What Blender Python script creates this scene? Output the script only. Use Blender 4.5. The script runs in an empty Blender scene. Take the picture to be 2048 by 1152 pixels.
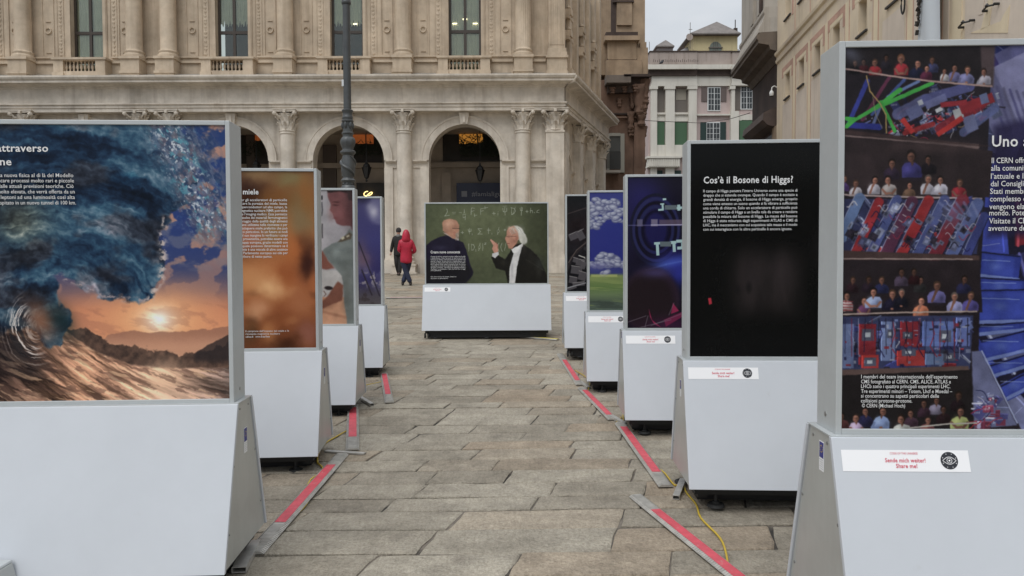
import bpy, bmesh, math, random
import numpy as np
from mathutils import Matrix, Vector

S = bpy.context.scene
C = S.collection
# ------------------------------------------------------------------ camera
F = 1500.0; PITCH = math.atan(51 / F); ROLL = 0.0043; CZ = 1.62
cam = bpy.data.objects.new('camera', bpy.data.cameras.new('camera')); C.objects.link(cam)
cam.data.sensor_width = 36; cam.data.lens = F / 2048 * 36; cam.data.clip_end = 1500
cam.matrix_world = Matrix.Translation((0, 0, CZ)) @ Matrix.Rotation(math.pi / 2 - PITCH, 4, 'X') @ Matrix.Rotation(-ROLL, 4, 'Z')
S.camera = cam
# ------------------------------------------------------------------ world: overcast daylight
SUN_EL, SUN_AZ = math.radians(58), math.radians(210)
world = bpy.data.worlds.new('World'); S.world = world; world.use_nodes = True
nt = world.node_tree; nt.nodes.clear()
N = nt.nodes.new; LK = nt.links.new
out = N('ShaderNodeOutputWorld'); bg = N('ShaderNodeBackground'); bg.inputs['Strength'].default_value = 0.1
sky = N('ShaderNodeTexSky'); sky.sky_type = 'NISHITA'; sky.sun_disc = False; sky.sun_elevation = SUN_EL; sky.sun_rotation = SUN_AZ
tc = N('ShaderNodeTexCoord'); mp = N('ShaderNodeMapping'); mp.inputs['Scale'].default_value = (1, 1, 2.6)
no = N('ShaderNodeTexNoise'); no.inputs['Scale'].default_value = 2.2; no.inputs['Detail'].default_value = 5; no.inputs['Roughness'].default_value = .55
cr = N('ShaderNodeValToRGB'); cr.color_ramp.elements[0].position = .3; cr.color_ramp.elements[1].position = .72
cr.color_ramp.elements[0].color = (5.0, 5.6, 6.3, 1); cr.color_ramp.elements[1].color = (8.2, 8.35, 8.5, 1)
mx = N('ShaderNodeMix'); mx.data_type = 'RGBA'; mx.inputs['Factor'].default_value = .9
LK(tc.outputs['Generated'], mp.inputs['Vector']); LK(mp.outputs[0], no.inputs['Vector']); LK(no.outputs['Fac'], cr.inputs['Fac'])
# an overcast sky is brighter overhead than near the horizon (CIE overcast: 1 + 2 sin elevation)
nrm = N('ShaderNodeVectorMath'); nrm.operation = 'NORMALIZE'; sx = N('ShaderNodeSeparateXYZ'); cl = N('ShaderNodeClamp'); ma = N('ShaderNodeMath'); ma.operation = 'MULTIPLY_ADD'; ma.inputs[1].default_value = 2.0 * .49; ma.inputs[2].default_value = .49
LK(tc.outputs['Generated'], nrm.inputs[0]); LK(nrm.outputs[0], sx.inputs[0]); LK(sx.outputs['Z'], cl.inputs['Value']); LK(cl.outputs[0], ma.inputs[0])
vm = N('ShaderNodeVectorMath'); vm.operation = 'SCALE'; LK(cr.outputs[0], vm.inputs[0]); LK(ma.outputs[0], vm.inputs['Scale'])
LK(sky.outputs[0], mx.inputs['A']); LK(vm.outputs[0], mx.inputs['B']); LK(mx.outputs['Result'], bg.inputs['Color']); LK(bg.outputs[0], out.inputs['Surface'])
sun = bpy.data.objects.new('sun', bpy.data.lights.new('sun', 'SUN')); C.objects.link(sun)
sun.data.energy = 1.3; sun.data.angle = math.radians(40); sun.data.color = (1.0, .975, .94)
sun.rotation_euler = (math.radians(90) - SUN_EL, 0, math.pi - SUN_AZ)
S.view_settings.view_transform = 'Standard'; S.view_settings.look = 'None'; S.view_settings.gamma = 1; S.view_settings.use_curve_mapping = False
S.view_settings.exposure = 0.35
S.render.engine = 'CYCLES'
S.cycles.max_bounces = 6; S.cycles.transparent_max_bounces = 8

# ------------------------------------------------------------------ from sight line to place (used to measure the place, each thing gets its own distance)
def ray(px, py):
    u = (px - 1024) / F; v = (576 - py) / F
    c, s = math.cos(ROLL), math.sin(ROLL)
    u, v = u * c + v * s, -u * s + v * c
    y = math.cos(PITCH) + v * math.sin(PITCH); z = -math.sin(PITCH) + v * math.cos(PITCH)
    return u / y, z / y
def at(px, py, d):
    a, b = ray(px, py); return Vector((a * d, d, CZ + b * d))
GY = [-60, 0, 5, 7, 9, 11, 13.3, 23.4, 28.1, 30.3, 45, 80, 400]
GZ = [-.3, 0, 0.0, .03, .09, .185, .29, .90, 1.13, 1.20, 1.7, 2.4, 2.4]
def ground_z(x, y):
    return float(np.interp(y, GY, GZ)) + .012 * max(-4, min(4, x)) * max(0.0, 1 - max(y, 0) / 14)
def on_ground(px, py):
    a, b = ray(px, py); d = 4.0
    for _ in range(60):
        t = (ground_z(a * d, d) - CZ) / b
        d += (t - d) * .4
    return Vector((a * d, d, ground_z(a * d, d)))

# ------------------------------------------------------------------ materials
MATS = {}
def mat(name, col, rough=.6, metal=0.0, noise=None, bump=None, streak=None, spec=None, rand=0.0, emit=None, col2=None, dirt=None, grain=None):
    """noise=(scale, amount) mottles; streak=(amount) rain streaks; bump=(scale, strength); rand: shade varies from piece to piece"""
    if name in MATS: return MATS[name]
    m = bpy.data.materials.new(name); m.use_nodes = True; MATS[name] = m
    n = m.node_tree.nodes; l = m.node_tree.links; b = n['Principled BSDF']
    b.inputs['Roughness'].default_value = rough; b.inputs['Metallic'].default_value = metal
    if spec is not None: b.inputs['Specular IOR Level'].default_value = spec
    geo = n.new('ShaderNodeNewGeometry')
    cur = n.new('ShaderNodeRGB'); cur.outputs[0].default_value = (*col, 1); cur = cur.outputs[0]
    def mixv(fac, colr, mode='MULTIPLY'):
        nonlocal cur
        x = n.new('ShaderNodeMix'); x.data_type = 'RGBA'; x.blend_type = mode
        if isinstance(fac, float): x.inputs['Factor'].default_value = fac
        else: l.new(fac, x.inputs['Factor'])
        l.new(cur, x.inputs['A'])
        if isinstance(colr, tuple): x.inputs['B'].default_value = (*colr, 1)
        else: l.new(colr, x.inputs['B'])
        cur = x.outputs['Result']
    def tex(scale, detail=5, stretch=(1, 1, 1), rg=.6):
        mpn = n.new('ShaderNodeMapping'); mpn.inputs['Scale'].default_value = stretch; l.new(geo.outputs['Position'], mpn.inputs['Vector'])
        t = n.new('ShaderNodeTexNoise'); t.inputs['Scale'].default_value = scale; t.inputs['Detail'].default_value = detail; t.inputs['Roughness'].default_value = rg
        l.new(mpn.outputs[0], t.inputs['Vector']); return t.outputs['Fac']
    def ramp(src, a, b_, lo=0.0, hi=1.0):
        r = n.new('ShaderNodeMapRange'); r.inputs['From Min'].default_value = a; r.inputs['From Max'].default_value = b_
        r.inputs['To Min'].default_value = lo; r.inputs['To Max'].default_value = hi; l.new(src, r.inputs['Value']); return r.outputs[0]
    if noise:
        sc, am = noise
        mixv(ramp(tex(sc), .35, .7), tuple((col2 or tuple(v * (1 - am) for v in col))), 'MIX')
        mixv(ramp(tex(sc * 7.3, 4), .3, .75, 0, .5 * am), (.55, .53, .5), 'MULTIPLY')
    if streak:
        mixv(ramp(tex(1.0, 5, (3.2, 3.2, .22)), .5, .75, 0, streak), (.42, .36, .3), 'MULTIPLY')
    if dirt:
        mixv(ramp(tex(dirt[0], 6), dirt[1], dirt[1] + .12, 0, dirt[2]), dirt[3], 'MIX')
    if grain:
        for (sc, st, am, dk) in grain: mixv(ramp(tex(sc, 4, st, .65), .42, .66, 0, am), dk, 'MULTIPLY')
    if rand:
        oi = n.new('ShaderNodeObjectInfo'); a = n.new('ShaderNodeMath'); a.operation = 'ADD'
        l.new(oi.outputs['Random'], a.inputs[0]); l.new(geo.outputs['Random Per Island'], a.inputs[1])
        f = n.new('ShaderNodeMath'); f.operation = 'FRACT'; l.new(a.outputs[0], f.inputs[0])
        mixv(ramp(f.outputs[0], 0, 1, 0, rand), (.62, .6, .58), 'MULTIPLY')
        f2 = n.new('ShaderNodeMath'); f2.operation = 'MULTIPLY'; f2.inputs[1].default_value = 7.31; l.new(f.outputs[0], f2.inputs[0])
        f3 = n.new('ShaderNodeMath'); f3.operation = 'FRACT'; l.new(f2.outputs[0], f3.inputs[0])
        mixv(ramp(f3.outputs[0], .6, 1, 0, rand), (1.12, .96, .84), 'MULTIPLY')
    l.new(cur, b.inputs['Base Color'])
    if bump:
        bn = n.new('ShaderNodeBump'); bn.inputs['Strength'].default_value = bump[1]; bn.inputs['Distance'].default_value = bump[2] if len(bump) > 2 else .01
        l.new(tex(bump[0], 6), bn.inputs['Height']); l.new(bn.outputs[0], b.inputs['Normal'])
    if emit:
        b.inputs['Emission Color'].default_value = (*emit[0], 1); b.inputs['Emission Strength'].default_value = emit[1]
    return m
def glass(name, tint=(.8, .85, .85), reflect=.25):
    if name in MATS: return MATS[name]
    m = bpy.data.materials.new(name); m.use_nodes = True; MATS[name] = m
    n = m.node_tree.nodes; l = m.node_tree.links; n.clear()
    o = n.new('ShaderNodeOutputMaterial'); t = n.new('ShaderNodeBsdfTransparent'); t.inputs[0].default_value = (*tint, 1)
    g = n.new('ShaderNodeBsdfGlossy'); g.inputs['Roughness'].default_value = .03; g.inputs['Color'].default_value = (.9, .95, .95, 1)
    x = n.new('ShaderNodeMixShader'); fr = n.new('ShaderNodeFresnel'); fr.inputs[0].default_value = 1.5
    a = n.new('ShaderNodeMath'); a.operation = 'ADD'; a.inputs[1].default_value = reflect; a.use_clamp = True
    l.new(fr.outputs[0], a.inputs[0]); l.new(a.outputs[0], x.inputs[0]); l.new(t.outputs[0], x.inputs[1]); l.new(g.outputs[0], x.inputs[2]); l.new(x.outputs[0], o.inputs[0])
    return m
def print_mat(name, cv, gain=1.02):
    m = bpy.data.materials.new(name); m.use_nodes = True
    n = m.node_tree.nodes; l = m.node_tree.links; b = n['Principled BSDF']
    img = bpy.data.images.new(name, cv.w, cv.h); img.colorspace_settings.name = 'sRGB'
    a = np.clip(cv.a / 255, 0, 1); lin = np.where(a < .04045, a / 12.92, ((a + .055) / 1.055) ** 2.4) * gain
    lin = lin * .86 + lin.mean(-1, keepdims=True) * .14; lin = np.clip(lin, 0, .92); s = np.where(lin < .0031308, lin * 12.92, 1.055 * lin ** (1 / 2.4) - .055)  # pulled towards grey to imitate haze and reflections over the prints
    px = np.ones((cv.h, cv.w, 4), np.float32); px[..., :3] = s[::-1]
    img.pixels.foreach_set(px.ravel()); img.update(); img.pack()
    t = n.new('ShaderNodeTexImage'); t.image = img; t.extension = 'EXTEND'
    l.new(t.outputs['Color'], b.inputs['Base Color']); b.inputs['Roughness'].default_value = .2; b.inputs['Specular IOR Level'].default_value = .16
    return m

# ------------------------------------------------------------------ mesh builder
class MB:
    def __init__(s, M=None): s.v = []; s.f = []; s.M = M
    def add(s, verts, faces, M=None):
        b = len(s.v); M = M if M is not None else s.M
        for p in verts: s.v.append(tuple(M @ Vector(p)) if M is not None else tuple(p))
        for f in faces: s.f.append(tuple(b + i for i in f))
        return s
    def hexa(s, a, M=None):
        return s.add(a, [(0, 3, 2, 1), (4, 5, 6, 7), (0, 1, 5, 4), (1, 2, 6, 5), (2, 3, 7, 6), (3, 0, 4, 7)], M)
    def box(s, x0, x1, y0, y1, z0, z1, M=None):
        return s.hexa([(x0, y0, z0), (x1, y0, z0), (x1, y1, z0), (x0, y1, z0), (x0, y0, z1), (x1, y0, z1), (x1, y1, z1), (x0, y1, z1)], M)
    def prism(s, pts, axis, a, b, M=None):
        """closed outline pts (2-D) swept along an axis from a to b"""
        n = len(pts); g = {'x': lambda p, q: (q, p[0], p[1]), 'y': lambda p, q: (p[0], q, p[1]), 'z': lambda p, q: (p[0], p[1], q)}[axis]
        V = [g(p, a) for p in pts] + [g(p, b) for p in pts]
        return s.add(V, [tuple(range(n - 1, -1, -1)), tuple(range(n, 2 * n))] + [(i, (i + 1) % n, n + (i + 1) % n, n + i) for i in range(n)], M)
    def lathe(s, prof, cx=0, cy=0, seg=16, M=None, a0=0, a1=2 * math.pi, rfun=None):
        full = abs(a1 - a0 - 2 * math.pi) < 1e-6; m = seg if full else seg + 1
        V = []
        for (r, z) in prof:
            for i in range(m):
                a = a0 + (a1 - a0) * i / seg; rr = r * (rfun(a, z) if rfun else 1)
                V.append((cx + rr * math.cos(a), cy + rr * math.sin(a), z))
        Fc = []
        for j in range(len(prof) - 1):
            for i in range(seg):
                k = (i + 1) % m if full else i + 1
                Fc.append((j * m + i, j * m + k, (j + 1) * m + k, (j + 1) * m + i))
        if full: Fc.append(tuple(range(m - 1, -1, -1))); Fc.append(tuple((len(prof) - 1) * m + i for i in range(m)))
        return s.add(V, Fc, M)
    def tube(s, pts, r, seg=8, M=None, cap=True):
        pts = [Vector(p) for p in pts]; V = []; Fc = []
        for i, p in enumerate(pts):
            t = (pts[min(i + 1, len(pts) - 1)] - pts[max(i - 1, 0)]).normalized()
            u = t.cross(Vector((0, 0, 1)));
            if u.length < .05: u = t.cross(Vector((1, 0, 0)))
            u.normalize(); w = u.cross(t); rr = r[i] if isinstance(r, (list, tuple)) else r
            for k in range(seg):
                a = 2 * math.pi * k / seg; V.append(p + (u * math.cos(a) + w * math.sin(a)) * rr)
        for i in range(len(pts) - 1):
            for k in range(seg):
                q = (k + 1) % seg; Fc.append((i * seg + k, i * seg + q, (i + 1) * seg + q, (i + 1) * seg + k))
        if cap: Fc.append(tuple(range(seg - 1, -1, -1))); Fc.append(tuple((len(pts) - 1) * seg + k for k in range(seg)))
        return s.add(V, Fc, M)
    def mesh(s, name):
        me = bpy.data.meshes.new(name); me.from_pydata(s.v, [], s.f); me.update(); return me
    def build(s, name, m, parent=None, smooth=False, bevel=0, **kw):
        me = s.mesh(name)
        if m: me.materials.append(m)
        if smooth:
            me.polygons.foreach_set('use_smooth', [True] * len(me.polygons))
            try: me.set_sharp_from_angle(angle=math.radians(38))
            except Exception: pass
        return link(name, me, parent, bevel, **kw)
def link(name, me, parent=None, bevel=0, loc=None, rotz=0, kind=None, label=None):
    o = bpy.data.objects.new(name, me); C.objects.link(o); o.parent = parent
    if loc is not None: o.location = loc
    if rotz: o.rotation_euler.z = rotz
    if bevel:
        b = o.modifiers.new('bevel', 'BEVEL'); b.width = bevel; b.segments = 2; b.limit_method = 'ANGLE'
    if kind: o['kind'] = kind
    if label: o['label'] = label
    return o
def thing(name, label, cat, loc=(0, 0, 0), rotz=0, group=None):
    o = bpy.data.objects.new(name, None); C.objects.link(o); o.location = loc; o.rotation_euler.z = rotz; o.empty_display_size = .2
    o['label'] = label; o['category'] = cat
    if group: o['group'] = group
    return o
def tag(o, label, cat, group=None):
    o['label'] = label; o['category'] = cat
    if group: o['group'] = group
    return o
def structure(o): o['kind'] = 'structure'; return o
def frame(ox, oy, ang):
    """wall frame: u runs along the wall (left to right seen from outside), v goes into it, z up; ang turns it"""
    c, s = math.cos(ang), math.sin(ang)
    return Matrix(((c, -s, 0, ox), (s, c, 0, oy), (0, 0, 1, 0), (0, 0, 0, 1)))
def wall_holes(mb, u0, u1, z0, z1, v0, v1, holes):
    """a wall slab from v0 (outside) to v1 with rectangular holes (ua, ub, za, zb)"""
    us = sorted({u0, u1, *[h[0] for h in holes], *[h[1] for h in holes]}); zs = sorted({z0, z1, *[h[2] for h in holes], *[h[3] for h in holes]})
    us = [u for u in us if u0 <= u <= u1]; zs = [z for z in zs if z0 <= z <= z1]
    inh = lambda u, z: any(h[0] < u < h[1] and h[2] < z < h[3] for h in holes)
    for a, b in zip(us[:-1], us[1:]):
        for c, d in zip(zs[:-1], zs[1:]):
            if inh((a + b) / 2, (c + d) / 2): continue
            mb.add([(a, v0, c), (b, v0, c), (b, v0, d), (a, v0, d)], [(0, 1, 2, 3)])
    for (a, b, c, d) in holes:
        mb.add([(a, v0, c), (b, v0, c), (b, v0, d), (a, v0, d), (a, v1, c), (b, v1, c), (b, v1, d), (a, v1, d)], [(0, 4, 5, 1), (1, 5, 6, 2), (2, 6, 7, 3), (3, 7, 4, 0)])
    mb.add([(u0, v0, z0), (u1, v0, z0), (u1, v0, z1), (u0, v0, z1), (u0, v1, z0), (u1, v1, z0), (u1, v1, z1), (u0, v1, z1)], [(0, 4, 5, 1), (1, 5, 6, 2), (2, 6, 7, 3), (3, 7, 4, 0)])
    return mb
_tc = {}
def text_verts(s, bold=0.0):
    """flat lettering of height about 1 as (verts, faces, x0, x1)"""
    if (s, bold) in _tc: return _tc[(s, bold)]
    cu = bpy.data.curves.new('t', 'FONT'); cu.body = s; cu.resolution_u = 2; cu.offset = bold * .55; cu.size = 1.0; cu.space_character = 1.0 + bold * 1.5
    o = bpy.data.objects.new('t', cu); C.objects.link(o); dg = bpy.context.evaluated_depsgraph_get(); dg.update()
    me = bpy.data.meshes.new_from_object(o.evaluated_get(dg))
    V = [(v.co.x, v.co.y) for v in me.vertices]; Fc = [tuple(p.vertices) for p in me.polygons]
    bpy.data.objects.remove(o); bpy.data.curves.remove(cu); bpy.data.meshes.remove(me)
    xs = [v[0] for v in V] or [0, 1]
    _tc[(s, bold)] = (V, Fc, min(xs), max(xs)); return _tc[(s, bold)]
def put_text(mb, s, x0, x1, y, size, tr, bold=0.0):
    """set a line between x0 and x1 (2-D), baseline y, through tr(x, y) -> 3-D"""
    if not s.strip(): return
    V, Fc, a, b = text_verts(s, bold); k = (x1 - x0) / (b - a) if x1 is not None else size
    mb.add([tr(x0 + (v[0] - a) * k, y, v[1] * size) for v in V], Fc)
# ---------------------------------------------------------------- flat prints, painted with numpy
class Cv:
    """a small painter; coordinates are units of the print, y down"""
    def __init__(s, x0, y0, x1, y1, bg=(0, 0, 0), k=1.0):
        s.x0, s.y0, s.x1, s.y1, s.k = x0, y0, x1, y1, k
        s.w, s.h = int((x1 - x0) * k), int((y1 - y0) * k)
        s.X, s.Y = np.meshgrid(x0 + (np.arange(s.w) + .5) / k, y0 + (np.arange(s.h) + .5) / k)
        s.a = np.zeros((s.h, s.w, 3)) + np.array(bg, float)
    def noise(s, sx, sy=None, seed=0, octv=4, rot=0.0, X=None, Y=None):
        sy = sy or sx
        X = s.X if X is None else X
        Y = s.Y if Y is None else Y
        c, n = math.cos(rot), math.sin(rot)
        U = (X * c + Y * n) / sx
        V = (-X * n + Y * c) / sy
        out = 0; amp = .5; tot = 0
        r = np.random.RandomState(seed).rand(256, 256)
        for o in range(octv):
            u, v = U * 2 ** o + 17.3 * o, V * 2 ** o + 9.1 * o
            iu, iv = np.floor(u).astype(int), np.floor(v).astype(int)
            fu, fv = u - iu, v - iv
            fu = fu * fu * (3 - 2 * fu); fv = fv * fv * (3 - 2 * fv)
            g = lambda a, b: r[(iv + b) & 255, (iu + a) & 255]
            out = out + amp * ((g(0, 0) * (1 - fu) + g(1, 0) * fu) * (1 - fv) + (g(0, 1) * (1 - fu) + g(1, 1) * fu) * fv)
            tot += amp; amp *= .5
        return out / tot
    def put(s, m, col):
        m = m[..., None]
        s.a = s.a * (1 - m) + np.asarray(col, float) * m
    def grad(s, stops, axis='y'):
        C = s.Y if axis == 'y' else s.X
        xs = [p[0] for p in stops]
        return np.stack([np.interp(C, xs, [p[1][i] for p in stops]) for i in range(3)], -1)
    def box_(s, x0, y0, x1, y1, pad):
        i0 = max(0, int((x0 - pad - s.x0) * s.k)); i1 = min(s.w, int((x1 + pad - s.x0) * s.k) + 2)
        j0 = max(0, int((y0 - pad - s.y0) * s.k)); j1 = min(s.h, int((y1 + pad - s.y0) * s.k) + 2)
        return i0, i1, j0, j1
    def mix_(s, b, m, col, alpha):
        i0, i1, j0, j1 = b
        if i1 <= i0 or j1 <= j0: return
        m = (m * alpha)[..., None]
        s.a[j0:j1, i0:i1] = s.a[j0:j1, i0:i1] * (1 - m) + np.array(col, float) * m
    def polymask(s, pts, soft=.8):
        xs = [p[0] for p in pts]; ys = [p[1] for p in pts]
        b = s.box_(min(xs), min(ys), max(xs), max(ys), soft * 3)
        i0, i1, j0, j1 = b
        X, Y = s.X[j0:j1, i0:i1], s.Y[j0:j1, i0:i1]
        ins = np.zeros(X.shape, bool); dist = np.full(X.shape, 1e9)
        n = len(pts)
        for i in range(n):
            ax, ay = pts[i]; bx, by = pts[(i + 1) % n]
            if ay != by:
                c = ((ay > Y) != (by > Y)) & (X < (bx - ax) * (Y - ay) / (by - ay) + ax)
                ins ^= c
            dx, dy = bx - ax, by - ay
            t = np.clip(((X - ax) * dx + (Y - ay) * dy) / (dx * dx + dy * dy + 1e-9), 0, 1)
            dist = np.minimum(dist, np.hypot(X - ax - t * dx, Y - ay - t * dy))
        sd = np.where(ins, dist, -dist)
        return b, np.clip(sd / (2 * soft) + .5, 0, 1)
    def poly(s, pts, col, soft=.6, alpha=1.0):
        b, m = s.polymask(pts, soft); s.mix_(b, m, col, alpha)
    def rect(s, x0, y0, x1, y1, col, soft=.5, alpha=1.0, rot=0):
        cx, cy = (x0 + x1) / 2, (y0 + y1) / 2; c, n = math.cos(rot), math.sin(rot)
        s.poly([(cx + (x - cx) * c - (y - cy) * n, cy + (x - cx) * n + (y - cy) * c) for x, y in ((x0, y0), (x1, y0), (x1, y1), (x0, y1))], col, soft, alpha)
    def ell(s, cx, cy, rx, ry, col, rot=0.0, soft=.7, alpha=1.0):
        R = max(rx, ry) + soft * 2
        b = s.box_(cx - R, cy - R, cx + R, cy + R, 0)
        i0, i1, j0, j1 = b
        X, Y = s.X[j0:j1, i0:i1] - cx, s.Y[j0:j1, i0:i1] - cy
        c, n = math.cos(rot), math.sin(rot)
        d = np.hypot((X * c + Y * n) / rx, (-X * n + Y * c) / ry)
        s.mix_(b, np.clip((1 - d) * min(rx, ry) / (2 * soft) + .5, 0, 1), col, alpha)
    def glow(s, cx, cy, rx, ry, col, rot=0.0, alpha=1.0, p=1.0):
        c, n = math.cos(rot), math.sin(rot)
        X, Y = s.X - cx, s.Y - cy
        d = ((X * c + Y * n) / rx) ** 2 + ((-X * n + Y * c) / ry) ** 2
        s.put(np.exp(-d ** p) * alpha, col)
    def line(s, pts, w, col, soft=.5, alpha=1.0):
        for (ax, ay), (bx, by) in zip(pts[:-1], pts[1:]):
            b = s.box_(min(ax, bx), min(ay, by), max(ax, bx), max(ay, by), w + soft * 2)
            i0, i1, j0, j1 = b
            X, Y = s.X[j0:j1, i0:i1], s.Y[j0:j1, i0:i1]
            dx, dy = bx - ax, by - ay
            t = np.clip(((X - ax) * dx + (Y - ay) * dy) / (dx * dx + dy * dy + 1e-9), 0, 1)
            d = np.hypot(X - ax - t * dx, Y - ay - t * dy)
            s.mix_(b, np.clip((w / 2 - d) / (2 * soft) + .5, 0, 1), col, alpha)
    def warp(s, dx, dy):
        fx = np.clip((s.X + dx - s.x0) * s.k - .5, 0, s.w - 1.001); fy = np.clip((s.Y + dy - s.y0) * s.k - .5, 0, s.h - 1.001)
        i, j = fx.astype(int), fy.astype(int); u, v = (fx - i)[..., None], (fy - j)[..., None]
        i2, j2 = np.minimum(i + 1, s.w - 1), np.minimum(j + 1, s.h - 1)
        s.a = (s.a[j, i] * (1 - u) + s.a[j, i2] * u) * (1 - v) + (s.a[j2, i] * (1 - u) + s.a[j2, i2] * u) * v
    def blur(s, n=1):
        for _ in range(n):
            p = np.pad(s.a, ((1, 1), (1, 1), (0, 0)), 'edge')
            s.a = (p[:-2, 1:-1] + p[2:, 1:-1] + p[1:-1, :-2] + p[1:-1, 2:] + 4 * p[1:-1, 1:-1]) / 8
    def grain(s, k=3, seed=0):
        s.a = s.a + (np.random.RandomState(seed).rand(s.h, s.w, 1) - .5) * 2 * k

sstep = lambda a, b, x: (lambda t: t * t * (3 - 2 * t))(np.clip((x - a) / (b - a), 0, 1))

def paint_wave():
    c = Cv(-419, 250, 453, 804)
    X, Y = c.X, c.Y
    c.a = c.grad([(250, (38, 62, 112)), (420, (36, 58, 118)), (540, (52, 66, 112)), (585, (104, 88, 104)), (620, (190, 120, 88)), (660, (214, 140, 98)), (700, (188, 128, 100)), (745, (120, 92, 78)), (806, (130, 100, 84))])
    n1 = c.noise(46, 34, 3, 5); n2 = c.noise(22, 18, 5, 4)
    c.put(sstep(.53, .62, n1 + .03) * np.clip((640 - Y) / 160, 0, 1) * .85, (196, 140, 112))
    c.put(sstep(.55, .68, c.noise(60, 30, 8, 5)) * .5 * sstep(600, 480, Y), (120, 118, 130))
    c.glow(300, 645, 230, 70, (214, 138, 92), alpha=.75)
    c.glow(308, 640, 90, 52, (240, 176, 116), alpha=.9)
    c.glow(310, 641, 34, 26, (255, 240, 214), alpha=1)
    c.put(sstep(.5, .7, c.noise(30, 12, 9, 4, rot=.2)) * .3 * sstep(600, 625, Y), (150, 96, 80))
    # far mountains and wooded shore
    top = lambda f, pts: np.interp(X, [p[0] for p in pts], [p[1] for p in pts]) + f
    m = sstep(-1.5, 1.5, Y - top((c.noise(16, 16, 21, 3) - .5) * 9, [(150, 690), (250, 662), (300, 668), (370, 664), (410, 662), (455, 655)]))
    c.put(m * .8, (150, 104, 84))
    c.put(m * sstep(665, 700, Y) * .75, (206, 150, 116))
    m = sstep(-2, 2, Y - top((c.noise(13, 13, 22, 4) - .5) * 22, [(-352, 700), (90, 690), (118, 655), (160, 655), (210, 690), (290, 700), (350, 712), (400, 706), (455, 690)]))
    m *= sstep(748, 738, Y + (c.noise(20, 6, 4, 3) - .5) * 8)
    sh = c.noise(9, 9, 31, 4)[..., None]
    c.put(m, np.array((54, 44, 42)) * (1 - sh) + np.array((122, 92, 76)) * sh)
    m = sstep(-1.5, 1.5, Y - np.interp(X, [370, 410, 455], [716, 694, 672])) * sstep(372, 388, X) * sstep(735, 720, Y)
    c.put(m * .8, (50, 44, 46))
    # water: bands sweeping from the lower left round to the right
    cx, cy = 560, 260
    R = np.hypot(X - cx, (Y - cy) * 1.05); TH = np.arctan2(Y - cy, X - cx)
    st = c.noise(9, 60, 41, 5, X=R, Y=TH * 330)
    edge = np.interp(X, [-352, -20, 60, 110, 125, 180, 250, 330, 455], [560, 600, 640, 640, 668, 706, 732, 742, 740])
    m = sstep(-3, 4, Y - edge)
    wat = c.grad([(-352, (60, 44, 40)), (-40, (66, 50, 44)), (60, (120, 88, 70)), (150, (196, 142, 108)), (300, (206, 158, 128)), (455, (116, 98, 90))], 'x')
    st = .6 * st + .4 * c.noise(4, 34, 42, 4, X=R, Y=TH * 330)
    k = (np.clip((st - .34) / .34, 0, 1)[..., None] - .5) * 2
    c.put(m, np.clip(wat * (1 + .5 * k), 0, 240))
    c.put(m * sstep(.6, .72, c.noise(40, 7, 43, 4, rot=.25)) * .6, (226, 180, 140))
    c.put(m * sstep(.56, .66, c.noise(70, 8, 44, 4, rot=.42)) * .85 * sstep(200, -40, X - (Y - 700) * .9), (44, 32, 30))
    c.put(m * sstep(.58, .64, c.noise(60, 7, 47, 4, rot=.5)) * .8 * sstep(110, -30, X), (190, 150, 120))
    c.glow(318, 762, 40, 34, (246, 200, 160), alpha=.75)
    c.glow(330, 800, 60, 18, (240, 196, 164), alpha=.6)
    c.put(sstep(.55, .62, c.noise(26, 6, 51, 4, rot=.35)) * m * .5, (96, 70, 60))
    # body of the wave
    body = [(-430, 240), (352, 240), (372, 292), (384, 350), (392, 404), (356, 420), (330, 434), (322, 470), (318, 505), (322, 540), (312, 572), (290, 598), (262, 608), (238, 600), (214, 598), (186, 590), (150, 566), (118, 548), (98, 552), (104, 588), (128, 632), (120, 668), (104, 704), (60, 668), (10, 650), (-60, 690), (-430, 700)]
    b, m_ = c.polymask(body, 3)
    m = np.zeros(X.shape); m[b[2]:b[3], b[0]:b[1]] = m_
    jx = (c.noise(26, 26, 61, 4) - .5) * 34; jy = (c.noise(26, 26, 62, 4) - .5) * 34
    ii = np.clip((X + jx - c.x0).astype(int), 0, c.w - 1); jj = np.clip((Y + jy - c.y0).astype(int), 0, c.h - 1)
    m = m[jj, ii]
    cx, cy = 60, 640
    R = np.hypot((X - cx) * .72, Y - cy); TH = (np.arctan2(Y - cy, X - cx) - 1.2) % (2 * math.pi)
    fl = lambda sx, sy, sd, o=5, j=1.0: c.noise(sx, sy, sd, o, X=R + jx * j, Y=TH * 260 + jy * .5)
    v = .44 * fl(46, 200, 71) + .26 * fl(17, 110, 73, 5, .9) + .16 * fl(6, 50, 74, 4, .6) + .14 * c.noise(9, 9, 76, 4)
    v = v + .05 * np.exp(-((X - 250) / 110) ** 2 - ((Y - 300) / 60) ** 2) - .05 * np.exp(-((X - 270) / 70) ** 2 - ((Y - 480) / 90) ** 2)
    pal = [(.30, (12, 22, 36)), (.42, (22, 40, 62)), (.50, (34, 62, 88)), (.56, (48, 84, 108)), (.62, (78, 110, 130)), (.68, (122, 142, 158)), (.76, (176, 184, 192))]
    col = np.stack([np.interp(v, [p[0] for p in pal], [p[1][i] for p in pal]) for i in range(3)], -1)
    warm = sstep(.5, .68, c.noise(80, 50, 78, 4))[..., None] * .55
    col = col * (1 - warm) + (col.mean(-1, keepdims=True) * np.array((1.12, .98, 1.05))) * warm
    olive = (np.exp(-((X - 30) / 60) ** 2 - ((Y - 440) / 50) ** 2) * .7)[..., None]
    col = col * (1 - olive) + col.mean(-1, keepdims=True) * np.array((1.15, 1.12, .92)) * 1.15 * olive
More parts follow.
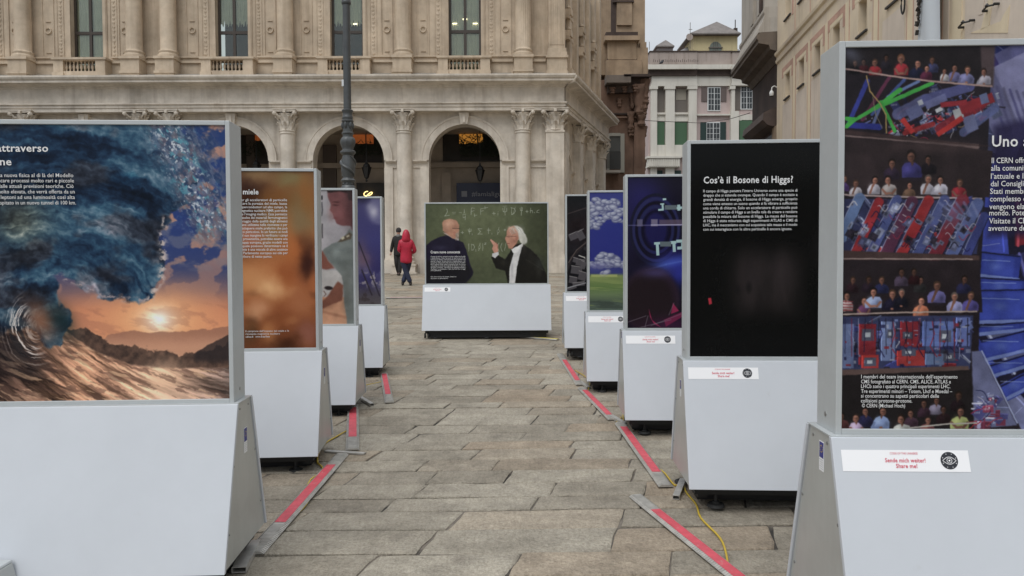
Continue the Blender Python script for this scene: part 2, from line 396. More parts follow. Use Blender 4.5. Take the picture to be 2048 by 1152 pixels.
    teal = (sstep(.52, .66, c.noise(60, 60, 79, 4)) * .6 * np.exp(-((X - 330) / 130) ** 2 - ((Y - 330) / 120) ** 2))[..., None]
    col = col * (1 - teal) + col * np.array((.75, 1.22, 1.22)) * teal
    c.put(m, np.clip(col, 0, 220))
    # spray thrown off the lip, turquoise glints, torn cloudy edge
    wide = np.exp(-((X - 392 - (Y - 330) * .45) / 62) ** 4) * sstep(520, 440, Y); tt = c.noise(24, 12, 89, 5, rot=.9)
    c.put(wide * sstep(.40, .56, tt) * .85, (48, 66, 98)); c.put(wide * sstep(.50, .64, c.noise(12, 6, 90, 5, rot=.95)) * .7, (96, 104, 128)); c.put(wide * sstep(.56, .70, c.noise(18, 12, 94, 5)) * .5, (132, 108, 112))
    band = np.exp(-((X - 366 - (Y - 330) * .42) / 40) ** 2) * sstep(500, 440, Y)
    for (sx, sy, sd, lo, hi, al, cc) in ((30, 15, 81, .44, .66, .75, (58, 74, 100)), (14, 8, 82, .5, .68, .75, (128, 136, 156)), (9, 5, 87, .54, .70, .7, (92, 118, 142)), (11, 6, 83, .60, .70, .85, (78, 150, 166)), (6, 4, 84, .60, .72, .9, (196, 202, 208)), (20, 16, 88, .55, .7, .6, (110, 92, 100))):
        c.put(band * sstep(lo, hi, c.noise(sx, sy, sd, 5, rot=.95)) * al, cc)
    lip = np.exp(-((X - np.interp(Y, [430, 470, 520, 560, 600], [326, 320, 322, 316, 290])) / 8) ** 2) * sstep(425, 445, Y) * sstep(612, 595, Y)
    c.put(lip * sstep(.42, .64, c.noise(7, 7, 85, 5)) * .95, (196, 178, 170))
    c.put(np.exp(-((Y - np.interp(X, [100, 150, 190, 240, 300], [548, 568, 590, 600, 602])) / 6) ** 2) * sstep(100, 112, X) * sstep(300, 280, X) * sstep(.48, .66, c.noise(8, 5, 86, 5)) * .8, (170, 150, 150))
    # the curl at the left: a dark throat, warm light through it, threads of foam
    c.glow(-10, 700, 90, 60, (34, 30, 34), alpha=.7)
    c.glow(70, 640, 34, 44, (156, 104, 74), rot=-.6, alpha=.8)
    c.glow(112, 640, 22, 38, (24, 46, 50), rot=-.5, alpha=.8)
    R2 = np.hypot((X - 62) / .78, Y - 652); T2 = np.arctan2(Y - 652, X - 62)
    cur = np.exp(-((R2 - 52) / 30) ** 2) * sstep(.1, -.6, np.cos(T2 + .35)) 
    th = c.noise(3.2, 46, 93, 4, X=R2 + jx * .25, Y=T2 * 60)
    c.put(cur * sstep(.5, .68, th) * .95, (214, 202, 194)); c.put(cur * sstep(.5, .36, th) * .6, (30, 36, 44))
    c.warp((c.noise(7, 7, 91, 3) - .5) * 3, (c.noise(7, 7, 92, 3) - .5) * 3)
    c.glow(311, 641, 15, 12, (255, 250, 236), alpha=.9)
    c.a = np.clip((c.a - 84) * 1.1 + 84, 4, 255)
    c.grain(3, 1)
    return c

def paint_honey():
    c = Cv(82, 343, 633, 697)
    X, Y = c.X, c.Y
    c.a = c.grad([(343, (120, 84, 50)), (450, (160, 104, 56)), (560, (172, 100, 52)), (697, (112, 62, 32))])
    pts = [(505, 400, 38, 60, (40, 22, 22), .9), (520, 350, 30, 18, (150, 120, 80), .7), (590, 360, 34, 14, (126, 116, 76), .8), (565, 400, 60, 26, (120, 78, 34), .8), (606, 430, 28, 50, (124, 110, 80), .8), (540, 455, 30, 40, (146, 120, 74), .7),
           (500, 470, 34, 30, (176, 112, 84), .85), (612, 520, 20, 42, (52, 30, 30), .95), (590, 500, 22, 30, (176, 100, 44), .8), (505, 560, 46, 34, (196, 138, 84), .85), (545, 580, 26, 20, (226, 176, 120), .8), (575, 548, 20, 26, (150, 82, 36), .8), (515, 620, 26, 18, (216, 160, 116), .7),
           (500, 665, 22, 30, (92, 64, 40), .8), (560, 640, 30, 20, (140, 78, 38), .8), (600, 610, 24, 30, (166, 104, 64), .8), (618, 670, 24, 26, (140, 88, 74), .8), (570, 690, 30, 18, (64, 36, 20), .8), (540, 665, 18, 22, (196, 134, 78), .6), (616, 385, 20, 40, (142, 92, 40), .7)]
    r = random.Random(3)
    for i in range(60):
        c.glow(82 + r.random() * 400, 343 + r.random() * 354, 18 + r.random() * 26, 16 + r.random() * 26, r.choice([(196, 130, 74), (90, 52, 28), (160, 92, 40), (214, 168, 116), (60, 34, 26)]), alpha=.5, p=1.5)
    for i in range(14):
        c.glow(484 + r.random() * 150, 520 + r.random() * 170, 7 + r.random() * 10, 6 + r.random() * 10, r.choice([(206, 150, 96), (110, 64, 34), (176, 110, 52), (70, 42, 28)]), alpha=.35, p=1.5)
    for p in pts: c.glow(p[0], p[1], p[2], p[3], p[4], alpha=p[5], p=1.2)
    c.warp((c.noise(30, 30, 2, 3) - .5) * 20, (c.noise(30, 30, 4, 3) - .5) * 20)
    c.a = np.clip((c.a - 110) * 1.12 + 112, 0, 255)
    c.grain(3, 2)
    return c

def paint_doctor():
    # a man in a pale polo shirt leaning over, seen from his right; the left of the print is a pale room
    c = Cv(281, 381, 708, 648)
    X, Y = c.X, c.Y
    c.a = c.grad([(281, (150, 146, 146)), (640, (164, 158, 160)), (708, (150, 144, 148))], 'x') * (.97 + .06 * c.noise(60, 60, 3, 3))[..., None]
    c.rect(270, 592, 720, 660, (196, 140, 104)); c.rect(270, 540, 690, 594, (176, 170, 166))
    c.rect(643, 392, 646, 400, (30, 28, 30)); c.rect(643.5, 404, 645.5, 432, (60, 60, 64)); c.rect(643.5, 447, 645.5, 476, (50, 46, 48))
    skin = (116, 70, 70); dsk = (96, 54, 54)
    c.poly([(656, 380), (656, 392), (659, 402), (662, 410), (660, 421), (665, 426), (667, 430), (670, 436), (674, 446), (682, 451), (700, 452), (712, 455), (712, 380)], skin, 1.2)
    c.poly([(690, 380), (712, 380), (712, 470), (704, 458), (702, 420), (697, 400)], (84, 52, 54), 3, .8)
    c.poly([(654, 379), (712, 379), (712, 402), (700, 400), (698, 386), (680, 383), (656, 386)], (48, 36, 36), 1.5)
    c.ell(672, 411, 6, 1.6, (60, 34, 34), soft=1); c.ell(673, 405, 7, 1.4, (70, 40, 38), soft=1)
    c.ell(672, 436, 5, 1.6, (110, 50, 54), soft=1, alpha=.6); c.glow(676, 424, 9, 10, (156, 98, 98), alpha=.5)
    c.poly([(644, 500), (664, 488), (684, 480), (700, 458), (712, 466), (712, 660), (694, 650), (688, 600), (684, 552), (668, 534), (650, 512)], (112, 118, 114), 1)
    c.glow(676, 505, 12, 26, (136, 144, 140), rot=.5, alpha=.6); c.glow(690, 525, 30, 8, (90, 96, 92), alpha=.6); c.glow(694, 590, 8, 50, (98, 98, 92), alpha=.6)
    c.line([(660, 500), (690, 500), (708, 496)], 2, (108, 116, 114), 1.5, .6)
    c.poly([(676, 484), (700, 464), (706, 470), (704, 478), (686, 484)], (86, 76, 62), 1); c.rect(684, 474, 690, 479, (190, 180, 150), rot=-.6); c.rect(694, 470, 700, 474, (176, 166, 140), rot=-.6)
    c.poly([(630, 500), (645, 502), (655, 520), (668, 536), (650, 539), (630, 534)], (128, 76, 62), 1.5)
    c.poly([(676, 562), (686, 570), (684, 600), (660, 610), (636, 622), (630, 612), (650, 596)], (122, 74, 58), 1.5)
    c.ell(656, 576, 9, 4, (44, 36, 38), rot=.1); c.line([(645, 582), (650, 588), (646, 592)], 1.4, (90, 60, 50))
    c.line([(644, 624), (670, 630), (690, 634)], 5, (150, 98, 72), 2.5, .6)
    # rest of the room, mostly hidden: a bench and a screen
    c.rect(300, 420, 420, 500, (70, 78, 90)); c.rect(306, 426, 414, 494, (110, 124, 140)); c.rect(440, 470, 560, 545, (196, 196, 192))
    c.glow(700, 415, 10, 40, (70, 46, 48), alpha=.5); c.glow(664, 425, 8, 16, (140, 88, 84), alpha=.5); c.glow(655, 606, 16, 10, (110, 66, 48), alpha=.5)
    c.warp((c.noise(12, 12, 5, 3) - .5) * 3, (c.noise(12, 12, 6, 3) - .5) * 3)
    c.a *= (.88 + .24 * c.noise(14, 14, 8, 4))[..., None]; c.blur(2); c.grain(3, 3); return c

def paint_night():
    c = Cv(430, 397, 763, 609)
    X, Y = c.X, c.Y
    c.a = c.grad([(397, (66, 62, 104)), (480, (62, 60, 116)), (560, (50, 44, 92)), (609, (70, 66, 74))])
    c.put(sstep(.5, .75, c.noise(40, 40, 3, 4)) * .5, (128, 126, 158))
    c.glow(749, 424, 10, 12, (186, 182, 196), alpha=.9); c.glow(742, 414, 8, 8, (150, 148, 170), alpha=.7); c.glow(726, 400, 14, 8, (40, 36, 60), alpha=.7)
    c.glow(724, 505, 12, 30, (96, 78, 96), alpha=.7); c.glow(730, 520, 16, 16, (120, 86, 92), alpha=.5)
    c.put(sstep(.56, .66, c.noise(7, 7, 7, 4)) * sstep(540, 552, Y) * .8 * sstep(585, 560, Y), (170, 160, 160))
    c.put(sstep(560, 600, Y) * .6, (92, 84, 82))
    c.line([(718, 484), (760, 592)], 2.2, (44, 38, 50), 1); c.line([(724, 540), (744, 590)], 2.4, (46, 40, 48), 1)
    c.put(sstep(.55, .7, c.noise(10, 10, 9, 4)) * sstep(575, 590, Y) * .6, (60, 50, 50))
    for i, (x, y) in enumerate([(500, 520), (560, 500), (620, 530), (660, 510)]): c.line([(x, 609), (x + 20, y)], 3, (46, 40, 52), 1)
    c.blur(1); c.grain(3, 3); return c

def paint_board():
    c = Cv(851, 408, 1095, 568, k=2.0)
    X, Y = c.X, c.Y
    n = c.noise(70, 40, 3, 4)[..., None]
    c.a = c.grad([(851, (84, 90, 64)), (960, (92, 98, 68)), (1030, (88, 94, 66)), (1095, (62, 66, 46))], 'x') * (.84 + .3 * n)
    c.glow(965, 440, 60, 50, (112, 118, 86), alpha=.35); c.put(sstep(480, 568, Y) * .35, (52, 58, 46))
    ch = (176, 182, 164)
    L = lambda *p, w=.9, a=.85: c.line(list(p), w, ch, .45, a)
    # top line of the equation: L = -1/4 F F + i psi D psi + h.c.
    L((893, 418), (895, 424), (891, 430), (889, 432), (899, 431)); L((905, 425), (911, 425), a=.6); L((905, 428), (911, 428), a=.6); L((918, 426), (923, 426), a=.7)
    L((929, 419), (928, 427)); L((925, 430), (932, 429)); L((926, 432), (926, 436), (931, 435)); L((931, 432), (930, 440))
    L((943, 417), (942, 430)); L((943, 417), (949, 417)); L((943, 423), (948, 422)); L((949, 428), (949, 434)); L((949, 431), (954, 431), a=.7)
    L((962, 418), (961, 430)); L((962, 418), (968, 417)); L((962, 423), (967, 422)); L((970, 414), (970, 419)); L((970, 417), (976, 415))
    L((985, 428), (991, 428)); L((988, 425), (988, 431)); L((996, 427), (996, 431)); L((996, 424), (996, 424.6))
    L((1006, 417), (1007, 424), (1010, 425), (1014, 423), (1014, 417)); L((1010, 415), (1010, 431)); L((1006, 413), (1014, 413), a=.6)
    L((1023, 417), (1024, 430)); L((1022, 416), (1029, 418), (1031, 423), (1028, 428), (1023, 430)); L((1031, 415), (1026, 430), a=.6)
    L((1040, 417), (1041, 422), (1045, 422), (1045, 416)); L((1043, 415), (1043, 432)); L((1052, 424), (1057, 424)); L((1054.5, 421.5), (1054.5, 426.5))
    L((1062, 417), (1061, 427)); L((1061, 423), (1065, 422), (1066, 427)); L((1069, 426), (1070, 427)); L((1079, 421), (1075, 422), (1074, 426), (1079, 427))
    # second and third lines
    L((922, 466), (927, 466)); L((924.5, 463.5), (924.5, 468.5)); L((936, 459), (938, 464), (942, 463), (942, 458)); L((939, 457), (939, 469)); L((944, 468), (944, 471))
    L((964, 458), (956, 458), (961, 464), (956, 469), (965, 469)); L((977, 457), (977, 468)); L((974, 461), (981, 461)); L((984, 467), (984, 470))
    L((998, 456), (995, 470)); c.ell(996.5, 463, 3, 3.2, ch, alpha=.55); c.ell(996.5, 463, 2, 2.2, (92, 98, 70)); L((1008, 461), (1012, 461)); L((1010, 459), (1010, 463)); L((1018, 453), (1022, 456))
    L((937, 488), (937, 503)); L((943, 489), (943, 501)); L((942, 489), (947, 490), (949, 495), (946, 500), (943, 501)); L((951, 499), (951, 504)); L((960, 487), (957, 502)); c.ell(958.5, 495, 2.6, 3, ch, alpha=.5); c.ell(958.5, 495, 1.7, 2, (92, 98, 70)); L((965, 488), (965, 502)); L((969, 487), (972, 487), (969, 490), (972, 490))
    L((998, 487), (994, 495), (998, 504)); L((1004, 487), (1001, 495), (1004, 504)); L((1012, 487), (1009, 502))
    # left man, seen from behind
    c.poly([(851, 492), (862, 482), (880, 474), (892, 471), (908, 476), (926, 486), (932, 500), (940, 530), (946, 545), (944, 552), (930, 568), (851, 568)], (34, 30, 48), 1)
    c.poly([(851, 520), (932, 524), (944, 545), (932, 568), (851, 568)], (28, 28, 26), 5, .7)
    c.poly([(886, 466), (903, 476), (917, 482), (914, 468)], (196, 186, 186), .6)
    c.poly([(884, 446), (887, 441), (900, 438), (912, 441), (918, 450), (918, 466), (914, 478), (906, 478), (895, 470), (886, 462)], (184, 132, 104), .9)
    c.glow(900, 446, 9, 6, (206, 160, 132), alpha=.7); c.ell(909, 468, 3, 5, (176, 120, 96), soft=.6); c.poly([(911, 468), (918, 462), (917, 476), (911, 482)], (158, 136, 116), .7)
    c.line([(905, 457), (920, 458)], .9, (40, 34, 34)); c.glow(891, 462, 5, 8, (150, 108, 88), alpha=.6)
    # right man with white hair, raised hand, dark jacket and white shirt
    c.poly([(1028, 488), (1044, 488), (1062, 500), (1078, 516), (1094, 552), (1095, 568), (1015, 568), (1010, 543), (992, 538), (982, 516), (994, 510), (1010, 520), (1020, 505)], (30, 28, 24), 1)
    c.poly([(1046, 488), (1030, 498), (1026, 512), (1019, 535), (1018, 568), (1030, 568), (1034, 535), (1040, 510)], (212, 210, 208), .8)
    c.poly([(1022, 500), (1047, 487), (1046, 494), (1034, 506), (1027, 508)], (224, 222, 220), .6)
    c.ell(1031, 467, 16, 14.5, (206, 204, 192), soft=1.2); c.ell(1046, 478, 8, 12, (204, 202, 190), rot=-.3, soft=1.2)
    c.poly([(1014, 462), (1018, 455), (1028, 453), (1036, 462), (1038, 478), (1032, 490), (1024, 499), (1017, 498), (1015, 490), (1012, 484), (1010, 478), (1013, 472)], (190, 134, 108), 1)
    c.glow(1024, 458, 8, 4, (222, 190, 168), alpha=.8); c.ell(1033, 477, 2.4, 5, (178, 116, 92), soft=.5); c.line([(1013, 474), (1024, 474), (1032, 473)], .8, (90, 70, 60)); c.ell(1018, 474, 3, 2.6, (150, 104, 84), alpha=.5); c.line([(1014, 488), (1019, 488)], 1, (130, 70, 60))
    c.poly([(981, 480), (985, 481), (990, 486), (996, 490), (996, 503), (988, 508), (984, 498), (986, 492), (980, 481)], (202, 142, 118), .7); c.line([(982, 480), (987, 488)], 2, (214, 156, 132)); c.line([(993, 486), (995, 498)], 1.2, (160, 100, 84))
    c.poly([(984, 508), (996, 504), (998, 510), (990, 517), (984, 514)], (206, 204, 204), .6)
    c.line([(1052, 520), (1092, 545)], .8, (70, 72, 62), .8, .7); c.glow(1080, 530, 10, 14, (58, 62, 58), alpha=.6)
    for (x, y, rx, ry, k, al) in ((880, 496, 14, 5, (58, 54, 80), .6), (915, 500, 6, 16, (24, 20, 34), .7), (872, 520, 20, 4, (50, 48, 66), .4), (1062, 520, 8, 20, (46, 44, 38), .6), (1078, 545, 6, 14, (50, 48, 42), .6), (1006, 526, 6, 6, (48, 46, 38), .7), (1048, 500, 5, 10, (52, 48, 42), .6), (1024, 540, 2.5, 18, (180, 178, 180), .7), (1030, 484, 6, 6, (150, 100, 82), .6), (894, 452, 5, 8, (206, 160, 134), .5), (911, 452, 4, 8, (150, 104, 84), .5), (1020, 466, 3, 8, (206, 152, 128), .5), (1040, 462, 7, 8, (226, 224, 214), .6), (1048, 482, 5, 9, (170, 168, 156), .6)): c.glow(x, y, rx, ry, k, alpha=al)
    rr = random.Random(3)
    for i in range(40): a = rr.random() * 2.6 - 1.2; x, y = 1031 + 14 * math.sin(a), 468 - 12 * math.cos(a); c.line([(x, y), (x + 4 + rr.random() * 4, y + 5 + rr.random() * 6)], .5, rr.choice([(236, 236, 228), (160, 158, 148)]), .4, .6)
    for i in range(30): x, y = 911 + rr.random() * 6, 466 + rr.random() * 13; c.line([(x, y), (x + .5, y + 2)], .5, rr.choice([(190, 180, 168), (110, 92, 80)]), .4, .6)
    c.warp((c.noise(5, 5, 15, 3) - .5) * 1.6, (c.noise(5, 5, 16, 3) - .5) * 1.6)
    c.a *= (.9 + .2 * c.noise(7, 7, 8, 4))[..., None]
    c.blur(1); c.grain(3, 3); return c

def figure(c, x, y, s, shirt, skin=(168, 112, 92), hair=(40, 30, 28), lean=0, arms=True, dim=1.0):
    r = random.Random(int(x * 31 + y * 17)); d = lambda k, f=1.0: tuple(np.clip(np.array(k, float) * dim * f, 0, 235))
    skin = tuple(np.array(skin) * (.78 + .3 * r.random())); t = (r.random() - .5) * .9 * s; x2 = x + t; w = 1.45 + .4 * r.random(); dr = (r.random() - .5) * .5 * s
    hair = r.choice([hair, (26, 20, 20), (70, 50, 38), (96, 84, 78), (40, 28, 24)])
    L, Rr = x - w * s, x + w * s
    c.poly([(L, y + 3.6 * s), (L - .1 * s, y + 2.2 * s - dr), (L + .35 * s, y + 1.45 * s - dr), (x - .45 * s, y + 1.05 * s), (x + .45 * s, y + 1.05 * s), (Rr - .35 * s, y + 1.45 * s + dr), (Rr + .1 * s, y + 2.2 * s + dr), (Rr, y + 3.6 * s)], d(shirt), .9)
    c.glow(x - .7 * s, y + 1.9 * s, .55 * s, .8 * s, d(shirt, 1.25), alpha=.6); c.glow(x + 1.1 * s, y + 2.7 * s, .7 * s, .9 * s, d(shirt, .5), alpha=.7); c.glow(x, y + 3.4 * s, 1.3 * s, .6 * s, d(shirt, .5), alpha=.5)
    c.poly([(x - .35 * s, y + .9 * s), (x + .35 * s, y + .9 * s), (x, y + 1.7 * s)], d(skin, .75), .7)
    hx = x + t * .5 + lean
    c.ell(hx, y - .1 * s, .80 * s, .95 * s, d(hair), rot=t * .05, soft=.8)
    c.ell(hx + t * .18, y + .2 * s, .60 * s, .76 * s, d(skin), soft=.9)
    c.glow(hx + t * .18 + .35 * s, y + .3 * s, .28 * s, .6 * s, d(skin, .5), alpha=.7); c.glow(hx + t * .1 - .15 * s, y - .15 * s, .3 * s, .22 * s, d(skin, 1.25), alpha=.7)
    c.glow(hx + t * .2, y + .06 * s, .42 * s, .12 * s, d((46, 30, 28)), alpha=.6); c.glow(hx + t * .2, y + .55 * s, .25 * s, .1 * s, d((100, 50, 46)), alpha=.6)
    if arms:
        q = r.random()
        if q < .35:
            c.line([(L + .2 * s, y + 2.3 * s), (x - .6 * s, y + 3.3 * s), (x + .4 * s, y + 3.2 * s)], .5 * s, d(skin, .9), .8); c.line([(Rr - .2 * s, y + 2.3 * s), (x + .8 * s, y + 3.3 * s)], .5 * s, d(skin, .75), .8)
        elif q < .6: c.line([(x - .9 * s, y + 3.3 * s), (x - .3 * s, y + 1.6 * s), (hx - .1 * s, y + .8 * s)], .5 * s, d(skin, .85), .8)
        elif q < .85: c.line([(L + .1 * s, y + 2.4 * s), (L - .3 * s, y + 3.4 * s), (x - .2 * s, y + 3.5 * s)], .55 * s, d(shirt, .8), .8); c.ell(x - .1 * s, y + 3.4 * s, .35 * s, .25 * s, d(skin, .9))

def machine(c, x0, y0, x1, y1, seed, slope=0.0, n=130, pal=None):
    """a band of detector hardware: plates, boxes, hoses"""
    r = random.Random(seed)
    pal = pal or [(58, 66, 116), (84, 98, 146), (132, 28, 36), (160, 34, 38), (38, 40, 70), (28, 24, 34), (30, 26, 40), (104, 112, 146), (74, 80, 108), (50, 56, 120), (40, 30, 52), (24, 20, 28), (126, 132, 156)]
    for i in range(n):
        x = x0 + r.random() * (x1 - x0); y = y0 + r.random() * (y1 - y0) + slope * (x - x0)
        w = 4 + r.random() ** 2.2 * 36; h = 3 + r.random() ** 2.2 * 22
        rot = r.choice([-.45, -.5, -.4, .9, 1.1, 0.1]) if slope else r.choice([0, 0, .05, -.5, .7])
        col = np.array(r.choice(pal)) * (.7 + .5 * r.random())
        c.rect(x - w / 2, y - h / 2, x + w / 2, y + h / 2, col, .6, .92, rot)
        c.rect(x - w / 2, y - h / 2, x + w / 2, y - h / 2 + 1.6, np.clip(col * 1.5 + 20, 0, 235), .5, .7, rot)
        if r.random() < .3:
            for q in range(4): c.rect(x - w / 2 + 2 + q * 3, y - 2, x - w / 2 + 3.4 + q * 3, y + 2, (186, 186, 196), .4, .7)
    for i in range(n // 5):
        x = x0 + r.random() * (x1 - x0); y = y0 + r.random() * (y1 - y0) + slope * (x - x0)
        pts = [(x, y)]; a = r.random() * 6
        for q in range(9):
            a += (r.random() - .4) * .9; pts.append((pts[-1][0] + 4 * math.cos(a), pts[-1][1] + 4 * math.sin(a)))
        c.line(pts, .9 + r.random() * 1.3, r.choice([(176, 30, 44), (150, 28, 60), (24, 22, 36), (196, 190, 196), (20, 24, 60), (150, 120, 80)]), .5, .85)
    for i in range(n // 6):
        x = x0 + r.random() * (x1 - x0); y = y0 + r.random() * (y1 - y0) + slope * (x - x0)
        c.rect(x, y, x + 1 + 4 * r.random(), y + 1 + 2 * r.random(), (206, 210, 220), .4, .8, r.random())

def paint_crowd():
    c = Cv(1690, 92, 2858, 858)
    X, Y = c.X, c.Y
    # the right-hand side of the print (mostly beyond the picture): the face of the machine, plates fanned out round a centre
    c.a = np.zeros_like(c.a) + np.array((26, 24, 46)); CX, CY = 2420, 430
    r = random.Random(4)
    for ring, (ra, rb, nn) in enumerate([(640, 760, 34), (520, 630, 30), (410, 505, 26), (300, 395, 22), (190, 285, 18), (90, 180, 14)]):
        for q in range(nn):
            a = 2 * math.pi * (q + .3 * ring) / nn; da = math.pi / nn * .86
            col = np.array(r.choice([(40, 56, 150), (50, 66, 168), (34, 40, 100), (70, 76, 120), (92, 96, 130), (44, 44, 86), (128, 30, 44)])) * (.8 + .4 * r.random())
            P = lambda rr, aa: (CX + rr * math.cos(aa), CY + rr * math.sin(aa))
            c.poly([P(ra, a - da), P(rb, a - da), P(rb, a + da), P(ra, a + da)], col, .8)
            c.line([P(rb - 6, a - da), P(rb - 6, a + da)], 5, np.clip(col * 1.7 + 20, 0, 200), .8)
            c.line([P(ra + 8, a - da * .7), P(ra + 8, a + da * .7)], 3, np.clip(col * 1.4, 0, 255), .8)
            c.line([P(ra + 14, a - da * .3), P(rb - 14, a - da * .3)], 1.4, (150, 160, 206), .5, .7)
    # smooth violet drums top right
    for (cx, cy, w, h, rot, col) in [(1998, 130, 44, 20, -.4, (50, 40, 96)), (2040, 112, 50, 30, -.5, (84, 84, 130)), (1990, 150, 30, 12, -.5, (140, 140, 180)), (2010, 208, 50, 74, -.45, (96, 96, 136)), (2050, 190, 40, 80, -.45, (120, 120, 160))]:
        c.rect(cx - w, cy - h, cx + w, cy + h, col, 1, 1, rot)
    for q in range(9): c.line([(1975 + q * 13, 170 + q * 3), (2006 + q * 13, 262 + q * 2)], 5, (70 + 8 * (q % 3), 68 + 8 * (q % 3), 116), 1.5, .8)
    c.poly([(1985, 250), (2100, 225), (2100, 470), (1978, 470)], (34, 28, 66), 8, .85)
    for (x, y, w, h, rot) in [(2000, 530, 40, 26, .12), (2008, 570, 48, 16, .06), (2010, 610, 60, 34, -.02), (2005, 655, 46, 10, -.1), (2014, 690, 50, 22, -.25), (2024, 730, 48, 14, -.3), (2040, 770, 40, 18, -.5)]:
        c.rect(x - w, y - h, x + w, y + h, (34, 50, 140), .8, 1, rot); c.rect(x - w + 8, y - h + 6, x + w - 12, y + h - 9, (46, 66, 164), 3, .8, rot); c.glow(x - 8, y, 12, 8, (96, 120, 196), alpha=.5); c.rect(x - w, y + h - 7, x + w, y + h, (104, 122, 184), .8, 1, rot); c.rect(x - w, y - h, x + w, y - h + 3, (24, 26, 60), .8, 1, rot)
        c.line([(x - w + 6, y - h * .5), (x + w * .5, y - h * .4)], 1.4, (150, 170, 220), .6, .7)
    # left part: hardware and four dark galleries
    c.poly([(1680, 92), (1978, 92), (1972, 330), (1966, 470), (1962, 560), (1962, 700), (2000, 760), (2048, 858), (1680, 858)], (34, 28, 34), 1)
    machine(c, 1690, 215, 1975, 330, 11, slope=-.3, n=60, pal=[(40, 44, 90), (60, 66, 110), (30, 26, 40)])
    machine(c, 1780, 240, 1990, 275, 12, slope=-.25, n=110)
    for (x0, y0, x1, y1, w, col) in ((1795, 225, 1850, 196, 22, (88, 92, 138)), (1850, 196, 1935, 172, 20, (80, 84, 140)), (1880, 255, 1960, 205, 22, (130, 26, 40)), (1925, 262, 1985, 215, 18, (84, 94, 144)), (1810, 262, 1865, 245, 10, (150, 30, 34))): c.line([(x0, y0), (x1, y1)], w, col, 1.2, .85)
    for p, w, col in [([(1700, 240), (1735, 158)], 9, (44, 54, 140)), ([(1726, 235), (1778, 152)], 7, (92, 40, 66)), ([(1745, 225), (1808, 156)], 6, (60, 80, 140)), ([(1776, 190), (1836, 160)], 6, (96, 120, 170)), ([(1745, 250), (1765, 200)], 6, (90, 104, 150)), ([(1700, 245), (1760, 250)], 12, (34, 44, 130))]:
        c.line(p, w, col, .8)
    g = (60, 170, 66)
    c.poly([(1688, 228), (1714, 230), (1762, 200), (1770, 206), (1716, 236), (1696, 252), (1688, 250), (1698, 238), (1688, 234)], g, .6)
    c.line([(1752, 212), (1800, 176)], 9, g, .6); c.line([(1766, 206), (1862, 164)], 8, g, .6); c.line([(1762, 200), (1790, 258)], 7, (56, 158, 62), .6)
    c.line([(1733, 148), (1740, 178), (1762, 205), (1772, 225), (1774, 262)], 2.4, (176, 146, 84), .6); c.line([(1746, 190), (1752, 225), (1766, 252)], 1.2, (150, 140, 110), .6)
    for (x, y, w, h, rot, col) in [(1829, 221, 15, 12, -.5, (92, 98, 142)), (1914, 225, 9, 10, -.35, (170, 176, 178)), (1840, 202, 5, 5, -.4, (176, 180, 190)), (1876, 217, 7, 4, -.5, (200, 204, 210)), (1938, 245, 12, 16, -.35, (104, 110, 150)), (1870, 200, 22, 8, -.4, (100, 104, 150)), (1898, 250, 30, 5, -.6, (176, 34, 30)), (1950, 205, 34, 10, -.35, (138, 30, 40)), (1815, 248, 18, 5, .9, (190, 36, 34)), (1905, 205, 26, 5, -.1, (150, 32, 44)), (1964, 196, 8, 10, -.3, (96, 110, 150))]:
        c.rect(x - w, y - h, x + w, y + h, col, .7, .95, rot)
    dark = (34, 28, 30)
    c.poly([(1690, 92), (1982, 92), (1980, 172), (1860, 150), (1690, 132)], dark, 1); c.poly([(1955, 92), (1984, 92), (1982, 175), (1960, 168)], (86, 70, 72), 2, .8)
    F = figure
    F(c, 1727, 120, 6, (120, 34, 44), dim=.6); F(c, 1710, 122, 6, (24, 20, 24), dim=.7, arms=False); F(c, 1771, 112, 6.5, (74, 64, 80), dim=.5, arms=False); F(c, 1750, 121, 7, (160, 34, 44)); F(c, 1801, 115, 9, (168, 38, 50), hair=(120, 76, 50))
    F(c, 1862, 118, 7, (88, 92, 150), dim=.7, arms=False); F(c, 1831, 124, 8.5, (28, 30, 54), hair=(30, 26, 30)); F(c, 1850, 134, 6.5, (90, 34, 60)); F(c, 1905, 134, 7.5, (110, 108, 160)); F(c, 1886, 140, 5.5, (190, 186, 190)); F(c, 1930, 138, 7.5, (124, 124, 172)); F(c, 1964, 143, 7, (186, 180, 196))
    c.line([(1690, 133), (1800, 152), (1860, 160), (1978, 172)], 3.6, (168, 138, 130), .6)
    c.poly([(1690, 262), (1690, 278), (1955, 296), (1955, 286)], (112, 92, 90), 1.2)
    c.poly([(1690, 256), (1982, 300), (1978, 392), (1684, 384)], (44, 34, 36), 1); c.poly([(1690, 254), (1690, 263), (1956, 290), (1976, 290)], (60, 44, 44), 1.5); c.line([(1690, 266), (1955, 292)], 3, (120, 100, 98), .8)
    c.glow(1860, 290, 90, 14, (70, 54, 54), alpha=.7); c.poly([(1734, 300), (1755, 330), (1768, 356), (1740, 380), (1700, 370), (1690, 300)], (56, 44, 46), 8, .6)
    F(c, 1785, 322, 9, (70, 52, 78), dim=.7, arms=False); F(c, 1825, 308, 12, (74, 68, 150), dim=.85, arms=False); F(c, 1858, 315, 8, (44, 34, 44), dim=.6, arms=False)
    F(c, 1714, 362, 7, (196, 190, 200)); F(c, 1750, 355, 8, (190, 184, 196)); F(c, 1780, 355, 8.5, (176, 166, 164), hair=(70, 50, 44)); F(c, 1690, 352, 7, (90, 60, 130)); F(c, 1820, 366, 7, (120, 90, 70)); F(c, 1856, 354, 8.5, (196, 192, 206), hair=(96, 74, 60)); F(c, 1881, 356, 8, (196, 192, 208), hair=(130, 116, 100)); F(c, 1918, 362, 8, (150, 30, 44), hair=(170, 170, 160))
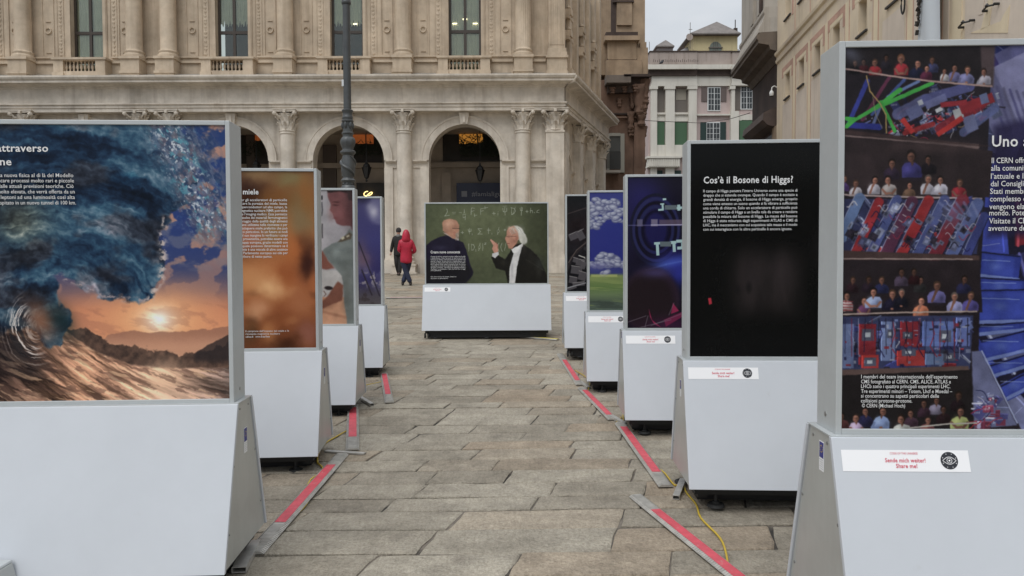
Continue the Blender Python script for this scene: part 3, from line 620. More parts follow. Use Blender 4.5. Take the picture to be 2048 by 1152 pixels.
    c.line([(1684, 384), (1790, 389), (1962, 394)], 3.4, (170, 150, 148), .6)
    c.poly([(1680, 392), (1965, 398), (1955, 505), (1680, 500)], (44, 48, 84), 1)
    machine(c, 1686, 398, 1955, 500, 14, n=70, slope=.001)
    def strip(x0, y0, x1, y1, w, col, edge=(150, 158, 190)):
        c.line([(x0, y0), (x1, y1)], w, col, 1.2, .92); nx, ny = -(y1 - y0), x1 - x0; q = w / 2 / math.hypot(nx, ny)
        for g in (-1, 1): c.line([(x0 + nx * q * g, y0 + ny * q * g), (x1 + nx * q * g, y1 + ny * q * g)], 1.6, edge if g > 0 else (24, 22, 36), .6, .8)
    for (x0, y0, x1, y1, w, col) in [(1722, 392, 1688, 470, 22, (92, 118, 164)), (1760, 400, 1715, 502, 20, (150, 26, 34)), (1796, 396, 1745, 505, 20, (70, 82, 138)), (1826, 400, 1775, 505, 24, (86, 40, 66)), (1858, 398, 1806, 505, 22, (160, 28, 32)), (1890, 396, 1838, 505, 20, (64, 74, 128)), (1925, 398, 1872, 508, 26, (122, 30, 44)), (1955, 405, 1905, 508, 24, (84, 100, 156)), (1968, 430, 1935, 508, 18, (50, 58, 120))]: strip(x0, y0, x1, y1, w, col)
    rr = random.Random(77)
    for i in range(46):
        x, y = 1690 + rr.random() * 262, 402 + rr.random() * 94; w, h = 3 + rr.random() * 8, 2.5 + rr.random() * 6; k = rr.choice([(104, 110, 140), (62, 66, 96), (128, 134, 160), (38, 32, 44), (86, 90, 118)])
        c.rect(x - w, y - h, x + w, y + h, k, .8, .9, -1.1 + .15 * rr.random()); c.rect(x - w * .5, y - h * .5, x + w * .4, y + h * .4, np.array(k) * rr.choice([.5, 1.4]), .7, .8, -1.1)
    for i in range(26):
        x, y = 1690 + rr.random() * 250, 400 + rr.random() * 95; ph = rr.random() * 6; pts = [(x + 5 * q * .5, y + 6 * math.sin(ph + q * .7)) for q in range(9)]
        c.line(pts, 1.1 + rr.random(), rr.choice([(150, 28, 60), (24, 20, 34), (170, 30, 44), (190, 184, 190), (20, 24, 70)]), .6, .8)
    for q in range(12): c.rect(1775 + (q % 6) * 8 + (q // 6) * 78, 470 - (q % 6) * 11, 1784 + (q % 6) * 8 + (q // 6) * 78, 472 - (q % 6) * 11, (176, 168, 170), .5, .8, .5)
    for q in range(5): c.line([(1880 + q * 16, 402), (1900 + q * 14, 418 + q * 3)], 5, (120, 130, 176), 1.5, .6)
    c.glow(1905, 425, 36, 24, (104, 114, 160), alpha=.5)
    c.poly([(1680, 496), (1960, 508), (1960, 518), (1680, 516)], (70, 52, 50), 1); c.line([(1684, 513), (1946, 515)], 2.6, (150, 130, 124), .6)
    c.poly([(1680, 516), (1960, 518), (1968, 622), (1680, 624)], (38, 30, 34), 1)
    for a in [(1710, 556, 7, (60, 34, 44), .7), (1741, 555, 7, (70, 50, 70), .55), (1768, 556, 7.5, (40, 44, 86), .9), (1807, 540, 8, (110, 90, 120), .75), (1844, 556, 7, (58, 56, 58), .8), (1930, 555, 8, (50, 50, 96), .7), (1832, 540, 7, (90, 34, 44), .5)]: F(c, *a[:4], dim=a[4], arms=False)
    for a in [(1697, 588, 8.5, (196, 170, 170)), (1733, 598, 8, (110, 60, 100)), (1752, 580, 9, (150, 166, 210)), (1790, 584, 9, (30, 28, 50)), (1808, 582, 8, (26, 26, 40)), (1846, 598, 9, (206, 120, 84)), (1877, 568, 9.5, (118, 112, 180)), (1913, 590, 8.5, (160, 160, 214)), (1944, 588, 8.5, (90, 80, 160))]: F(c, *a)
    for q in range(4): c.rect(1682, 598 + q * 6, 1712, 600.5 + q * 6, (130, 50, 56), .5, .8, .06)
    c.line([(1680, 626), (1800, 622), (1956, 620)], 3.2, (170, 150, 140), .6)
    c.poly([(1684, 630), (1950, 628), (1945, 736), (1684, 740)], (50, 56, 92), 1); machine(c, 1686, 636, 1948, 735, 16, n=60)
    for (x0, x1, y0, y1, col) in [(1724, 1758, 645, 728, (140, 24, 34)), (1806, 1842, 640, 690, (144, 26, 36)), (1768, 1796, 640, 720, (110, 128, 172)), (1686, 1714, 645, 735, (104, 120, 164)), (1850, 1912, 640, 690, (86, 108, 170)), (1916, 1944, 632, 690, (96, 112, 176)), (1800, 1856, 698, 730, (172, 40, 34)), (1856, 1894, 705, 728, (96, 120, 160)), (1730, 1764, 708, 735, (180, 42, 36))]:
        c.rect(x0, y0, x1, y1, col, .8, .85); c.rect(x0, y0, x0 + 2, y1, np.array(col) * 1.4, .5, .8)
    for (x, y, w, h) in [(1742, 667, 12, 12), (1821, 668, 10, 7), (1747, 722, 12, 9), (1895, 670, 12, 12), (1824, 703, 14, 7), (1904, 712, 12, 8), (1786, 665, 6, 9)]:
        c.rect(x - w, y - h, x + w, y + h, (76, 78, 96), .7); c.rect(x - w * .5, y - h * .4, x + w * .4, y + h * .4, (170, 176, 184), .7)
    for q in range(7): c.line([(1765 + q * 26, 640), (1770 + q * 26, 665), (1762 + q * 26, 690), (1775 + q * 26, 712)], 1.6, [(24, 22, 60), (150, 26, 40), (30, 30, 50)][q % 3], .6)
    [c.line([(1696 + q * 13.5, 634), (1696 + q * 13.5 + rr.uniform(-3, 3), 690 + rr.random() * 40)], 1 + rr.random(), rr.choice([(30, 28, 60), (150, 156, 186), (120, 24, 44), (22, 20, 30)]), .6, .8) for q in range(19)]
    for i in range(60): x, y = 1690 + rr.random() * 252, 636 + rr.random() * 94; c.rect(x, y, x + 2 + rr.random() * 8, y + 1.5 + rr.random() * 6, rr.choice([(40, 36, 50), (110, 116, 146), (150, 154, 176), (30, 30, 64), (130, 28, 40)]), .7, .85)
    c.poly([(1680, 738), (1942, 730), (1945, 742), (1680, 752)], (92, 72, 68), 1.2)
    c.poly([(1680, 750), (1948, 738), (1962, 858), (1680, 858)], (30, 26, 28), 1)
    c.poly([(1948, 700), (1966, 700), (2040, 850), (1955, 858)], (96, 100, 136), 1.5); c.line([(1968, 700), (2040, 845)], 3, (150, 160, 200), .8); machine(c, 1960, 790, 2010, 858, 20, n=40, pal=[(90, 96, 130), (120, 44, 70), (60, 60, 110), (150, 150, 180)])
    for a in [(1922, 790, 9, (60, 36, 50), .45), (1880, 800, 8, (170, 160, 190), .8), (1855, 806, 8, (80, 50, 70), .7), (1894, 818, 8, (70, 40, 50), .6), (1692, 832, 8, (110, 60, 60), .8), (1740, 822, 9, (40, 40, 80), .9), (1830, 826, 8, (90, 60, 80), .8)]: F(c, *a[:4], dim=a[4], arms=False)
    for a in [(1721, 836, 9, (196, 170, 206)), (1771, 822, 10, (140, 162, 214)), (1812, 838, 10, (176, 176, 170)), (1863, 840, 8, (120, 70, 70)), (1926, 822, 10, (176, 184, 110))]: F(c, *a)
    c.line([(1830, 856), (1900, 848), (1960, 846)], 3, (176, 170, 160), .7)
    c.warp((c.noise(9, 9, 5, 3) - .5) * 1.6, (c.noise(9, 9, 6, 3) - .5) * 1.6)
    c.a *= (.8 + .4 * c.noise(26, 26, 8, 3))[..., None]
    c.blur(1)
    c.glow(1700, 100, 30, 14, (120, 126, 150), rot=.8, alpha=.5)
    c.a *= .92
    c.grain(5, 7); return c

def paint_black():
    c = Cv(1379, 290, 2030, 714)
    X, Y = c.X, c.Y
    n = c.noise(80, 80, 3, 4)[..., None]
    c.a = np.array((12, 12, 11)) * (.85 + .4 * n)
    t = c.noise(20, 60, 5, 4)
    c.put(np.exp(-((X - 1530) / 70) ** 4 - ((Y - 565) / 66) ** 4) * (.35 + .6 * t), (54, 46, 46))
    c.glow(1500, 560, 22, 50, (52, 44, 46), alpha=.5); c.glow(1560, 545, 26, 40, (56, 48, 50), alpha=.45)
    c.ell(1473, 580, 5, 9, (26, 24, 24), soft=3, alpha=.9); c.ell(1496, 576, 5, 10, (26, 24, 24), soft=3, alpha=.9)
    c.poly([(1415, 597), (1421, 596), (1423, 608), (1417, 610)], (176, 26, 48), .7)
    for q in range(12): c.glow(1650 + 30 * q, 500 + 60 * math.sin(q), 30, 40, (46, 40, 46), alpha=.35)
    c.grain(2, 3); return c

def paint_collider():
    c = Cv(1253, 352, 1716, 657, k=1.5)
    X, Y = c.X, c.Y
    c.a = np.zeros_like(c.a) + np.array((20, 16, 28))
    c.glow(1280, 395, 50, 50, (34, 30, 92), alpha=.9); c.glow(1250, 440, 30, 100, (34, 30, 80), alpha=.6)
    for q, rr in enumerate([70, 62, 54, 46, 36]):
        pts = [(1310 + math.cos(a / 20) * rr * .72, 458 + math.sin(a / 20) * rr) for a in range(0, 127)]
        c.line(pts, 5, [(24, 24, 44), (38, 40, 84), (20, 18, 34), (34, 36, 78), (18, 16, 40)][q], 1.5, .8)
    c.ell(1310, 458, 22, 34, (28, 26, 84), soft=3, alpha=.8); c.glow(1350, 520, 40, 26, (30, 26, 110), alpha=.7)
    c.poly([(1253, 448), (1720, 446), (1720, 452), (1253, 450)], (96, 92, 140), 1, .7); c.rect(1272, 437, 1283, 451, (110, 104, 130), 1, .7); c.rect(1300, 437, 1313, 451, (130, 120, 140), 1, .8); c.rect(1316, 438, 1460, 449, (96, 80, 100), 1.4, .8); c.line([(1300, 448.5), (1720, 448)], 1.6, (170, 166, 200), .7)
    w = (158, 190, 190); gg = (92, 104, 110)
    for (x0, y0, x1, y1) in [(1323, 395, 1330, 399), (1318, 405, 1326, 408), (1321, 406, 1325, 418), (1314, 416, 1325, 420), (1350, 412, 1362, 417), (1352, 408, 1358, 420), (1306, 483, 1318, 488), (1310, 486, 1316, 510), (1338, 481, 1350, 487), (1343, 485, 1349, 503), (1350, 478, 1372, 484), (1352, 492, 1366, 498), (1360, 484, 1372, 496)]: c.rect(x0, y0, x1, y1, w, .5, 1, -.06)
    c.rect(1327, 409, 1351, 418, gg, .7); c.rect(1318, 482, 1340, 492, gg, .7)
    for q in range(12): c.rect(1384 + 26 * q, 400 + 40 * (q % 3), 1396 + 26 * q, 408 + 40 * (q % 3), w, .6, .8, .2)
    c.glow(1345, 525, 40, 12, (60, 90, 190), rot=-.2, alpha=.9); c.glow(1360, 545, 30, 26, (30, 40, 150), alpha=.9)
    c.line([(1290, 540), (1330, 528), (1370, 520)], 2, (80, 110, 200), 2, .6)
    c.ell(1300, 600, 58, 66, (44, 30, 44), soft=5, alpha=.95); c.ell(1296, 604, 50, 58, (34, 24, 28), soft=7, alpha=.95); c.glow(1310, 545, 30, 10, (70, 60, 110), alpha=.7)
    c.glow(1340, 650, 60, 16, (60, 24, 56), alpha=.8)
    for (p, col) in [([(1296, 619), (1302, 640), (1320, 655), (1306, 648), (1298, 634)], (150, 26, 76)), ([(1344, 606), (1356, 622), (1340, 628)], (140, 24, 70)), ([(1326, 640), (1366, 622), (1366, 632), (1330, 654)], (110, 24, 66))]: c.poly(p, col, 1)
    for p in [[(1288, 655), (1294, 632)], [(1300, 652), (1366, 626)], [(1253, 645), (1290, 632)], [(1280, 655), (1340, 640)], [(1336, 630), (1346, 606)]]: c.line(p, 1.4, (120, 110, 120), .7, .6)
    for q in range(20): c.glow(1400 + (q * 61) % 300, 370 + (q * 97) % 270, 26, 24, [(34, 30, 110), (60, 30, 60), (26, 40, 130)][q % 3], alpha=.5)
    c.grain(3, 3); return c

def paint_clouds():
    # a generic painted landscape: heaped pale clouds in a deep blue sky over a green field
    c = Cv(1177, 383, 1535, 622, k=2.0)
    X, Y = c.X, c.Y
    c.a = c.grad([(383, (52, 58, 128)), (450, (38, 46, 126)), (520, (36, 42, 124)), (546, (52, 58, 120)), (552, (120, 136, 76)), (575, (96, 122, 66)), (590, (104, 124, 84)), (606, (74, 88, 76)), (622, (84, 100, 88))])
    c.put(sstep(.5, .7, c.noise(60, 4, 4, 4, rot=.04)) * sstep(550, 556, Y) * .6, (136, 152, 84)); c.put(sstep(.55, .7, c.noise(40, 7, 6, 4)) * sstep(585, 600, Y) * .7, (60, 70, 62))
    r = random.Random(8)
    def heap(cx, cy, w, h, n):
        for i in range(n):
            a = r.random() * 6.3; q = r.random() ** .5
            x, y = cx + math.cos(a) * q * w, cy + math.sin(a) * q * h; R = 3 + r.random() * 7
            c.ell(x, y, R, R * .62, (90, 94, 130), rot=r.random() - .5, soft=.9, alpha=.9); c.ell(x - .8, y - 1, R * .82, R * .46, (150, 154, 176), rot=r.random() - .5, soft=1, alpha=.9); c.ell(x - 1.5, y - 1.8, R * .4, R * .2, (186, 190, 204), soft=1, alpha=.8)
    heap(1196, 422, 24, 26, 60); heap(1222, 408, 16, 10, 20); heap(1244, 432, 22, 14, 30); heap(1185, 452, 12, 6, 14)
    heap(1212, 520, 20, 12, 36); heap(1200, 530, 26, 6, 20); heap(1240, 528, 20, 8, 20); heap(1207, 546, 5, 3, 5); heap(1320, 430, 60, 22, 80); heap(1420, 470, 70, 20, 80)
    c.glow(1190, 533, 26, 8, (92, 92, 150), alpha=.6); c.rect(1180, 549, 1232, 554, (176, 184, 104), 1, .7)
    c.blur(1); c.grain(4, 3); return c

def paint_tunnel():
    c = Cv(1133, 392, 1423, 583, k=2.0)
    X, Y = c.X, c.Y
    c.a = c.grad([(392, (18, 20, 22)), (450, (36, 28, 30)), (500, (30, 28, 32)), (583, (22, 22, 26))]) * (.7 + .6 * c.noise(16, 16, 3, 4))[..., None]
    c.line([(1133, 428), (1170, 416), (1260, 396)], 1.4, (90, 76, 74), 1, .7); c.line([(1133, 540), (1142, 515), (1170, 485), (1240, 450)], 5, (46, 40, 42), 1.5); c.line([(1136, 525), (1152, 500), (1180, 478)], 1.5, (96, 84, 80), .8)
    r = random.Random(2)
    for (x, y, w, h, rot) in [(1146, 472, 9, 7, -.4), (1160, 470, 7, 10, -.5), (1160, 525, 9, 7, .2), (1152, 540, 11, 8, .15), (1164, 552, 8, 9, .3), (1145, 560, 8, 7, .2), (1156, 568, 12, 4, -.1), (1166, 530, 5, 8, .4), (1150, 520, 5, 5, .3), (1142, 576, 10, 3, -.3)]:
        c.rect(x - w, y - h, x + w, y + h, (84, 80, 84), .7, .9, rot); c.rect(x - w, y - h, x + w, y - h + 1.5, (136, 132, 132), .6, .8, rot)
    c.line([(1157, 511), (1168, 515), (1171, 519)], 2, (190, 186, 180), .7); c.line([(1133, 576), (1170, 566)], 2, (140, 140, 144), .7)
    for q in range(60):
        x, y = 1172 + r.random() * 250, 470 + r.random() * 110; w, h = 3 + r.random() * 10, 2 + r.random() * 8
        c.rect(x - w, y - h, x + w, y + h, np.array((84, 80, 84)) * (.5 + r.random() * .7), .7, .9, r.random() - .5)
    c.grain(4, 3); return c
# ------------------------------------------------------------------ the square
M_SLAB = mat('granite_paving', (.56, .505, .41), .8, noise=(5, .28), bump=(34, 1.0, .03), rand=.6, dirt=(2.3, .58, .35, (.17, .14, .115)), grain=[(1.1, (1, 1, 1), .45, (.62, .6, .58)), (38, (1, 1, 1), .42, (.5, .48, .45)), (16, (3.5, .6, 1), .34, (.6, .58, .55)), (95, (1, 1, 1), .45, (.45, .43, .4)), (2.2, (1, 1, 1), .3, (.7, .7, .68))])
M_JOINT = mat('joint_dirt', (.20, .172, .14), .95, noise=(9, .4), bump=(70, .8), dirt=(1.7, .45, .95, (.022, .019, .016)))
def sheet():
    xs = [-200, -60, -20, -8, -4, -2, 0, 2, 4, 8, 20, 60, 200]; ys = sorted(set(GY + [-150, -20, 3, 4, 6, 8, 10, 12, 16, 20, 60, 14])); ys = [y for y in ys if y <= 400]
    V = [(x, y, ground_z(x, y) - .0105) for y in ys for x in xs]; n = len(xs)
    Fc = [(j * n + i, j * n + i + 1, (j + 1) * n + i + 1, (j + 1) * n + i) for j in range(len(ys) - 1) for i in range(n - 1)]
    return MB().add(V, Fc)
ground = structure(sheet().build('ground', M_JOINT))
pave = structure(bpy.data.objects.new('pavement', None)); C.objects.link(pave); pave.empty_display_size = .2
rg = random.Random(11)
def slab(mb, x0, x1, y0, y1, skew, fine=True, big=0.0):
    g = .003 + rg.random() * .007 + big
    base = [(x0, y0), (x1, y0), (x1, y1), (x0, y1)]
    P = lambda u, w: (x0 + g * .8 + (x1 - x0 - 1.6 * g) * u + skew * (y0 + (y1 - y0) * w - y0), y0 + g + (y1 - y0 - 2 * g) * w)
    if fine:
        uv = [(i / 5, 0) for i in range(5)] + [(1, i / 3) for i in range(3)] + [(1 - i / 5, 1) for i in range(5)] + [(0, 1 - i / 3) for i in range(3)]
        out = [(P(u, w)[0] + (rg.random() - .5) * .015, P(u, w)[1] + (rg.random() - .5) * .011) for u, w in uv]
    else: out = [P(0, 0), P(1, 0), P(1, 1), P(0, 1)]
    n = len(out); cx = sum(p[0] for p in out) / n; cy = sum(p[1] for p in out) / n
    tx, ty, dz = (rg.random() - .5) * .012, (rg.random() - .5) * .035, (rg.random() - .5) * .009
    Z = lambda x, y: ground_z(x, y) + dz + tx * (x - cx) + ty * (y - cy)
    b = .006 + rg.random() * .008
    ins = [(x + (cx - x) * b * 2 / max(abs(x - cx) + .05, .1), y + (cy - y) * b / max(abs(y - cy) + .05, .1)) for x, y in out]
    if not fine:
        mb.add([(x, y, Z(x, y)) for x, y in out] + [(x, y, ground_z(x, y) - .04) for x, y in out], [(0, 1, 2, 3)] + [(i, 4 + i, 4 + (i + 1) % 4, (i + 1) % 4) for i in range(4)]); return
    V = [(x, y, Z(x, y)) for x, y in ins] + [(x, y, Z(x, y) - .004 - rg.random() * .005) for x, y in out] + [(x, y, ground_z(x, y) - .05) for x, y in out]
    Fc = [tuple(range(n))] + [(n + i, n + (i + 1) % n, (i + 1) % n, i) for i in range(n)] + [(2 * n + i, 2 * n + (i + 1) % n, n + (i + 1) % n, n + i) for i in range(n)]
    mb.add(V, Fc)
far = MB(); count = 0; y = -6.0
while y < 34:
    dy = .26 + rg.random() * .13 if y < 24 else .5
    x = -16 - rg.random(); near = 3.0 < y < 11.6
    while x < 16:
        w = .56 + rg.random() * .56
        if 30.1 < y and abs(x) > 16: break
        if near and -3.3 < x + w / 2 < 3.0 and count < 290:
            mb = MB(); slab(mb, x, x + w, y, y + dy, .24, True, .005 * (rg.random() < .14)); mb.build('paving_slab', M_SLAB, pave); count += 1
        else: slab(far, x, x + w, y, y + dy, .24, -3 < y < 20 and abs(x) < 6)
        x += w
    y += dy
far.build('paving_slab', M_SLAB, pave, kind='stuff')
# ------------------------------------------------------------------ arcaded stone palace across the square
M_MARB = mat('pale_marble', (.75, .68, .585), .6, noise=(1.1, .3), dirt=(.7, .52, .3, (.44, .38, .31)), grain=[(3.5, (1, 1, 1), .3, (.72, .68, .62))], streak=.5, bump=(30, .15))
M_STONE = mat('warm_stone', (.65, .53, .395), .7, noise=(.9, .3), dirt=(.6, .52, .3, (.40, .31, .22)), grain=[(3.2, (1, 1, 1), .3, (.72, .68, .62))], streak=.5, bump=(26, .2))
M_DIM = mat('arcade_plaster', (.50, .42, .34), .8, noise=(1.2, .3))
M_DARK = mat('dark_interior', (.045, .037, .03), .5, noise=(1.5, .6))
M_FRM = mat('brown_window_frame', (.055, .042, .032), .45)
M_CURT = mat('pale_curtain', (.82, .80, .70), .9, noise=(3, .15))
M_GLASS = glass('window_glass', (.90, .92, .86), .03)
M_AMB = mat('amber_lit_interior', (.5, .25, .06), .6, noise=(2.0, .6), emit=((1.0, .42, .07), .24))
M_LAMP = mat('lit_fitting', (1, .9, .7), .5, emit=((1, .9, .65), 2.5))
M_IRON = mat('wrought_iron', (.018, .018, .018), .5)
M_LEAF = mat('dark_foliage', (.018, .03, .012), .6, noise=(9, .5))
YF = 30.3
pal = thing('arcaded_palace', 'pale stone palace with round arches, columns and a balustraded upper floor across the square', 'building', (0, YF, 1.2))
PINV = Matrix.Translation((0, -YF, -1.2))
pz = lambda py, y=YF: at(950, py, y).z
pu = lambda px, y=YF: at(px, 330, y).x
def B(mb, name, m, parent=pal, smooth=False, inst=None, **kw):
    """build in world measure, kept as a child of the palace"""
    mb.v = [tuple(PINV @ Vector(p)) for p in mb.v]
    return mb.build(name, m, parent, smooth, **kw)
FM = frame(0, YF, 0)
WANG = math.radians(90 - 17.6)
cx0 = pu(1130)
WM = frame(cx0 - .02, YF + .22, WANG)                       # the side wing runs back from the corner
Zg, Zs, Zc, Za, Zt = 1.15, pz(320, YF + .3), pz(262), pz(222), pz(155)   # ground, springing, shaft top, architrave, cornice top
R_IN = 71 * (YF + .3) / F; R_OUT = 88 * (YF + .3) / F
def arch_wall(mb, M, u0, u1, z0, z1, centres, r, zs, v0=.35, v1=1.15, half=None):
    """wall with round-headed openings"""
    n = 20; us = [u0]
    for c in centres: us += [c - r, c + r]
    us.append(u1)
    for i in range(0, len(us), 2):
        a, b = us[i], us[i + 1]
        if b > a: mb.box(a, b, v0, v1, z0, z1, M)
    for c in centres:
        pts = [(c - r * math.cos(math.pi * i / n), zs + r * math.sin(math.pi * i / n)) for i in range(n + 1)]
        for (a, za), (b, zb) in zip(pts[:-1], pts[1:]):
            mb.hexa([(a, v0, za), (b, v0, zb), (b, v1, zb), (a, v1, za), (a, v0, z1), (b, v0, z1), (b, v1, z1), (a, v1, z1)], M)
def ring(mb, M, c, r0, r1, zs, v0, v1, n=28, steps=((0, 0), (.75, 0), (.78, .02), (1, .03))):
    """moulded archivolt: a swept profile; steps = (share of width, how far proud)"""
    m = len(steps); V = []
    for i in range(n + 1):
        a = math.pi * i / n
        for (q, p) in steps + ((1, -(v1 - v0)),):
            rr = r0 + (r1 - r0) * q; V.append((c - rr * math.cos(a), v0 - p, zs + rr * math.sin(a)))
        V.append((c - r0 * math.cos(a), v1, zs + r0 * math.sin(a)))
    k = m + 2; Fc = []
    for i in range(n):
        for j in range(k): Fc.append((i * k + j, i * k + (j + 1) % k, (i + 1) * k + (j + 1) % k, (i + 1) * k + j))
    mb.add(V, Fc, M)
def moulding(mb, M, u0, u1, prof, mit0=0.0, mit1=0.0):
    """profile (v, z) swept along u; mit = change of u per unit of v at either end"""
    n = len(prof); V = [(u0 + mit0 * p[0], p[0], p[1]) for p in prof] + [(u1 + mit1 * p[0], p[0], p[1]) for p in prof]
    mb.add(V, [(i, i + 1, n + i + 1, n + i) for i in range(n - 1)] + [tuple(range(n - 1, -1, -1)), tuple(range(n, 2 * n))], M)
def capital_mesh(square=False, r=.30, h=.86):
    """Corinthian capital: bell, two rows of curling leaves, corner volutes, abacus; origin at its foot"""
    mb = MB(); mb.lathe([(r * 1.0, 0), (r * 1.12, .02), (r * 1.12, .05), (r * .98, .07), (r * .98, .3), (r * 1.1, .55), (r * 1.3, .72)], seg=16)
    def leaf(a, z0, hh, w, out):
        prof = [(r * .98, z0, w), (r * 1.08, z0 + hh * .5, w * 1.1), (r * 1.22 + out * .5, z0 + hh * .86, w * .9), (r * 1.3 + out, z0 + hh, w * .6), (r * 1.24 + out, z0 + hh * .86, w * .4)]
        V = []; c, s = math.cos(a), math.sin(a)
        for (rr, z, ww) in prof:
            for q, dd in ((-1, -.03), (0, .025), (1, -.03)):
                V.append(((rr + dd) * c - q * ww * s, (rr + dd) * s + q * ww * c, z))
        Fc = [(i * 3 + j, i * 3 + j + 1, i * 3 + j + 4, i * 3 + j + 3) for i in range(4) for j in range(2)]
        mb.add(V, Fc)
    for i in range(8): leaf(i * math.pi / 4, .06, .3, .085, .05)
    for i in range(8): leaf((i + .5) * math.pi / 4, .22, .38, .08, .08)
    for i in range(4):
        a = (i + .5) * math.pi / 2; c, s = math.cos(a), math.sin(a)
        for sg in (-1, 1):
            pts = [((r * 1.15 + .2 * t + .03 * math.sin(t * 9)) * c - sg * .05 * s, (r * 1.15 + .2 * t) * s + sg * .05 * c, .5 + .22 * t) for t in (0, .4, .8, 1)]
            mb.tube(pts, [.03, .035, .04, .05], 6)
        mb.lathe([(.02, -.07), (.075, -.05), (.085, 0), (.075, .05), (.02, .07)], seg=10, M=Matrix.Translation((c * (r * 1.15 + .22), s * (r * 1.15 + .22), .70)) @ Matrix.Rotation(a + math.pi / 2, 4, 'Z') @ Matrix.Rotation(math.pi / 2, 4, 'Y'))
        a2 = i * math.pi / 2; mb.box(-.05, .05, -.05, .05, .7, .8, Matrix.Translation((math.cos(a2) * r * 1.38, math.sin(a2) * r * 1.38, .02)))
    q = r * 1.52
    mb.prism([(-q, -q), (0, -q * .84), (q, -q), (q * .84, 0), (q, q), (0, q * .84), (-q, q), (-q * .84, 0)], 'z', .76, h - .03)
    mb.prism([(-q * 1.05, -q * 1.05), (0, -q * .9), (q * 1.05, -q * 1.05), (q * .9, 0), (q * 1.05, q * 1.05), (0, q * .9), (-q * 1.05, q * 1.05), (-q * .9, 0)], 'z', h - .03, h)
    me = mb.mesh('capital'); me.materials.append(M_MARB); return me
CAP = capital_mesh()
RS = 15.6 * YF / F
def shaft_mesh(h, r, fluted=False, m=None):
    mb = MB(); n = 72 if fluted else 20
    rf = (lambda a, z: 1 - .06 * abs(math.sin(a * 12)) ** .6 if .34 < z < h - .16 else 1) if fluted else None
    mb.lathe([(r * 1.34, 0), (r * 1.36, .05), (r * 1.34, .11), (r * 1.2, .13), (r * 1.16, .18), (r * 1.22, .21), (r * 1.22, .26), (r * 1.06, .29), (r * 1.0, .35), (r * 1.0, h * .4), (r * .93, h - .14), (r * .93, h - .10), (r * 1.02, h - .08), (r * 1.02, h - .03), (r * .93, h)], seg=n, rfun=rf)
    me = mb.mesh('shaft'); me.materials.append(m or M_MARB); me.polygons.foreach_set('use_smooth', [True] * len(me.polygons))
    try: me.set_sharp_from_angle(angle=math.radians(40))
    except Exception: pass
    return me
ZPED = 1.15
SH_LOW = shaft_mesh(Zc - ZPED - .42, RS)
def place(name, me, M, u, v, z, parent=pal):
    p = M @ Vector((u, v, z)); o = link(name, me, parent, loc=(p.x, p.y - YF, p.z - 1.2)); return o
col_px = [-182, 51, 278, 340, 574, 807.5, 1046]
arch_px = [-68, 165, 460, 694, 928]
cu = [pu(p) for p in col_px]; au = [pu(p) for p in arch_px]
# lower wall and its openings
mb = MB(); arch_wall(mb, FM, pu(-300), pu(1128), 1.0, Za, au, R_IN, Zs, v1=1.0)
B(mb, 'lower_wall', M_MARB)
for c in au:
    mb = MB(); ring(mb, FM, c, R_IN - .004, R_OUT, Zs, .29, .36); av = B(mb, 'archivolt', M_MARB)
    mb = MB(); w = .14; zt, zb = Za - .03, Zs + R_IN - .02
    mb.hexa([(c - w, .16, zb), (c + w, .16, zb), (c + w, .34, zb), (c - w, .34, zb), (c - w * 1.5, .10, zt), (c + w * 1.5, .10, zt), (c + w * 1.5, .34, zt), (c - w * 1.5, .34, zt)], FM)
    mb.box(c - w * .35, c + w * .35, .08, .16, zb + .05, zt - .06, FM); B(mb, 'keystone', M_MARB, av)
imp = [(.35, -.30), (.30, -.30), (.30, -.25), (.33, -.24), (.33, -.12), (.29, -.11), (.24, -.06), (.20, -.05), (.20, .0), (.35, .0)]
def impost(u0, u1):
    mb = MB(); moulding(mb, FM, u0, u1, [(v, Zs + z) for v, z in imp]); mb.box(u0 + .02, u1 - .02, .345, 1.2, Zs - .10, Zs + .0, FM); B(mb, 'impost', M_MARB)
edges = sorted([pu(-300)] + [c - R_IN - .07 for c in au] + [c + R_IN + .07 for c in au] + [pu(1093)])
for i in range(0, len(edges) - 1, 2):
    a, b = edges[i], edges[i + 1]
    xs = [c for c in cu if a < c < b]; cuts = [a] + [q for c in xs for q in (c - RS - .02, c + RS + .02)] + [b]
    for j in range(0, len(cuts) - 1, 2):
        if cuts[j + 1] - cuts[j] > .1: impost(cuts[j], cuts[j + 1])
for c in au:     # raised pier faces either side of each arch
    for sg in (-1, 1):
        a, b = sorted((c + sg * R_IN, c + sg * R_OUT)); mb = MB()
        mb.box(a, b, .28, .352, 1.0, Zs - .3, FM); mb.box(a - .03, b + .03, .22, .352, 1.0, 1.75, FM); mb.box(a - .015, b + .015, .25, .352, 1.75, 1.82, FM); B(mb, 'pier_face', M_MARB)
# big columns on plinths
for c in cu:
    place('column_shaft', SH_LOW, FM, c, .14, ZPED + .42)
    place('capital', CAP, FM, c, .14, Zc)
    mb = MB(); mb.box(c - .46, c + .46, -.32, .36, 1.0, ZPED + .36, FM); mb.box(c - .49, c + .49, -.35, .36, ZPED + .36, ZPED + .42, FM); mb.box(c - .52, c + .52, -.38, .36, 1.0, ZPED + .10, FM); B(mb, 'column_plinth', M_MARB)
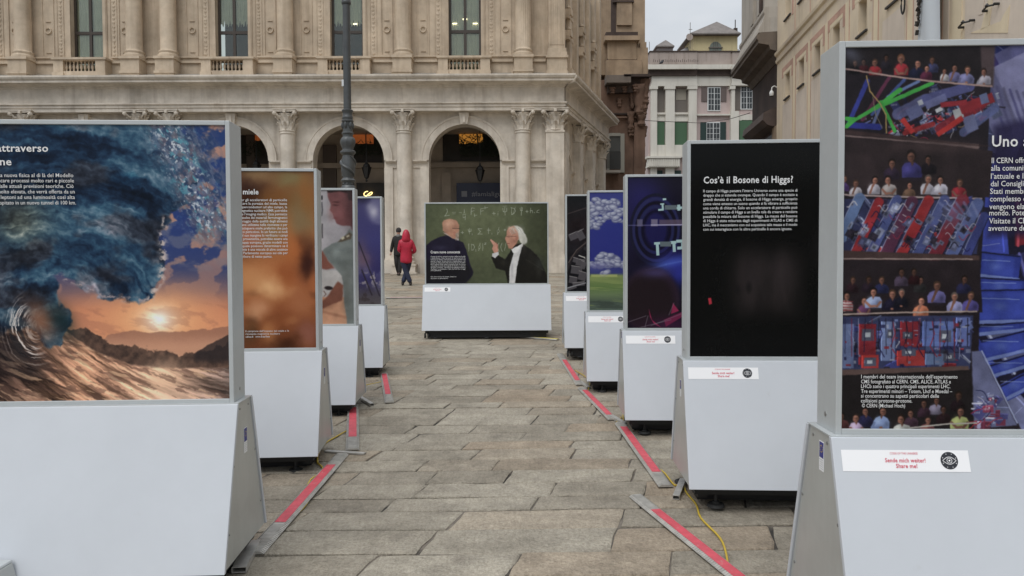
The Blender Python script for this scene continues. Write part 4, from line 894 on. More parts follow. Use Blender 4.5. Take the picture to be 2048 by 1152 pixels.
# corner pilaster
pc, pw = pu(1110), .36
mb = MB(); mb.box(pc - pw, pc + pw, -.10, .8, 1.0, Zc + .02, FM); mb.box(pc - pw - .06, pc + pw + .06, -.18, .9, 1.0, 1.8, FM); mb.box(pc - pw - .04, pc + pw + .04, -.14, .86, 1.8, 1.95, FM); mb.box(pc - pw - .03, pc + pw + .03, -.13, .84, Zc - .07, Zc, FM)
B(mb, 'corner_pilaster', M_MARB)
o = place('capital', CAP, FM, pc, .22, Zc); o.scale = (1.16, 1.16, 1)
mb = MB(); mb.box(pc - pw * .95, pc + pw * .95, -.06, .75, Zc, Za - .1, FM); B(mb, 'capital_core', M_MARB)
# entablature: architrave, frieze, cornice
zf = lambda py: pz(py)
ent = [(.5, Za), (-.10, Za), (-.10, zf(215)), (-.14, zf(214)), (-.14, zf(209)), (-.20, zf(208)), (-.20, zf(205.5)), (-.08, zf(204)), (-.08, zf(176)), (-.14, zf(174)), (-.14, zf(172)), (-.24, zf(170)), (-.42, zf(168.5)), (-.55, zf(168)), (-.55, zf(163.5)), (-.60, zf(162)), (-.64, zf(158.5)), (-.64, Zt), (.5, Zt + .04)]
t17 = math.tan(math.radians(90 - 17.6) / 2)
uc = pu(1126)
mb = MB(); moulding(mb, FM, pu(-300), uc, ent, 0, -t17 * .999); B(mb, 'entablature', M_MARB)
# ---- upper floor
ZB = pz(114.5); ZW0 = pz(115); ZTOP = 15.2
wc_px = [-60, 169, 461, 692, 930]; wu = [pu(p) for p in wc_px]; HW = 32 * (YF + .5) / F
mb = MB(FM); wall_holes(mb, pu(-300), pu(1122), Zt - .1, ZTOP, .42, .9, [(c - HW, c + HW, ZW0 - .75, ZTOP - .9) for c in wu]); B(mb, 'upper_wall', M_STONE)
UPX = [-182, 50, 272, 340, 573, 808, 1047]
SH_UP = shaft_mesh(4.6, RS, False, M_STONE); SH_FL = shaft_mesh(4.6, RS, True, M_STONE)
for p in UPX:
    c = pu(p); mb = MB()
    mb.box(c - .37, c + .37, -.36, .43, Zt + .03, Zt + .14, FM); mb.box(c - .40, c + .40, -.40, .43, Zt + .14, Zt + .24, FM); mb.box(c - .37, c + .37, -.34, .43, Zt + .24, ZB - .09, FM); mb.box(c - .41, c + .41, -.40, .43, ZB - .09, ZB + .01, FM)
    B(mb, 'pedestal', M_STONE); place('upper_column', SH_FL if p > 1000 else SH_UP, FM, c, .08, ZB + .01)
c = pu(1114); mb = MB()
for (w, v, a, b) in ((.42, -.28, Zt + .03, Zt + .2), (.40, -.22, Zt + .2, ZB - .09), (.44, -.28, ZB - .09, ZB + .01), (.40, -.25, ZB + .01, ZB + .14), (.37, -.21, ZB + .14, ZB + .3)): mb.box(c - w, c + w, v, .95, a, b, FM)
B(mb, 'pedestal', M_STONE)
mb = MB(); mb.box(c - .33, c + .33, -.14, .9, ZB + .3, ZTOP, FM)
for k in range(7): mb.box(c - .29 + k * .088, c - .29 + k * .088 + .045, -.165, -.138, ZB + .45, ZTOP - .3, FM)
B(mb, 'fluted_pilaster', M_STONE)
# plinth course with moulded top between the pedestals, and low lead boxes on the cornice
blk = sorted([(pu(p) - .37, pu(p) + .37) for p in UPX] + [(c_ - 51 * YF / F, c_ + 51 * YF / F) for c_ in wu] + [(pu(1114) - .4, pu(1114) + .4)])
for (a0, a1), (b0, b1) in zip(blk[:-1], blk[1:]):
    if b0 - a1 < .12: continue
    mb = MB(); mb.box(a1, b0, .30, .43, Zt + .02, ZB - .12, FM); mb.box(a1, b0, .22, .43, ZB - .12, ZB - .03, FM); mb.box(a1, b0, .33, .43, ZB - .03, ZB + .10, FM); mb.box(a1, b0, .26, .43, ZB + .10, ZB + .16, FM); B(mb, 'plinth_course', M_STONE)
    mb = MB(); q0, q1 = a1 + .06, b0 - .05
    mb.hexa([(q0, -.15, Zt + .03), (q1, -.15, Zt + .03), (q1, .3, Zt + .03), (q0, .3, Zt + .03), (q0, -.05, Zt + .17), (q1 - .06, -.05, Zt + .17), (q1 - .06, .3, Zt + .17), (q0, .3, Zt + .17)], FM)
    B(mb, 'floodlight_box', mat('grey_flashing', (.16, .145, .125), .6))
balp = [(.045, 0), (.045, .03), (.028, .05), (.032, .09), (.056, .16), (.050, .22), (.026, .32), (.024, .36), (.04, .38), (.04, .42)]
for wi, c in enumerate(wu):
    # balustrade: end piers, base, rail, balusters
    hw = 51 * YF / F; hb = 31 * YF / F; mb = MB()
    zb0, zb1 = Zt + .27, ZB - .10
    for a, b in ((c - hw, c - hb - .02), (c + hb + .02, c + hw)):
        mb.box(a, b, -.22, .43, Zt + .03, ZB - .08, FM); mb.box(a - .03, b + .03, -.27, .43, Zt + .03, Zt + .22, FM)
    mb.box(c - hb - .02, c + hb + .02, -.20, .15, Zt + .03, zb0, FM); mb.box(c - hw - .06, c + hw + .06, -.27, .43, ZB - .08, ZB + .0, FM); mb.box(c - hw - .03, c + hw + .03, -.24, .2, ZB - .11, ZB - .08, FM)
    ba = B(mb, 'balustrade', M_STONE)
    if wi == 0:
        BAL = MB().lathe([(r_, z * (zb1 - zb0) / .42) for r_, z in balp], 0, 0, 10).mesh('baluster'); BAL.materials.append(M_STONE); BAL.polygons.foreach_set('use_smooth', [True] * len(BAL.polygons))
    for i in range(9): link('baluster', BAL, ba, loc=(c - hb + .03 + i * (2 * hb - .06) / 8, -.05, zb0 - 1.2))
    # window: frame, panes, curtains
    z0, z1 = ZW0 - .75, ZTOP - .9; mb = MB()
    for (a, b) in ((c - HW, c - HW + .09), (c + HW - .09, c + HW), (c - .055, c + .055)): mb.box(a, b, .66, .74, z0, z1, FM)
    zm = pz(53); mb.box(c - HW + .09, c + HW - .09, .655, .745, zm - .06, zm + .06, FM)
    wf = B(mb, 'window_frame', M_FRM)
    for a, b in ((c - HW + .09, c - .055), (c + .055, c + HW - .09)):
        for za, zb in ((z0, zm - .06), (zm + .06, z1)):
            mb = MB(); mb.box(a, b, .695, .701, za, zb, FM); B(mb, 'pane', M_GLASS, wf)
    full = wi in (1, 4)
    for a, b in ((c - HW + .05, c - .02), (c + .02, c + HW - .05)):
        mb = MB(); n = 16; zlo = z0 if full else zm + .25
        if full or wi: 
            pts = [(a + (b - a) * i / n, .775 + .014 * math.sin(i * 2.4)) for i in range(n + 1)]
            refl_jag = [0 if full else .14 * (i % 3) * (1 if i % 2 else .4) for i in range(n + 1)]  # jagged lower edge of the half curtains imitates a reflection in the panes
            mb.add([(u, v, zlo + j) for (u, v), j in zip(pts, refl_jag)] + [(u, v, z1 + .3) for u, v in pts], [(i, i + 1, n + 2 + i, n + 1 + i) for i in range(n)], FM)
            B(mb, 'curtain', M_CURT, wf, smooth=True)
    # room behind
    mb = MB(); mb.box(c - HW - .3, c + HW + .3, 2.2, 2.3, z0 - .5, ZTOP, FM); mb.box(c - HW - .3, c + HW + .3, .92, 2.3, z0 - .5, z0 - .45, FM); mb.box(c - HW - .3, c + HW + .3, .92, 2.3, ZTOP - .05, ZTOP, FM); B(mb, 'room', mat('room_wall', (.12, .085, .06), .8, noise=(1.5, .6)), pal)
    if wi in (3, 4):
        mb = MB()
        for q in range(3 if wi == 4 else 1): mb.box(c + (-.52 + .42 * q if wi == 4 else .2), c + (-.34 + .42 * q if wi == 4 else .36), .745, .752, pz(36 - 9 * (q % 2)), pz(34 - 9 * (q % 2)), FM)
        B(mb, 'ceiling_light', M_LAMP, wf)
    # moulded window surround and carved strips
    mb = MB()
    for sg in (-1, 1):
        a, b = sorted((c + sg * HW, c + sg * (HW + .12))); mb.box(a, b, .36, .43, ZB, ZTOP, FM)
        a, b = sorted((c + sg * (HW + .12), c + sg * (HW + .16))); mb.box(a, b, .38, .43, ZB, ZTOP, FM)
    sr = B(mb, 'window_surround', M_STONE)
    mb = MB(); rr = random.Random(wi)
    for sg in (-1, 1):
        cc = c + sg * (HW + .42); z = ZB + .28
        while z < ZTOP - .5:
            h = .12 + .1 * rr.random(); mb.lathe([(.01, -.012), (.055 + .03 * rr.random(), -.004), (.05, .012), (.01, .02)], seg=7, M=FM @ Matrix.Translation((cc + .02 * (rr.random() - .5), .415, z)) @ Matrix.Rotation(math.pi / 2, 4, 'X')); mb.box(cc - .012, cc + .012, .40, .42, z, z + h, FM); z += h
        for q in (-.13, .13): mb.box(cc + q - .012, cc + q + .012, .395, .425, ZB + .15, ZTOP - .3, FM)
    B(mb, 'carved_strip', M_STONE, sr, kind='stuff')
for p in (-130, 23, 91, 245, 381, 538, 611, 773, 846, 1012):       # sunk wall panels with round bosses
    c = pu(p); mb = MB(); z = pz(52)
    for a, b, d, e in ((c - .24, c - .21, ZB + .22, ZTOP), (c + .21, c + .24, ZB + .22, ZTOP), (c - .24, c + .24, ZB + .19, ZB + .22), (c - .1, c + .1, pz(97), pz(96)), (c - .1, c + .1, pz(34), pz(33))): mb.box(a, b, .385, .425, d, e, FM)
    pn = B(mb, 'wall_panel', M_STONE)
    mb = MB(); Mm = FM @ Matrix.Translation((c, .42, z)) @ Matrix.Rotation(math.pi / 2, 4, 'X')
    n = 16; V = []
    for i in range(n):
        a = 2 * math.pi * i / n
        for (r_, h_) in ((.08, 0), (.095, .05), (.13, .055), (.145, 0)): V.append((r_ * math.cos(a), r_ * math.sin(a), h_))
    mb.add(V, [(i * 4 + j, i * 4 + j + 1, ((i + 1) % n) * 4 + j + 1, ((i + 1) % n) * 4 + j) for i in range(n) for j in range(3)], Mm); B(mb, 'boss', M_STONE, pn)
mb = MB(); moulding(mb, FM, pu(-300), pu(1126), [(.4, ZTOP), (-.3, ZTOP), (-.3, ZTOP + .5), (-.8, ZTOP + .7), (-.8, ZTOP + 1), (8, ZTOP + 1)]); B(mb, 'top_cornice', M_STONE)
# ---- side wing
WL = 9.6
mb = MB(); wcs = [1.75 + i * 2.75 for i in range(3)]
arch_wall(mb, WM, .3, WL, 1.0, Za, wcs, .72, Zs - .2, .30, 1.1); B(mb, 'wing_wall', M_MARB)
for i, c in enumerate(wcs):
    mb = MB(); ring(mb, WM, c, .716, .92, Zs - .2, .25, .31, 16); B(mb, 'archivolt', M_MARB)
    for u in (c - .72 - .35, c + .72 + .35): 
        mb = MB(); moulding(mb, WM, u - .33, u + .33, [(v - .02, Zs - .2 + z) for v, z in imp]); B(mb, 'impost', M_MARB)
    mb = MB(); mb.box(c - .7, c + .7, 1.2, 1.24, 1.2, Zs + .7, WM); B(mb, 'wing_window', M_DARK)
    mb = MB()
    for k in range(12): mb.box(c - .7 + k * .12, c - .69 + k * .12, .6, .62, 2.8, 3.7, WM)
    mb.box(c - .72, c + .72, .59, .63, 3.7, 3.74, WM); mb.box(c - .72, c + .72, .59, .63, 2.78, 2.81, WM); B(mb, 'wing_railing', M_IRON, kind='stuff')
for i in range(4):
    u = .42 + i * 2.75
    mb = MB(); mb.box(u - .30, u + .30, -.04, .31, 1.0, Zc, WM); mb.box(u - .36, u + .36, -.1, .31, 1.0, 1.9, WM); B(mb, 'wing_pilaster', M_MARB)
    if i: o = place('capital', CAP, WM, u, .2, Zc); o.rotation_euler.z = WANG
mb = MB(); moulding(mb, WM, 0.0, WL, ent, t17 * .999, 0); B(mb, 'wing_entablature', M_MARB)
mb = MB(); mb.box(.2, WL, .42, .9, Zt - .1, ZTOP, WM); mb.box(.3, WL, .2, .43, Zt + .02, ZB - .1, WM); B(mb, 'wing_upper_wall', M_STONE)
for i in range(7):
    u = .9 + i * 1.33; mb = MB(); mb.box(u - .2, u + .2, .22, .43, ZB - .02, ZTOP, WM); mb.box(u - .25, u + .25, .12, .43, ZB - .1, ZB + .1, WM); B(mb, 'wing_pilaster', M_STONE)
for i in range(3):
    u = 2.2 + i * 2.66; mb = MB(); mb.box(u - .3, u + .3, .40, .425, ZB + .5, ZTOP - .8, WM); w_ = B(mb, 'wing_window', M_FRM)
    mb = MB()
    for z in (ZB + 1.3, ZB + 2.2):
        mb = MB(); mb.box(u - .42, u + .42, .2, .41, z, z + .16, WM); mb.box(u - .3, u + .1, .15, .41, z + .16, z + .42, WM); mb.lathe([(.02, z + .42), (.12, z + .5), (.08, z + .62), (.02, z + .68)], 0, 0, 8, M=WM @ Matrix.Translation((u - .1, .3, 0))); B(mb, 'carved_bracket', M_STONE, w_)
# ---- inside the arcade
YB = YF + 4.6
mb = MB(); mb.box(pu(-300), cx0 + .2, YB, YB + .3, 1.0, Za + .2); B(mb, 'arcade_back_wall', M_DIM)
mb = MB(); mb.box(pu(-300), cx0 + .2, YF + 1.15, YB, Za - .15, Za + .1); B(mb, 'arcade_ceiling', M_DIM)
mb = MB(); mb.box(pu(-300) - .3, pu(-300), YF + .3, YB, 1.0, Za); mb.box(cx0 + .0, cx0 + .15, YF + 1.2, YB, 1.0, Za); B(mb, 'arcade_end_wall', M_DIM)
X = lambda p, y=YB: at(p, 330, y).x; Z = lambda p, y=YB: at(950, p, y).z
def panel(name, x0, x1, ya, yb_, m, d=.06, off=0.0, parent=pal, **kw):
    mb = MB(); mb.box(X(x0), X(x1), YB - d - off, YB - off - .001, Z(yb_), Z(ya)); return B(mb, name, m, parent, **kw)
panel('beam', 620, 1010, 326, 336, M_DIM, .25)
panel('mezzanine_window', 886, 1004, 244, 322, M_DARK, .05)
for (a, b, c_, d) in ((919, 955, 246, 288), (957, 966, 252, 286)): panel('lit_window', a, b, c_, d, M_AMB, .07)
panel('mezzanine_window', 705, 765, 244, 326, M_DARK, .05); panel('lit_window', 706, 748, 258, 287, mat('amber_dim', (.4, .13, .04), .6, noise=(2, .7), emit=((1, .25, .06), .13)), .07)
panel('mezzanine_window', 470, 560, 240, 326, M_DARK, .05); panel('lit_window', 494, 522, 256, 280, MATS['amber_dim'], .07)
panel('glazing_bar', 732, 734, 258, 300, M_IRON, .1); panel('glazing_bar', 954.5, 957, 246, 290, M_IRON, .1)
panel('pilaster_strip', 648, 674, 290, 400, mat('brown_pilaster', (.12, .095, .08), .8), .2)
panel('pilaster_strip', 496, 512, 250, 400, MATS['brown_pilaster'], .2)
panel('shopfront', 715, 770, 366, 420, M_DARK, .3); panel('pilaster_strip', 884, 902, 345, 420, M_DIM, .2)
rr = random.Random(5); mb = MB()
for (a, b, c_, d, nn) in ((921, 1000, 272, 316, 420), (706, 762, 284, 312, 160), (480, 530, 284, 312, 90)):
    for i in range(nn):
        x, z = X(a + rr.random() * (b - a)), Z(c_ + (d - c_) * rr.random() ** .7); y = YB - .12 - rr.random() * .4; an = rr.random() * 6.3; L = .12 + .16 * rr.random()
        dx, dz = math.cos(an) * L, abs(math.sin(an)) * L; w = .022
        mb.add([(x - dz * w / L, y, z + dx * w / L), (x + dz * w / L, y, z - dx * w / L), (x + dx, y - .05, z + dz)], [(0, 1, 2)])
B(mb, 'planter_foliage', M_LEAF, kind='stuff')
# lanterns hanging in the arches
def lantern(px, py, d, lab):
    t = thing('hanging_lantern', lab, 'lantern', at(px, py, d), 0, 'lanterns hanging in the arcade')
    MB().lathe([(.02, -.62), (.05, -.56), (.02, -.5), (.09, -.44), (.10, -.42), (.20, -.05), (.22, .0), (.16, .03), (.13, .12), (.05, .2), (.03, .3)], seg=6).build('cage', M_IRON, t)
    MB().lathe([(.088, -.41), (.19, -.04)], seg=6, rfun=lambda a, z: 1.03).build('lantern_glass', mat('frosted_glass', (.30, .28, .25), .3), t)
    ch = MB().tube([(0, 0, .3), (0, 0, 1.7)], .012, 5).build('chain', M_IRON, t)
lantern(960, 340, YF + 2.0, 'hanging lantern in the arch behind the chalkboard stand'); lantern(733, 335, YF + 2.0, 'hanging lantern in the arch beside the lamp post'); lantern(513, 330, YF + 2.0, 'hanging lantern above the honey stand, partly hidden')
# shop signs under the arcade
sg = thing('shop_fascia', 'dark blue shop sign with grey lettering under the arch behind the chalkboard stand', 'sign', (X(956), YB - .45, Z(420)))
o = MB().box(X(914) - X(956), X(1010) - X(956), 0, .3, 0, Z(368) - Z(420)).build('fascia_board', mat('navy_sign', (.010, .014, .055), .35), sg)
mb = MB(); tr = lambda x, y, h: (X(x) - X(956), -.006, Z(y) - Z(420) + h)
put_text(mb, '#lamialiguria', 944, 1018, 394, .30, tr, .02)
mb.box(X(924) - X(956), X(935) - X(956), -.01, -.002, Z(395) - Z(420), Z(384) - Z(420)); mb.build('fascia_lettering', mat('grey_sign_ink', (.30, .30, .33), .5), o)
sc = thing('script_sign', 'small glowing gold script letter on the black shopfront beside the lamp post', 'sign', at(735, 392, YB - .5))
pts = [(736, 383), (733, 383), (729.5, 385), (728, 388), (729, 391), (733, 391.5), (737, 388), (741, 385), (743.5, 384.5), (744.5, 386), (742, 389), (738, 391), (735, 391), (732, 392.5), (730.5, 395), (731, 397), (734, 397.5), (737, 396), (738, 394)]
k = (YB - .5) / F; P3 = [Vector(((x - 735) * k, 0, -(y - 392) * k)) for x, y in pts]
cv = []
for i in range(len(P3) - 1):
    p0, p1, p2, p3 = P3[max(i - 1, 0)], P3[i], P3[i + 1], P3[min(i + 2, len(P3) - 1)]
    for t in (0, .33, .66): cv.append(.5 * ((2 * p1) + (p2 - p0) * t + (2 * p0 - 5 * p1 + 4 * p2 - p3) * t * t + (3 * p1 - p0 - 3 * p2 + p3) * t ** 3))
MB().tube(cv, .022, 6).build('script_letter', mat('gold_neon', (.9, .7, .3), .4, emit=((1, .74, .3), 1.6)), sc)
# ------------------------------------------------------------------ the buildings along the street to the right
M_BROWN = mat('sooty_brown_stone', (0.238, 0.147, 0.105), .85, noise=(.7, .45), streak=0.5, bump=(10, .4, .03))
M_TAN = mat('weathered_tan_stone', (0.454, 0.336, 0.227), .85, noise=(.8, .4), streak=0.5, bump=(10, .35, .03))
M_UMBER = mat('dark_umber', (.085, .06, .05), .9, noise=(1.5, .5))  # dark brown tone for ledges, soffits, recess strips, pipes and wires
def block(name, d, x0, x1, y0, y1, m, depth, parent, org, out=0.0, mb=None, z1=None, bev=0):
    """a mass measured by sight at distance d"""
    a, b = at((x0 + x1) / 2 - (x1 - x0) / 2, (y0 + y1) / 2, d - out), at(x1, (y0 + y1) / 2, d - out)
    zt, zb = at(x0, y0, d - out).z, at(x0, y1, d - out).z
    own = mb is None; mb = mb or MB()
    mb.box(a.x - org[0], b.x - org[0], -out, depth, zb - org[2], (z1 if z1 is not None else zt) - org[2])
    if own: return mb.build(name, m, parent, bevel=bev)
DB = 42.0; ob = (at(1250, 500, DB).x, DB, ground_z(6, 42)); bb = thing('baroque_building', 'dark brown weathered stone building with heavy ledges at the corner of the side street', 'building', ob)
Q = lambda name, x0, x1, y0, y1, m, depth=6.0, out=0.0, **k: block(name, DB, x0, x1, y0, y1, m, depth, k.pop('parent', bb), ob, out, **k)
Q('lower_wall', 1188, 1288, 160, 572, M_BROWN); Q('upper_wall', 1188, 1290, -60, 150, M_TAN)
Q('corner_buttress', 1268, 1290, 245, 572, M_BROWN, 1.0, .25)
Q('blind_panel', 1234, 1264, -60, 50, M_TAN, .2, .14); Q('panel_recess', 1222, 1232, -60, 66, M_UMBER, .2, .03); Q('panel_recess', 1226, 1268, 0, 4, M_UMBER, .2, .2)
Q('ledge', 1212, 1276, 64, 71, M_UMBER, .5, .6); Q('ledge', 1210, 1280, 71, 80, M_TAN, .5, .75)
Q('attic_block', 1216, 1273, 80, 119, M_TAN, .5, .5); Q('dark_joint', 1215, 1274, 117, 120, M_UMBER, .5, .48); Q('attic_block', 1213, 1284, 120, 150, M_TAN, .5, .55)
Q('side_block', 1272, 1296, 95, 150, M_TAN, .6, .4); Q('side_block', 1280, 1293, 84, 98, M_TAN, .6, .3)
Q('main_cornice', 1213, 1262, 150, 165, mat('grey_ledge', (.24, .2, .17), .85, noise=(1, .4)), .5, .9); Q('main_cornice', 1248, 1301, 148, 153, M_UMBER, .8, .9); Q('cornice_soffit', 1216, 1298, 153, 185, M_UMBER, .6, .45)
Q('frieze_band', 1200, 1270, 226, 229, M_UMBER, .3, .2); Q('frieze_band', 1200, 1290, 233, 236, M_BROWN, .3, .22)
rr = random.Random(9)
for (px, py, w, h, out) in ((1263, 240, 12, 34, .5), (1264, 262, 13, 20, .35), (1280, 200, 26, 60, .5), (1284, 232, 20, 40, .45), (1266, 190, 12, 50, .35), (1292, 178, 16, 40, .6), (1288, 215, 18, 30, .5), (1291, 262, 8, 22, .3), (1287, 300, 8, 30, .3), (1290, 330, 7, 22, .3), (1240, 205, 10, 16, .3), (1226, 180, 12, 12, .6), (1250, 178, 12, 12, .6), (1272, 176, 12, 14, .7)):
    mb = MB(); cx_, cz_ = at(px, py, DB - out).x - ob[0], at(px, py, DB - out).z - ob[2]; w_, h_ = w * DB / F, h * DB / F
    mb.lathe([(w_ * .2, -h_ / 2), (w_ * .34, -h_ * .38), (w_ * .26, -h_ * .2), (w_ * .42, -.02), (w_ * .36, h_ * .2), (w_ * .5, h_ * .34), (w_ * .5, h_ / 2)], cx_, -out + .2, 11, M=Matrix.Translation((0, 0, cz_)), rfun=lambda a, z: 1.2 + .2 * math.sin(a * 5 + z * 9)); mb.build('carved_bracket', M_BROWN, bb, smooth=True)
fr = Q('balcony_window', 1219, 1241, 272, 338, mat('grey_glass', (.06, .066, .066), .12), .1, .05); Q('window_frame', 1214, 1219, 267, 340, mat('pale_window_frame', (.3, .29, .25), .7), .1, .12); Q('window_frame', 1241, 1249, 267, 345, MATS['pale_window_frame'], .1, .12); Q('window_frame', 1219, 1241, 266, 272, MATS['pale_window_frame'], .1, .13)
Q('balcony_slab', 1207, 1241, 340, 345, mat('pale_slab', (.36, .33, .29), .7), .8, .7)
mb = MB(); x0, x1 = at(1209, 330, DB - .7).x - ob[0], at(1241, 330, DB - .7).x - ob[0]; z0, z1 = at(1209, 340, DB).z - ob[2], at(1209, 308, DB).z - ob[2]
for i in range(22): q = x0 + (x1 - x0) * i / 21; mb.box(q - .012, q + .012, -.7, -.68, z0, z1)
mb.box(x0, x1, -.71, -.67, z1, z1 + .04); mb.build('balcony_railing', M_IRON, bb, kind='stuff')

# pale columned house closing the street
DC = 75.0; oc = (at(1400, 400, DC).x, DC, ground_z(0, 75)); hc = thing('columned_house', 'pale pink and white house with pilasters and green shutters closing the street', 'building', oc)
M_PINK = mat('faded_pink_plaster', (0.540, 0.432, 0.405), .85, noise=(.5, .15), streak=0.3); M_CREAM = mat('cream_stone', (0.675, 0.641, 0.567), .8, noise=(.5, .12), streak=0.2)
M_PAR = mat('stained_parapet', (.42, .35, .31), .85, noise=(.6, .2), streak=0.5); M_GRN = mat('green_shutter', (.055, .12, .06), .6); M_DGRN = mat('dark_green_shutter', (.012, .035, .03), .6); M_GRY = mat('grey_brown_shutter', (.15, .13, .11), .7)
M_WFR = mat('white_window_frame', (.66, .67, .66), .5); M_PANE = mat('dark_pane', (.035, .04, .042), .12)
H = lambda name, x0, x1, y0, y1, m, depth=.3, out=0.0, **k: block(name, DC, x0, x1, y0, y1, m, depth, k.pop('parent', hc), oc, out, **k)
H('facade_wall', 1296, 1530, 125, 572, M_PINK, 8)
for a, b, o_ in ((1300, 1394, .62), (1394, 1465, .3), (1465, 1530, .62)):
    H('parapet', a, b, 103, 129, M_PAR, .5, o_); H('parapet_cap', a - 1, b, 101.5, 103.5, M_UMBER, .55, o_ + .08)
    H('cornice', a - 6 if a == 1300 else a, b, 129, 138, M_CREAM, .5, o_ + .45); H('cornice_soffit', a - 2, b, 138, 151, M_UMBER, .5, o_ + .1)
H('frieze', 1304, 1394, 151, 166, M_CREAM, .4, .5); H('architrave', 1303, 1395, 166, 172, M_CREAM, .4, .58); H('frieze', 1394, 1464, 151, 172, M_CREAM, .4, .2); H('frieze', 1464, 1530, 151, 166, M_CREAM, .4, .5); H('architrave', 1463, 1530, 166, 171, M_CREAM, .4, .58)
for a, b in ((1302, 1314), (1331, 1349), (1377, 1393), (1462, 1469)):
    p = H('pilaster', a, b, 178, 572, M_CREAM, .4, .5); H('pilaster_capital', a - 2, b + 2, 172, 178, M_CREAM, .45, .6, parent=hc)
H('pilaster', 1461, 1477, 222, 572, M_CREAM, .4, .52)
H('white_infill', 1304, 1393, 236, 243, M_CREAM, .3, .2); H('white_infill', 1304, 1393, 290, 315, M_CREAM, .3, .4); H('sill_band', 1303, 1393, 225, 229, M_CREAM, .4, .3); H('white_infill', 1303, 1393, 229, 236, M_CREAM, .4, .12)
H('sill_band', 1394, 1462, 228, 231, M_CREAM, .4, .3); H('sill_band', 1478, 1530, 229, 240, M_CREAM, .4, .3); H('white_infill', 1478, 1482, 240, 572, M_CREAM, .4, .3)
H('loggia_shutter', 1315, 1331, 177, 224, M_GRY, .3, .05); H('loggia_shutter', 1349, 1377, 177, 224, M_GRY, .3, .05); H('loggia_blind', 1352, 1372, 178, 200, mat('beige_blind', (.3, .27, .22), .9), .3, .08)
for a, b in ((1304, 1329), (1350, 1374)): H('shutter', a, b, 243, 290, M_GRN, .3, .15)
H('shutter', 1479, 1506, 241, 290, M_GRN, .3, .34); H('shutter', 1470, 1481, 174, 220, M_GRY, .3, .1)
for a, b in ((1303, 1316), (1440, 1451)): pass
for a, b in ((1403, 1415), (1442, 1453)): H('shutter', a, b, 175, 203, mat('brown_shutter', (.13, .10, .09), .7), .3, .08)
for a, b in ((1401, 1413), (1440, 1452)): H('shutter', a, b, 244, 290, M_DGRN, .3, .08)
def cwin(x0, x1, y0, y1, rows):
    f = H('window', x0, x1, y0, y1, M_WFR, .3, .08); w = (x1 - x0 - 6) / 4; xs = [x0 + 2, x0 + 2 + w + .8, x0 + 4.4 + 2 * w, x0 + 5.2 + 3 * w - .2]
    for i in (0, 2):
        for j in range(rows):
            ya = y0 + 2 + (y1 - y0 - 3) * j / rows; yb_ = y0 + 2 + (y1 - y0 - 3) * (j + 1) / rows - .9
            for q in (0, 1): 
                xa = xs[i + q]; H('pane', xa, xa + w, ya, yb_, M_PANE, .3, .09, parent=f)
cwin(1415, 1441, 174, 222, 4); cwin(1412, 1440, 244, 290, 4); cwin(1481, 1505, 170, 219, 4)
H('balustrade_panel', 1296, 1360, 315, 334, M_CREAM, .4, .9); 
for i in range(14): H('balustrade_pillar', 1299 + i * 4.4, 1301.4 + i * 4.4, 317, 332, M_CREAM, .1, .97)
H('ledge', 1294, 1362, 312, 316, M_CREAM, .4, 1.05); H('dark_window', 1303, 1325, 341, 400, M_DGRN, .3, .2); H('dark_window', 1347, 1362, 341, 400, M_DGRN, .3, .2)
# attic and roofs
M_YEL = mat('yellow_plaster', (0.625, 0.525, 0.300), .85, noise=(.5, .1), streak=.3); M_TILE = mat('grey_brown_roof', (.21, .185, .17), .85, noise=(2, .3), bump=(8, .6, .05))
zz = lambda py, d: at(1400, py, d).z - oc[2]; xx = lambda px, d: at(px, 90, d).x - oc[0]
at_ = H('attic', 1387, 1475, 66, 106, M_YEL, 5, -1.2)
dd = DC + 1.0
def pyr(name, x0, xa, x1, ye, ya, m, y0=.6, y1=6.5, ya2=2.8):
    ym = (y0 + y1) / 2; e, a = zz(ye, DC + y0), zz(ya, DC + ym); X0, XA, X1 = xx(x0, DC + y0), xx(xa, DC + ym), xx(x1, DC + y0)
    MB().add([(X0, y0, e), (X1, y0, e), (X1, y1, e), (X0, y1, e), (XA, ym - .1, a), (XA, ym + .1, a), (X0, y0, e - .12), (X1, y0, e - .12), (X1, y1, e - .12), (X0, y1, e - .12)], [(0, 1, 4), (1, 2, 5, 4), (2, 3, 5), (3, 0, 4, 5), (6, 7, 1, 0), (7, 8, 2, 1), (8, 9, 3, 2), (9, 6, 0, 3), (6, 9, 8, 7)]).build(name, m, hc)
pyr('attic_roof', 1380, 1433, 1482, 66, 44, M_TILE)
mb = MB(); V = [(xx(1432, dd) + math.cos(a * math.pi / 14) * .6, 1.15, zz(95, dd) + math.sin(a * math.pi / 14) * .62) for a in range(15)]; mb.add(V, [tuple(range(15))]); mb.box(xx(1432, dd) - .6, xx(1432, dd) + .6, 1.15, 1.2, zz(106, dd), zz(95, dd)); lu = mb.build('lunette_window', mat('grey_green_pane', (.16, .18, .15), .3), hc)
mb = MB(); mb.box(xx(1418, dd), xx(1446, dd), 1.05, 1.16, zz(95.5, dd), zz(93.5, dd)); [mb.box(xx(1432, dd) + q - .02, xx(1432, dd) + q + .02, 1.1, 1.14, zz(106, dd), zz(83, dd)) for q in (-.2, 0, .2)]; mb.build('lunette_bar', M_GRY, hc)
H('dormer', 1315, 1346, 90, 106, mat('pale_dormer', (.34, .31, .30), .8), 3, -1.5); pyr('dormer_roof', 1312, 1331, 1349, 91, 80, M_TILE, 1.2, 5)
